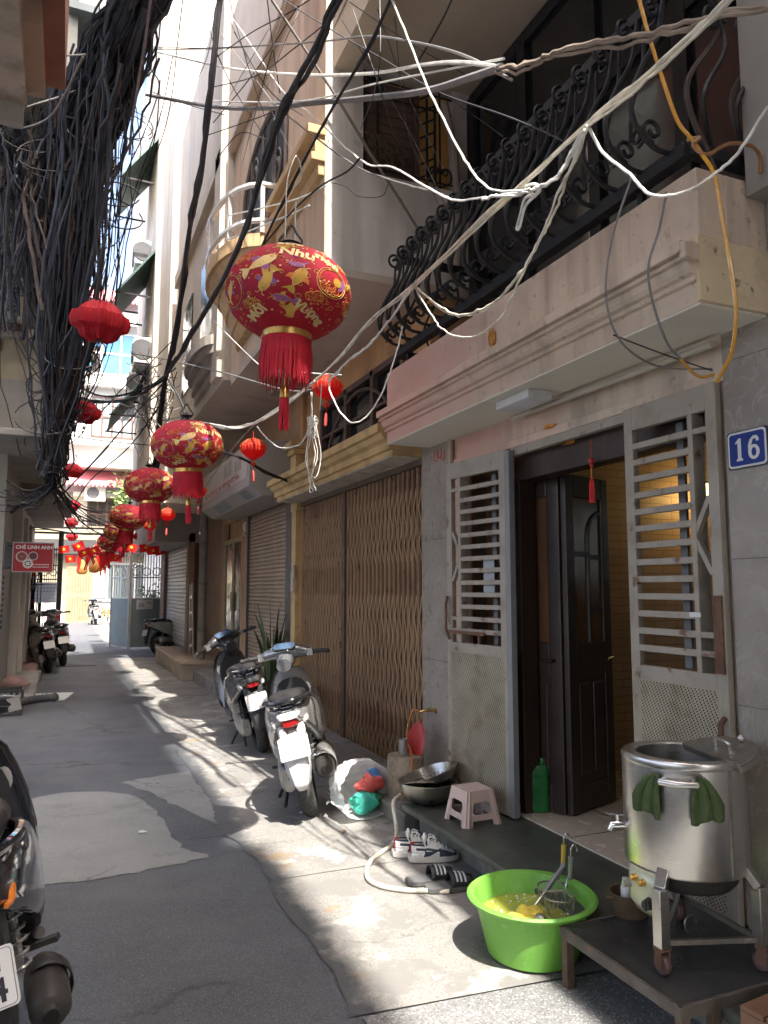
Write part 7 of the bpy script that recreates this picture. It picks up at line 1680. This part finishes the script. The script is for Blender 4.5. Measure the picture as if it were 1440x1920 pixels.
# stool
so_=G(886,1538,.184); sk=thing('plastic_stool','small pale pink plastic stool standing on the dark step','stool',tuple(so_),(0,0,R(2)))
H=.185; tw,bw_=.086,.118
m=MB(); m.prism(rrect(2*tw,2*tw,.02),'z',H-.012,H)
m.build('seat', M('pale_pink_plastic',(.56,.43,.38),.45,0,.06,5), sk, smooth=False, bevel=.004)
m=MB()
def side(k):
    m.xf(Matrix.Rotation(k*PI/2,4,'Z'))
    f=lambda x,z,o=0: (x*(1),-(bw_+(tw-bw_)*z/H)+o, z)
    def hw(z): return bw_+(tw-bw_)*z/H
    xs=lambda z,q: q*hw(z)
    def patch(q0,q1,z0,z1): 
        m.add([f(xs(z0,q0),z0),f(xs(z0,q1),z0),f(xs(z1,q1),z1),f(xs(z1,q0),z1)],[(0,1,2,3)])
    patch(-1,-.58,0,H); patch(.58,1,0,H); patch(-.58,.58,.125,H); patch(-.58,.58,.03,.062)
    # rounded window corners
    for s in (-1,1):
        for (zc,dz) in ((.125,-1),(.062,1)):
            q=.58; r=.022
            c=[(s*q,zc)]+[(s*(q-(r/hw(zc))*(1-math.sin(t))), zc+dz*r*(1-math.cos(t))) for t in [j*PI/2/5 for j in range(6)]]
            m.add([f(xs(z,qq),z) for (qq,z) in c],[tuple(range(len(c)))])
for k in range(4): side(k)
m.xf(Matrix()); o=m.build('legs_and_skirt', M('pale_pink_plastic',(.56,.43,.38)), sk, smooth=False); sd=o.modifiers.new('t','SOLIDIFY'); sd.thickness=.005; sd.offset=-1
for k in range(4):
    m=MB(); m.xf(Matrix.Rotation(k*PI/2+PI/4,4,'Z')); d0,d1=(bw_*1.414-.012),(tw*1.414-.012)
    m.loft([[(d0-.012,-.03,0),(d0+.006,-.02,0),(d0+.006,.02,0),(d0-.012,.03,0)],[(d1-.01,-.022,H-.004),(d1+.004,-.014,H-.004),(d1+.004,.014,H-.004),(d1-.01,.022,H-.004)]])
    m.build('corner_rib', M('pale_pink_plastic',(.56,.43,.38)), sk, smooth=False)
m=MB()
for i in range(4):
    for j in range(4): m.box(-.06+i*.034,-.045+i*.034,-.06+j*.034,-.045+j*.034,H-.001,H+.0012)
m.build('seat_grip', M('pale_pink_plastic',(.56,.43,.38)), sk, smooth=False)
# steel basin with colander tilted in it
bs=G(803,1503,.184); ba=thing('steel_basin','dull steel mixing basin on the step edge under the colander','basin',tuple(bs))
m=MB(); m.lathe([(.0,.002),(.09,.002),(.12,.012),(.165,.07),(.182,.125),(.19,.127),(.19,.131),(.178,.131),(.158,.07),(.115,.018),(.0,.008)],48); m.build('basin_shell', M('worn_steel',(.45,.43,.38),.35,1,.15,6), ba)
co_=thing('colander','steel colander with punched holes tilted in the basin','colander',(bs.x+.012,bs.y+.0,bs.z+.145)); co_.rotation_euler=(R(-3),R(-17),R(-20))
m=MB(); pr=[(.0,-.085),(.09,-.083),(.13,-.06),(.168,.0),(.182,.032),(.192,.034),(.192,.037),(.178,.037),(.162,.0),(.125,-.056),(.0,-.079)]
m.lathe(pr,48); m.build('colander_shell', M('colander_steel',(.36,.35,.33),.28,1,.15,6), co_)
m=MB()
for ring,(r,z) in enumerate(((.06,-.0785),(.09,-.075),(.118,-.061),(.136,-.040),(.150,-.018))):
    nn=int(r*230)
    for k in range(nn):
        a=2*PI*(k+.5*(ring%2))/nn; n_out=Vector((math.cos(a),math.sin(a),0)); 
        tz = Vector((0,0,1)) if ring<2 else (Vector((-math.cos(a),-math.sin(a),0))*.8+Vector((0,0,.6))).normalized()
        c=Vector((r*math.cos(a),r*math.sin(a),z))+tz*.0025; u=tz.orthogonal().normalized(); v=tz.cross(u)
        m.add([tuple(c+u*.0045*math.cos(t)+v*.0045*math.sin(t)) for t in [j*PI/4 for j in range(8)]],[tuple(range(8))])
m.build('holes', M('hole_dark',(.01,.01,.01),.9), co_, smooth=False)
# log, can, red dustpan, tap and hose
lg=G(760,1492,.112); l_=thing('chopping_stump','pale weathered log stump standing beside the marble pillar','stump',tuple(lg))
m=MB(); m.lathe([(.0,.0),(.118,.0),(.124,.02),(.122,.14),(.125,.255),(.118,.27),(.0,.272)],40); m.v=[(x*(1+.03*noise.noise((x*12,y*12,z*5))),y*(1+.03*noise.noise((x*12,y*12,z*5))),z) for (x,y,z) in m.v]
m.build('log', M('grey_bark',(.28,.23,.175),.9,0,.3,10,.6,30,stain=((.12,.09,.07),.7,14),spots=((.40,.36,.30),.7,26)), l_)
cn=thing('metal_can','small grey tin can on the log stump','can',(lg.x-.02,lg.y-.01,.385)); m=MB(); m.lathe([(.0,.0),(.03,.0),(.031,.004),(.030,.10),(.031,.104),(.028,.104),(.027,.01),(.0,.008)],24); m.build('can_body', M('grey_tin',(.30,.30,.29),.5,.5), cn)
dp=thing('dustpan','red plastic dustpan propped on the log stump against the shutter','dustpan',(lg.x+.06,lg.y-.01,.385),(0,R(8),R(14))); dp.scale=(.9,.82,.78)
m=MB(); rings=[]
for z,w_,d in ((.0,.10,.02),(.06,.115,.03),(.15,.11,.035),(.22,.08,.03),(.26,.045,.02)): rings.append([(d*math.cos(a)*.5+.02*(z/.26),w_*math.sin(a),z) for a in [2*PI*k/16 for k in range(16)]])
m.loft(rings); m.build('pan', M('dustpan_red',(.36,.03,.025),.4,0,.1,6), dp); m=MB(); m.tube([(.03,0,.25),(.04,0,.30)],.012,8); m.build('handle', M('dustpan_red2',(.36,.03,.025),.4), dp)
tp=FX(815,1332,2.43); tap=thing('water_tap','brass tap on the marble pillar feeding an amber hose','tap',tuple(tp))
m=MB(); m.tube([(.0,0,0),(-.05,.005,0),(-.07,.02,0),(-.085,.05,-.012)],.009,8); m.box(-.055,-.035,-.012,.02,.012,.02); m.lathe([(.018,-.003),(.018,.003)],14,(0,0,0),'x',cap=True); m.build('tap_body', brass, tap)
hz_=thing('garden_hose','translucent hose running from the tap over the step to the slippers','hose',(0,0,0))
t0=tp+Vector((-.085,.05,-.012))
m=MB(); m.tube(smoothpath([t0,t0+Vector((-.04,.05,.0)),t0+Vector((-.09,.04,-.16)),FX(772,1420,2.17),FX(768,1470,2.1),Vector((2.02,4.50,.20))],7),.0075,8); m.build('amber_section', M('orange_hose',(.42,.13,.03),.3,coat=.6), hz_)
hp=[Vector((2.02,4.50,.195)),Vector((1.955,4.46,.16)),Vector((1.93,4.36,.05)),G(738,1580,.02),G(697,1612,.02),G(688,1642,.02),G(710,1660,.02),G(760,1669,.02),G(806,1670,.02),Vector((1.80,3.42,.02))]
m=MB(); m.tube(smoothpath(hp,8),.0125,10); m.build('clear_section', M('milky_hose',(.60,.54,.44),.3,0,.1,10,coat=.6), hz_)
# sneakers
def shoe(label, loc, rot):
    t=thing('sneaker',label,'shoe',loc,(0,0,rot),'pair of sneakers by the step')
    navy=M('navy_leather',(.035,.045,.065),.5); wl=M('white_leather',(.70,.70,.68),.5); rd=M('red_leather',(.55,.05,.05),.5)
    def outline(y,k=1): 
        f=(y+.14)/.28; return (.036+.011*math.sin(PI*min(1,f*.95))+.008*f*(1-f)*2)*k*(1 if f<.86 else max(.25,math.sqrt(max(0,1-((f-.86)/.16)**2))))*(1 if f>.06 else .8)
    ys_=[-.14+.28*k/22 for k in range(23)]
    m=MB(); m.loft([[(-outline(y),y,.0+.006*max(0,(y-.08)/.06)),(-outline(y)*1.04,y,.028+.004*max(0,(y-.08)/.06)),(outline(y)*1.04,y,.028+.004*max(0,(y-.08)/.06)),(outline(y),y,.0+.006*max(0,(y-.08)/.06))] for y in ys_]); m.build('sole', M('sole_white',(.62,.60,.55),.6,0,.1,20), t)
    def hgt(y): 
        f=(y+.14)/.28; return .105-.012*math.sin(f*3) if f<.35 else .100-.062*min(1,((f-.35)/.6))**1.25
    m=MB(); rings=[]
    for y in ys_[1:-1]:
        w_=outline(y)*.97; h=hgt(y); ring=[]
        for k in range(17):
            a=PI*k/16; ring.append((-w_*math.copysign(abs(math.cos(a))**.7,math.cos(a))*(1-.28*math.sin(a)**2*(1 if y<.03 else .3)),y,.026+(h-.026)*math.sin(a)**.75))
        rings.append(ring)
    n=17; vs=[p for r_ in rings for p in r_]; b0=len(m.v)
    for i in range(len(rings)-1):
        y=(rings[i][0][1]+rings[i+1][0][1])/2
        for k in range(n-1):
            top=3<k<12; f=(y+.14)/.28
            if f<.30 and top and k in (5,6,7,8,9,10): continue       # foot opening
            col = 2 if (f<.15 and k<11) else 0 if (f>.60 and (not top)) or f>.93 or (f<.38 and top) else 1
            if .15<=f<.6 and k in (2,13): col=0
            m.cur=col; m.add([vs[i*n+k],vs[i*n+k+1],vs[(i+1)*n+k+1],vs[(i+1)*n+k]],[(0,1,2,3)])
    o=m.build('upper',[navy,wl,rd],t); sd=o.modifiers.new('t','SOLIDIFY'); sd.thickness=.003
    m=MB()
    for s in (-1,1):
        sw=[(-.065,.030),(-.03,.034),(.02,.060),(.045,.078),(.02,.069),(-.02,.058),(-.045,.058),(-.058,.066),(-.055,.05)]
        m.add([(s*(outline(y)*.97*(1-.10*((z-.03)/.06))+.0045),y,z) for (y,z) in sw],[tuple(range(len(sw)))])
    m.build('side_mark', navy, t, smooth=False)
    m=MB()
    for k in range(6):
        y=-.035+k*.02; h=hgt(y)+.004; w_=.022
        m.tube(smoothpath([(-w_,y,h-.012),(-.01,y+.006,h+.003),(w_,y+.012,h-.012)],4),.0032,5); m.tube(smoothpath([(w_,y,h-.012),(.01,y+.006,h+.005),(-w_,y+.012,h-.012)],4),.0032,5)
    for s in (-1,1): m.tube(smoothpath([(0,-.03,.10),(s*.02,-.02,.128),(s*.03,.01,.115),(s*.012,.0,.10)],4),.0035,5); m.tube(smoothpath([(0,-.03,.10),(s*.03,-.06,.115),(s*.045,-.05,.08)],4),.003,5)
    m.ball((0,-.05,.115),(.022,.012,.03),10,6); m.build('laces', M('lace_white',(.72,.72,.70),.7), t)
    return t
pA=G(822,1612,.014); shoe('nearer sneaker of the white, navy and red pair by the step',(pA.x-.02,pA.y+.02,.013),R(-106)); shoe('farther sneaker of the pair, mostly hidden behind its mate',(pA.x-.07,pA.y+.13,.013),R(-104))
def slipper(label, loc, rot):
    t=thing('slipper',label,'slipper',loc,(0,0,rot),'black slippers by the basin')
    w_=lambda f:.040+.012*math.sin(PI*min(1,f)) if .05<f<.93 else .030
    m=MB(); ys_=[-.13+.26*k/14 for k in range(15)]
    m.loft([[(-w_((y+.13)/.26),y,.0),(-w_((y+.13)/.26)*1.03,y,.02),(w_((y+.13)/.26)*1.03,y,.02),(w_((y+.13)/.26),y,0)] for y in ys_]); m.build('sole', M('slipper_grey',(.10,.10,.10),.6), t)
    m=MB(); rings=[]
    for k in range(8):
        y=-.01+.12*k/7; h=.065-.022*k/7; ww=.051-.004*k/7; rings.append([(-ww*math.cos(a),y,.016+h*math.sin(a)) for a in [PI*j/12 for j in range(13)]])
    m.loft(rings,cap=False,closed=False); o=m.build('strap', M('slipper_black',(.018,.018,.02),.5), t); sd=o.modifiers.new('t','SOLIDIFY'); sd.thickness=.005
    m=MB()
    for j in range(3):
        y=.015+j*.022; h=.065-.022*(y+.01)/.12; ww=.051-.004*(y+.01)/.12
        rr=[[(-(ww+.004)*math.cos(a),yy,.016+(h+.0045)*math.sin(a)) for a in [PI*(.15+.7*q/10) for q in range(11)]] for yy in (y,y+.009)]; m.loft(rr,cap=False,closed=False)
    m.build('stripe', M('slipper_stripe',(.45,.50,.52),.5), t); return t
q1=G(818,1660,.013); slipper('black slipper with pale stripes nearer the hose end',(q1.x+.05,q1.y-.06,.013),R(-98)); slipper('black striped slipper lying beyond the other toward the sneakers',(q1.x+.0,q1.y+.06,.013),R(-96))
# green jerrycan
jc=G(997,1524,.194); j_=thing('jerrycan','green plastic jerrycan inside the doorway by the dark door','jerrycan',(jc.x+.065,jc.y+.03,jc.z),(0,0,R(-30)))
gp=M('green_can_plastic',(.015,.16,.035),.3,0,.1,5,coat=.3)
m=MB(); rings=[]
for z,s in ((.0,.92),(.012,1),(.05,1),(.054,.97),(.058,1),(.19,1),(.195,.97),(.2,1),(.235,.96),(.262,.72),(.272,.45)): rings.append([(p[0]*s+(.012 if z>.24 else 0),p[1]*s,z) for p in rrect(.135,.11,.03,4)])
m.loft(rings); m.build('can_body', gp, j_); m=MB(); m.tube(smoothpath([(-.055,0,.225),(-.05,0,.275),(-.02,0,.29),(.01,0,.275)],5),.012,8); m.build('handle', gp, j_)
m=MB(); m.lathe([(.0,.305),(.022,.305),(.024,.30),(.024,.272),(.018,.265)],18,(.03,0,0)); m.build('cap', gp, j_); m=MB(); m.box(-.0695,-.0685,-.03,.03,.09,.17); m.build('label_sticker', M('can_label',(.50,.52,.50),.5,0,.3,40), j_, smooth=False)
# white bag with coloured bundles in it
bgp=G(676,1528,.013); bag=thing('plastic_bag','open white plastic bag slumped on the pavement by the scooter','bag',(bgp.x+.0,bgp.y+.03,.013),(0,0,R(14))); bag.scale=(1.1,1.1,1.1)
random.seed(2)
def bagpt(a,f):     # a round the mouth axis, f from mouth (0) to back (1)
    rx=.20*(1-.25*f)*math.sqrt(max(0.0,1-max(0,f-.35)**2/.45)); rz=.155*(1-.15*f)*math.sqrt(max(0.0,1-max(0,f-.35)**2/.45))
    x=rx*math.cos(a); z=.145+rz*math.sin(a)*(1.1 if math.sin(a)>0 else .95); y=-.13+.34*f+.10*(1-f)*max(0,math.sin(a))
    n=noise.noise((math.cos(a)*2.2+7,math.sin(a)*2.2,f*2.5)); n2=noise.noise((math.cos(a)*7,math.sin(a)*7+4,f*6))
    k=1+.12*n+.055*n2
    x*=k*(1+.12*(z<.10)); z=max(.002,.14+(z-.14)*k); return (x,y+.02*n2,z)
m=MB(); NA,NF=64,22
for j in range(NF+1):
    for i in range(NA): m.v.append(bagpt(2*PI*i/NA,j/NF*1.02))
for j in range(NF):
    for i in range(NA): m.f.append((j*NA+i,j*NA+(i+1)%NA,(j+1)*NA+(i+1)%NA,(j+1)*NA+i)); m.mi.append(0)
bm_=fabric('bag_plastic',(.86,.86,.86),.5,.03); bm_.node_tree.nodes['Principled BSDF'].inputs['Roughness'].default_value=.35
m.build('bag_film', bm_, bag, ang=75)
def lump(name,c,r,mat,sd_):
    m=MB(); m.ball((0,0,0),r,48,30)
    m.v=[(c[0]+x*(1+.45*noise.noise((x*16+sd_,y*16,z*16))+.5*abs(noise.noise((x*30+sd_,y*30,z*30)))-.15),c[1]+y*(1+.3*noise.noise((x*14,y*14+sd_,z*14))),c[2]+max(-r[2]*.9,z*(1+.45*noise.noise((x*16,y*16,z*16+sd_))+.5*abs(noise.noise((x*32,y*32,z*32+sd_)))-.15))) for (x,y,z) in m.v]
    m.build(name,mat,bag,ang=30)
lump('green_bundle',(-.01,-.07,.085),(.10,.06,.065),M('teal_film',(.05,.42,.33),.35,0,.2,20),3); lump('red_bundle',(.05,-.04,.175),(.085,.05,.06),M('red_film',(.55,.09,.08),.35,0,.2,20),8); lump('blue_bundle',(.10,.0,.19),(.05,.05,.06),M('blue_film',(.08,.25,.55),.35,0,.2,20),12); lump('dark_bundle',(.09,-.03,.08),(.06,.06,.06),M('dark_green_film',(.03,.12,.07),.4,0,.2,20),15)
# snake plant
sn=FX(520,1215,2.28); sp2=thing('snake_plant','tall snake plant with pointed leaves behind the parked scooters','plant',(2.26,sn.y+.1,.20))
m=MB(); m.lathe([(.0,.0),(.13,.0),(.17,.26),(.18,.27),(.15,.27),(.14,.22),(.0,.22)],24); m.build('pot', M('dark_pot',(.06,.05,.045),.7), sp2)
random.seed(6); m=MB()
for k in range(22):
    a=random.random()*6.28; l=random.uniform(.45,.95); r=random.random()*.10; bx,by=r*math.cos(a),r*math.sin(a); ox,oy=math.cos(a)*random.uniform(.02,.26),math.sin(a)*random.uniform(.02,.26); tw=random.random()*3; L_=[];Rr_=[]
    for i in range(9):
        f=i/8; w_=.028*(math.sin(PI*(f*.8+.12))**.8 if f<1 else 0)*(1-f**4); t_=tw+f*.5; c=Vector((bx+ox*f*f,by+oy*f*f,.22+l*f)); d=Vector((math.cos(t_),math.sin(t_),0)); m.mat(k%2)
        L_.append(c-d*w_); Rr_.append(c+d*w_)
    m.loft([[L_[i],(L_[i]+Rr_[i])/2+Vector((math.sin(tw)*.006,-math.cos(tw)*.006,0)),Rr_[i]] for i in range(9)],cap=False,closed=False)
m.build('leaf', [M('snake_leaf',(.045,.075,.03),.45,0,.5,14),M('snake_leaf2',(.07,.10,.04),.45,0,.5,14)], sp2)
# litter
random.seed(19)
for i,(u,v,lab) in enumerate(((565,1525,'white cap lying by the rear tyre of the silver scooter'),(1212,1577,'white scrap lying on the tiles by the boiler tap'),(645,1560,'dry leaf scrap on the pavement before the white bag'))):
    p=G(u,v,.013 if i!=1 else .194); m=MB(); m.ball((0,0,.006),(.016,.012,.007),10,6); o=m.build('litter_scrap', plate_w if i<2 else M('dry_leaf',(.22,.15,.08),.9)); o.location=p; tag(o,lab,'litter')
# ------------------------------------------------------------------ a thing that ended up with one part and no sub-parts is that mesh itself
for root in [o for o in COL.objects if o.parent is None and o.type=='EMPTY']:
    if len(root.children)==1 and not root.children[0].children:
        c=root.children[0]; bpy.context.view_layer.update()
        Mw=root.matrix_basis @ c.matrix_basis; c.parent=None; c.matrix_basis=Mw
        for k in ('label','category','group','kind'):
            if k in root: c[k]=root[k]
        nm=root.name; bpy.data.objects.remove(root); c.name=nm
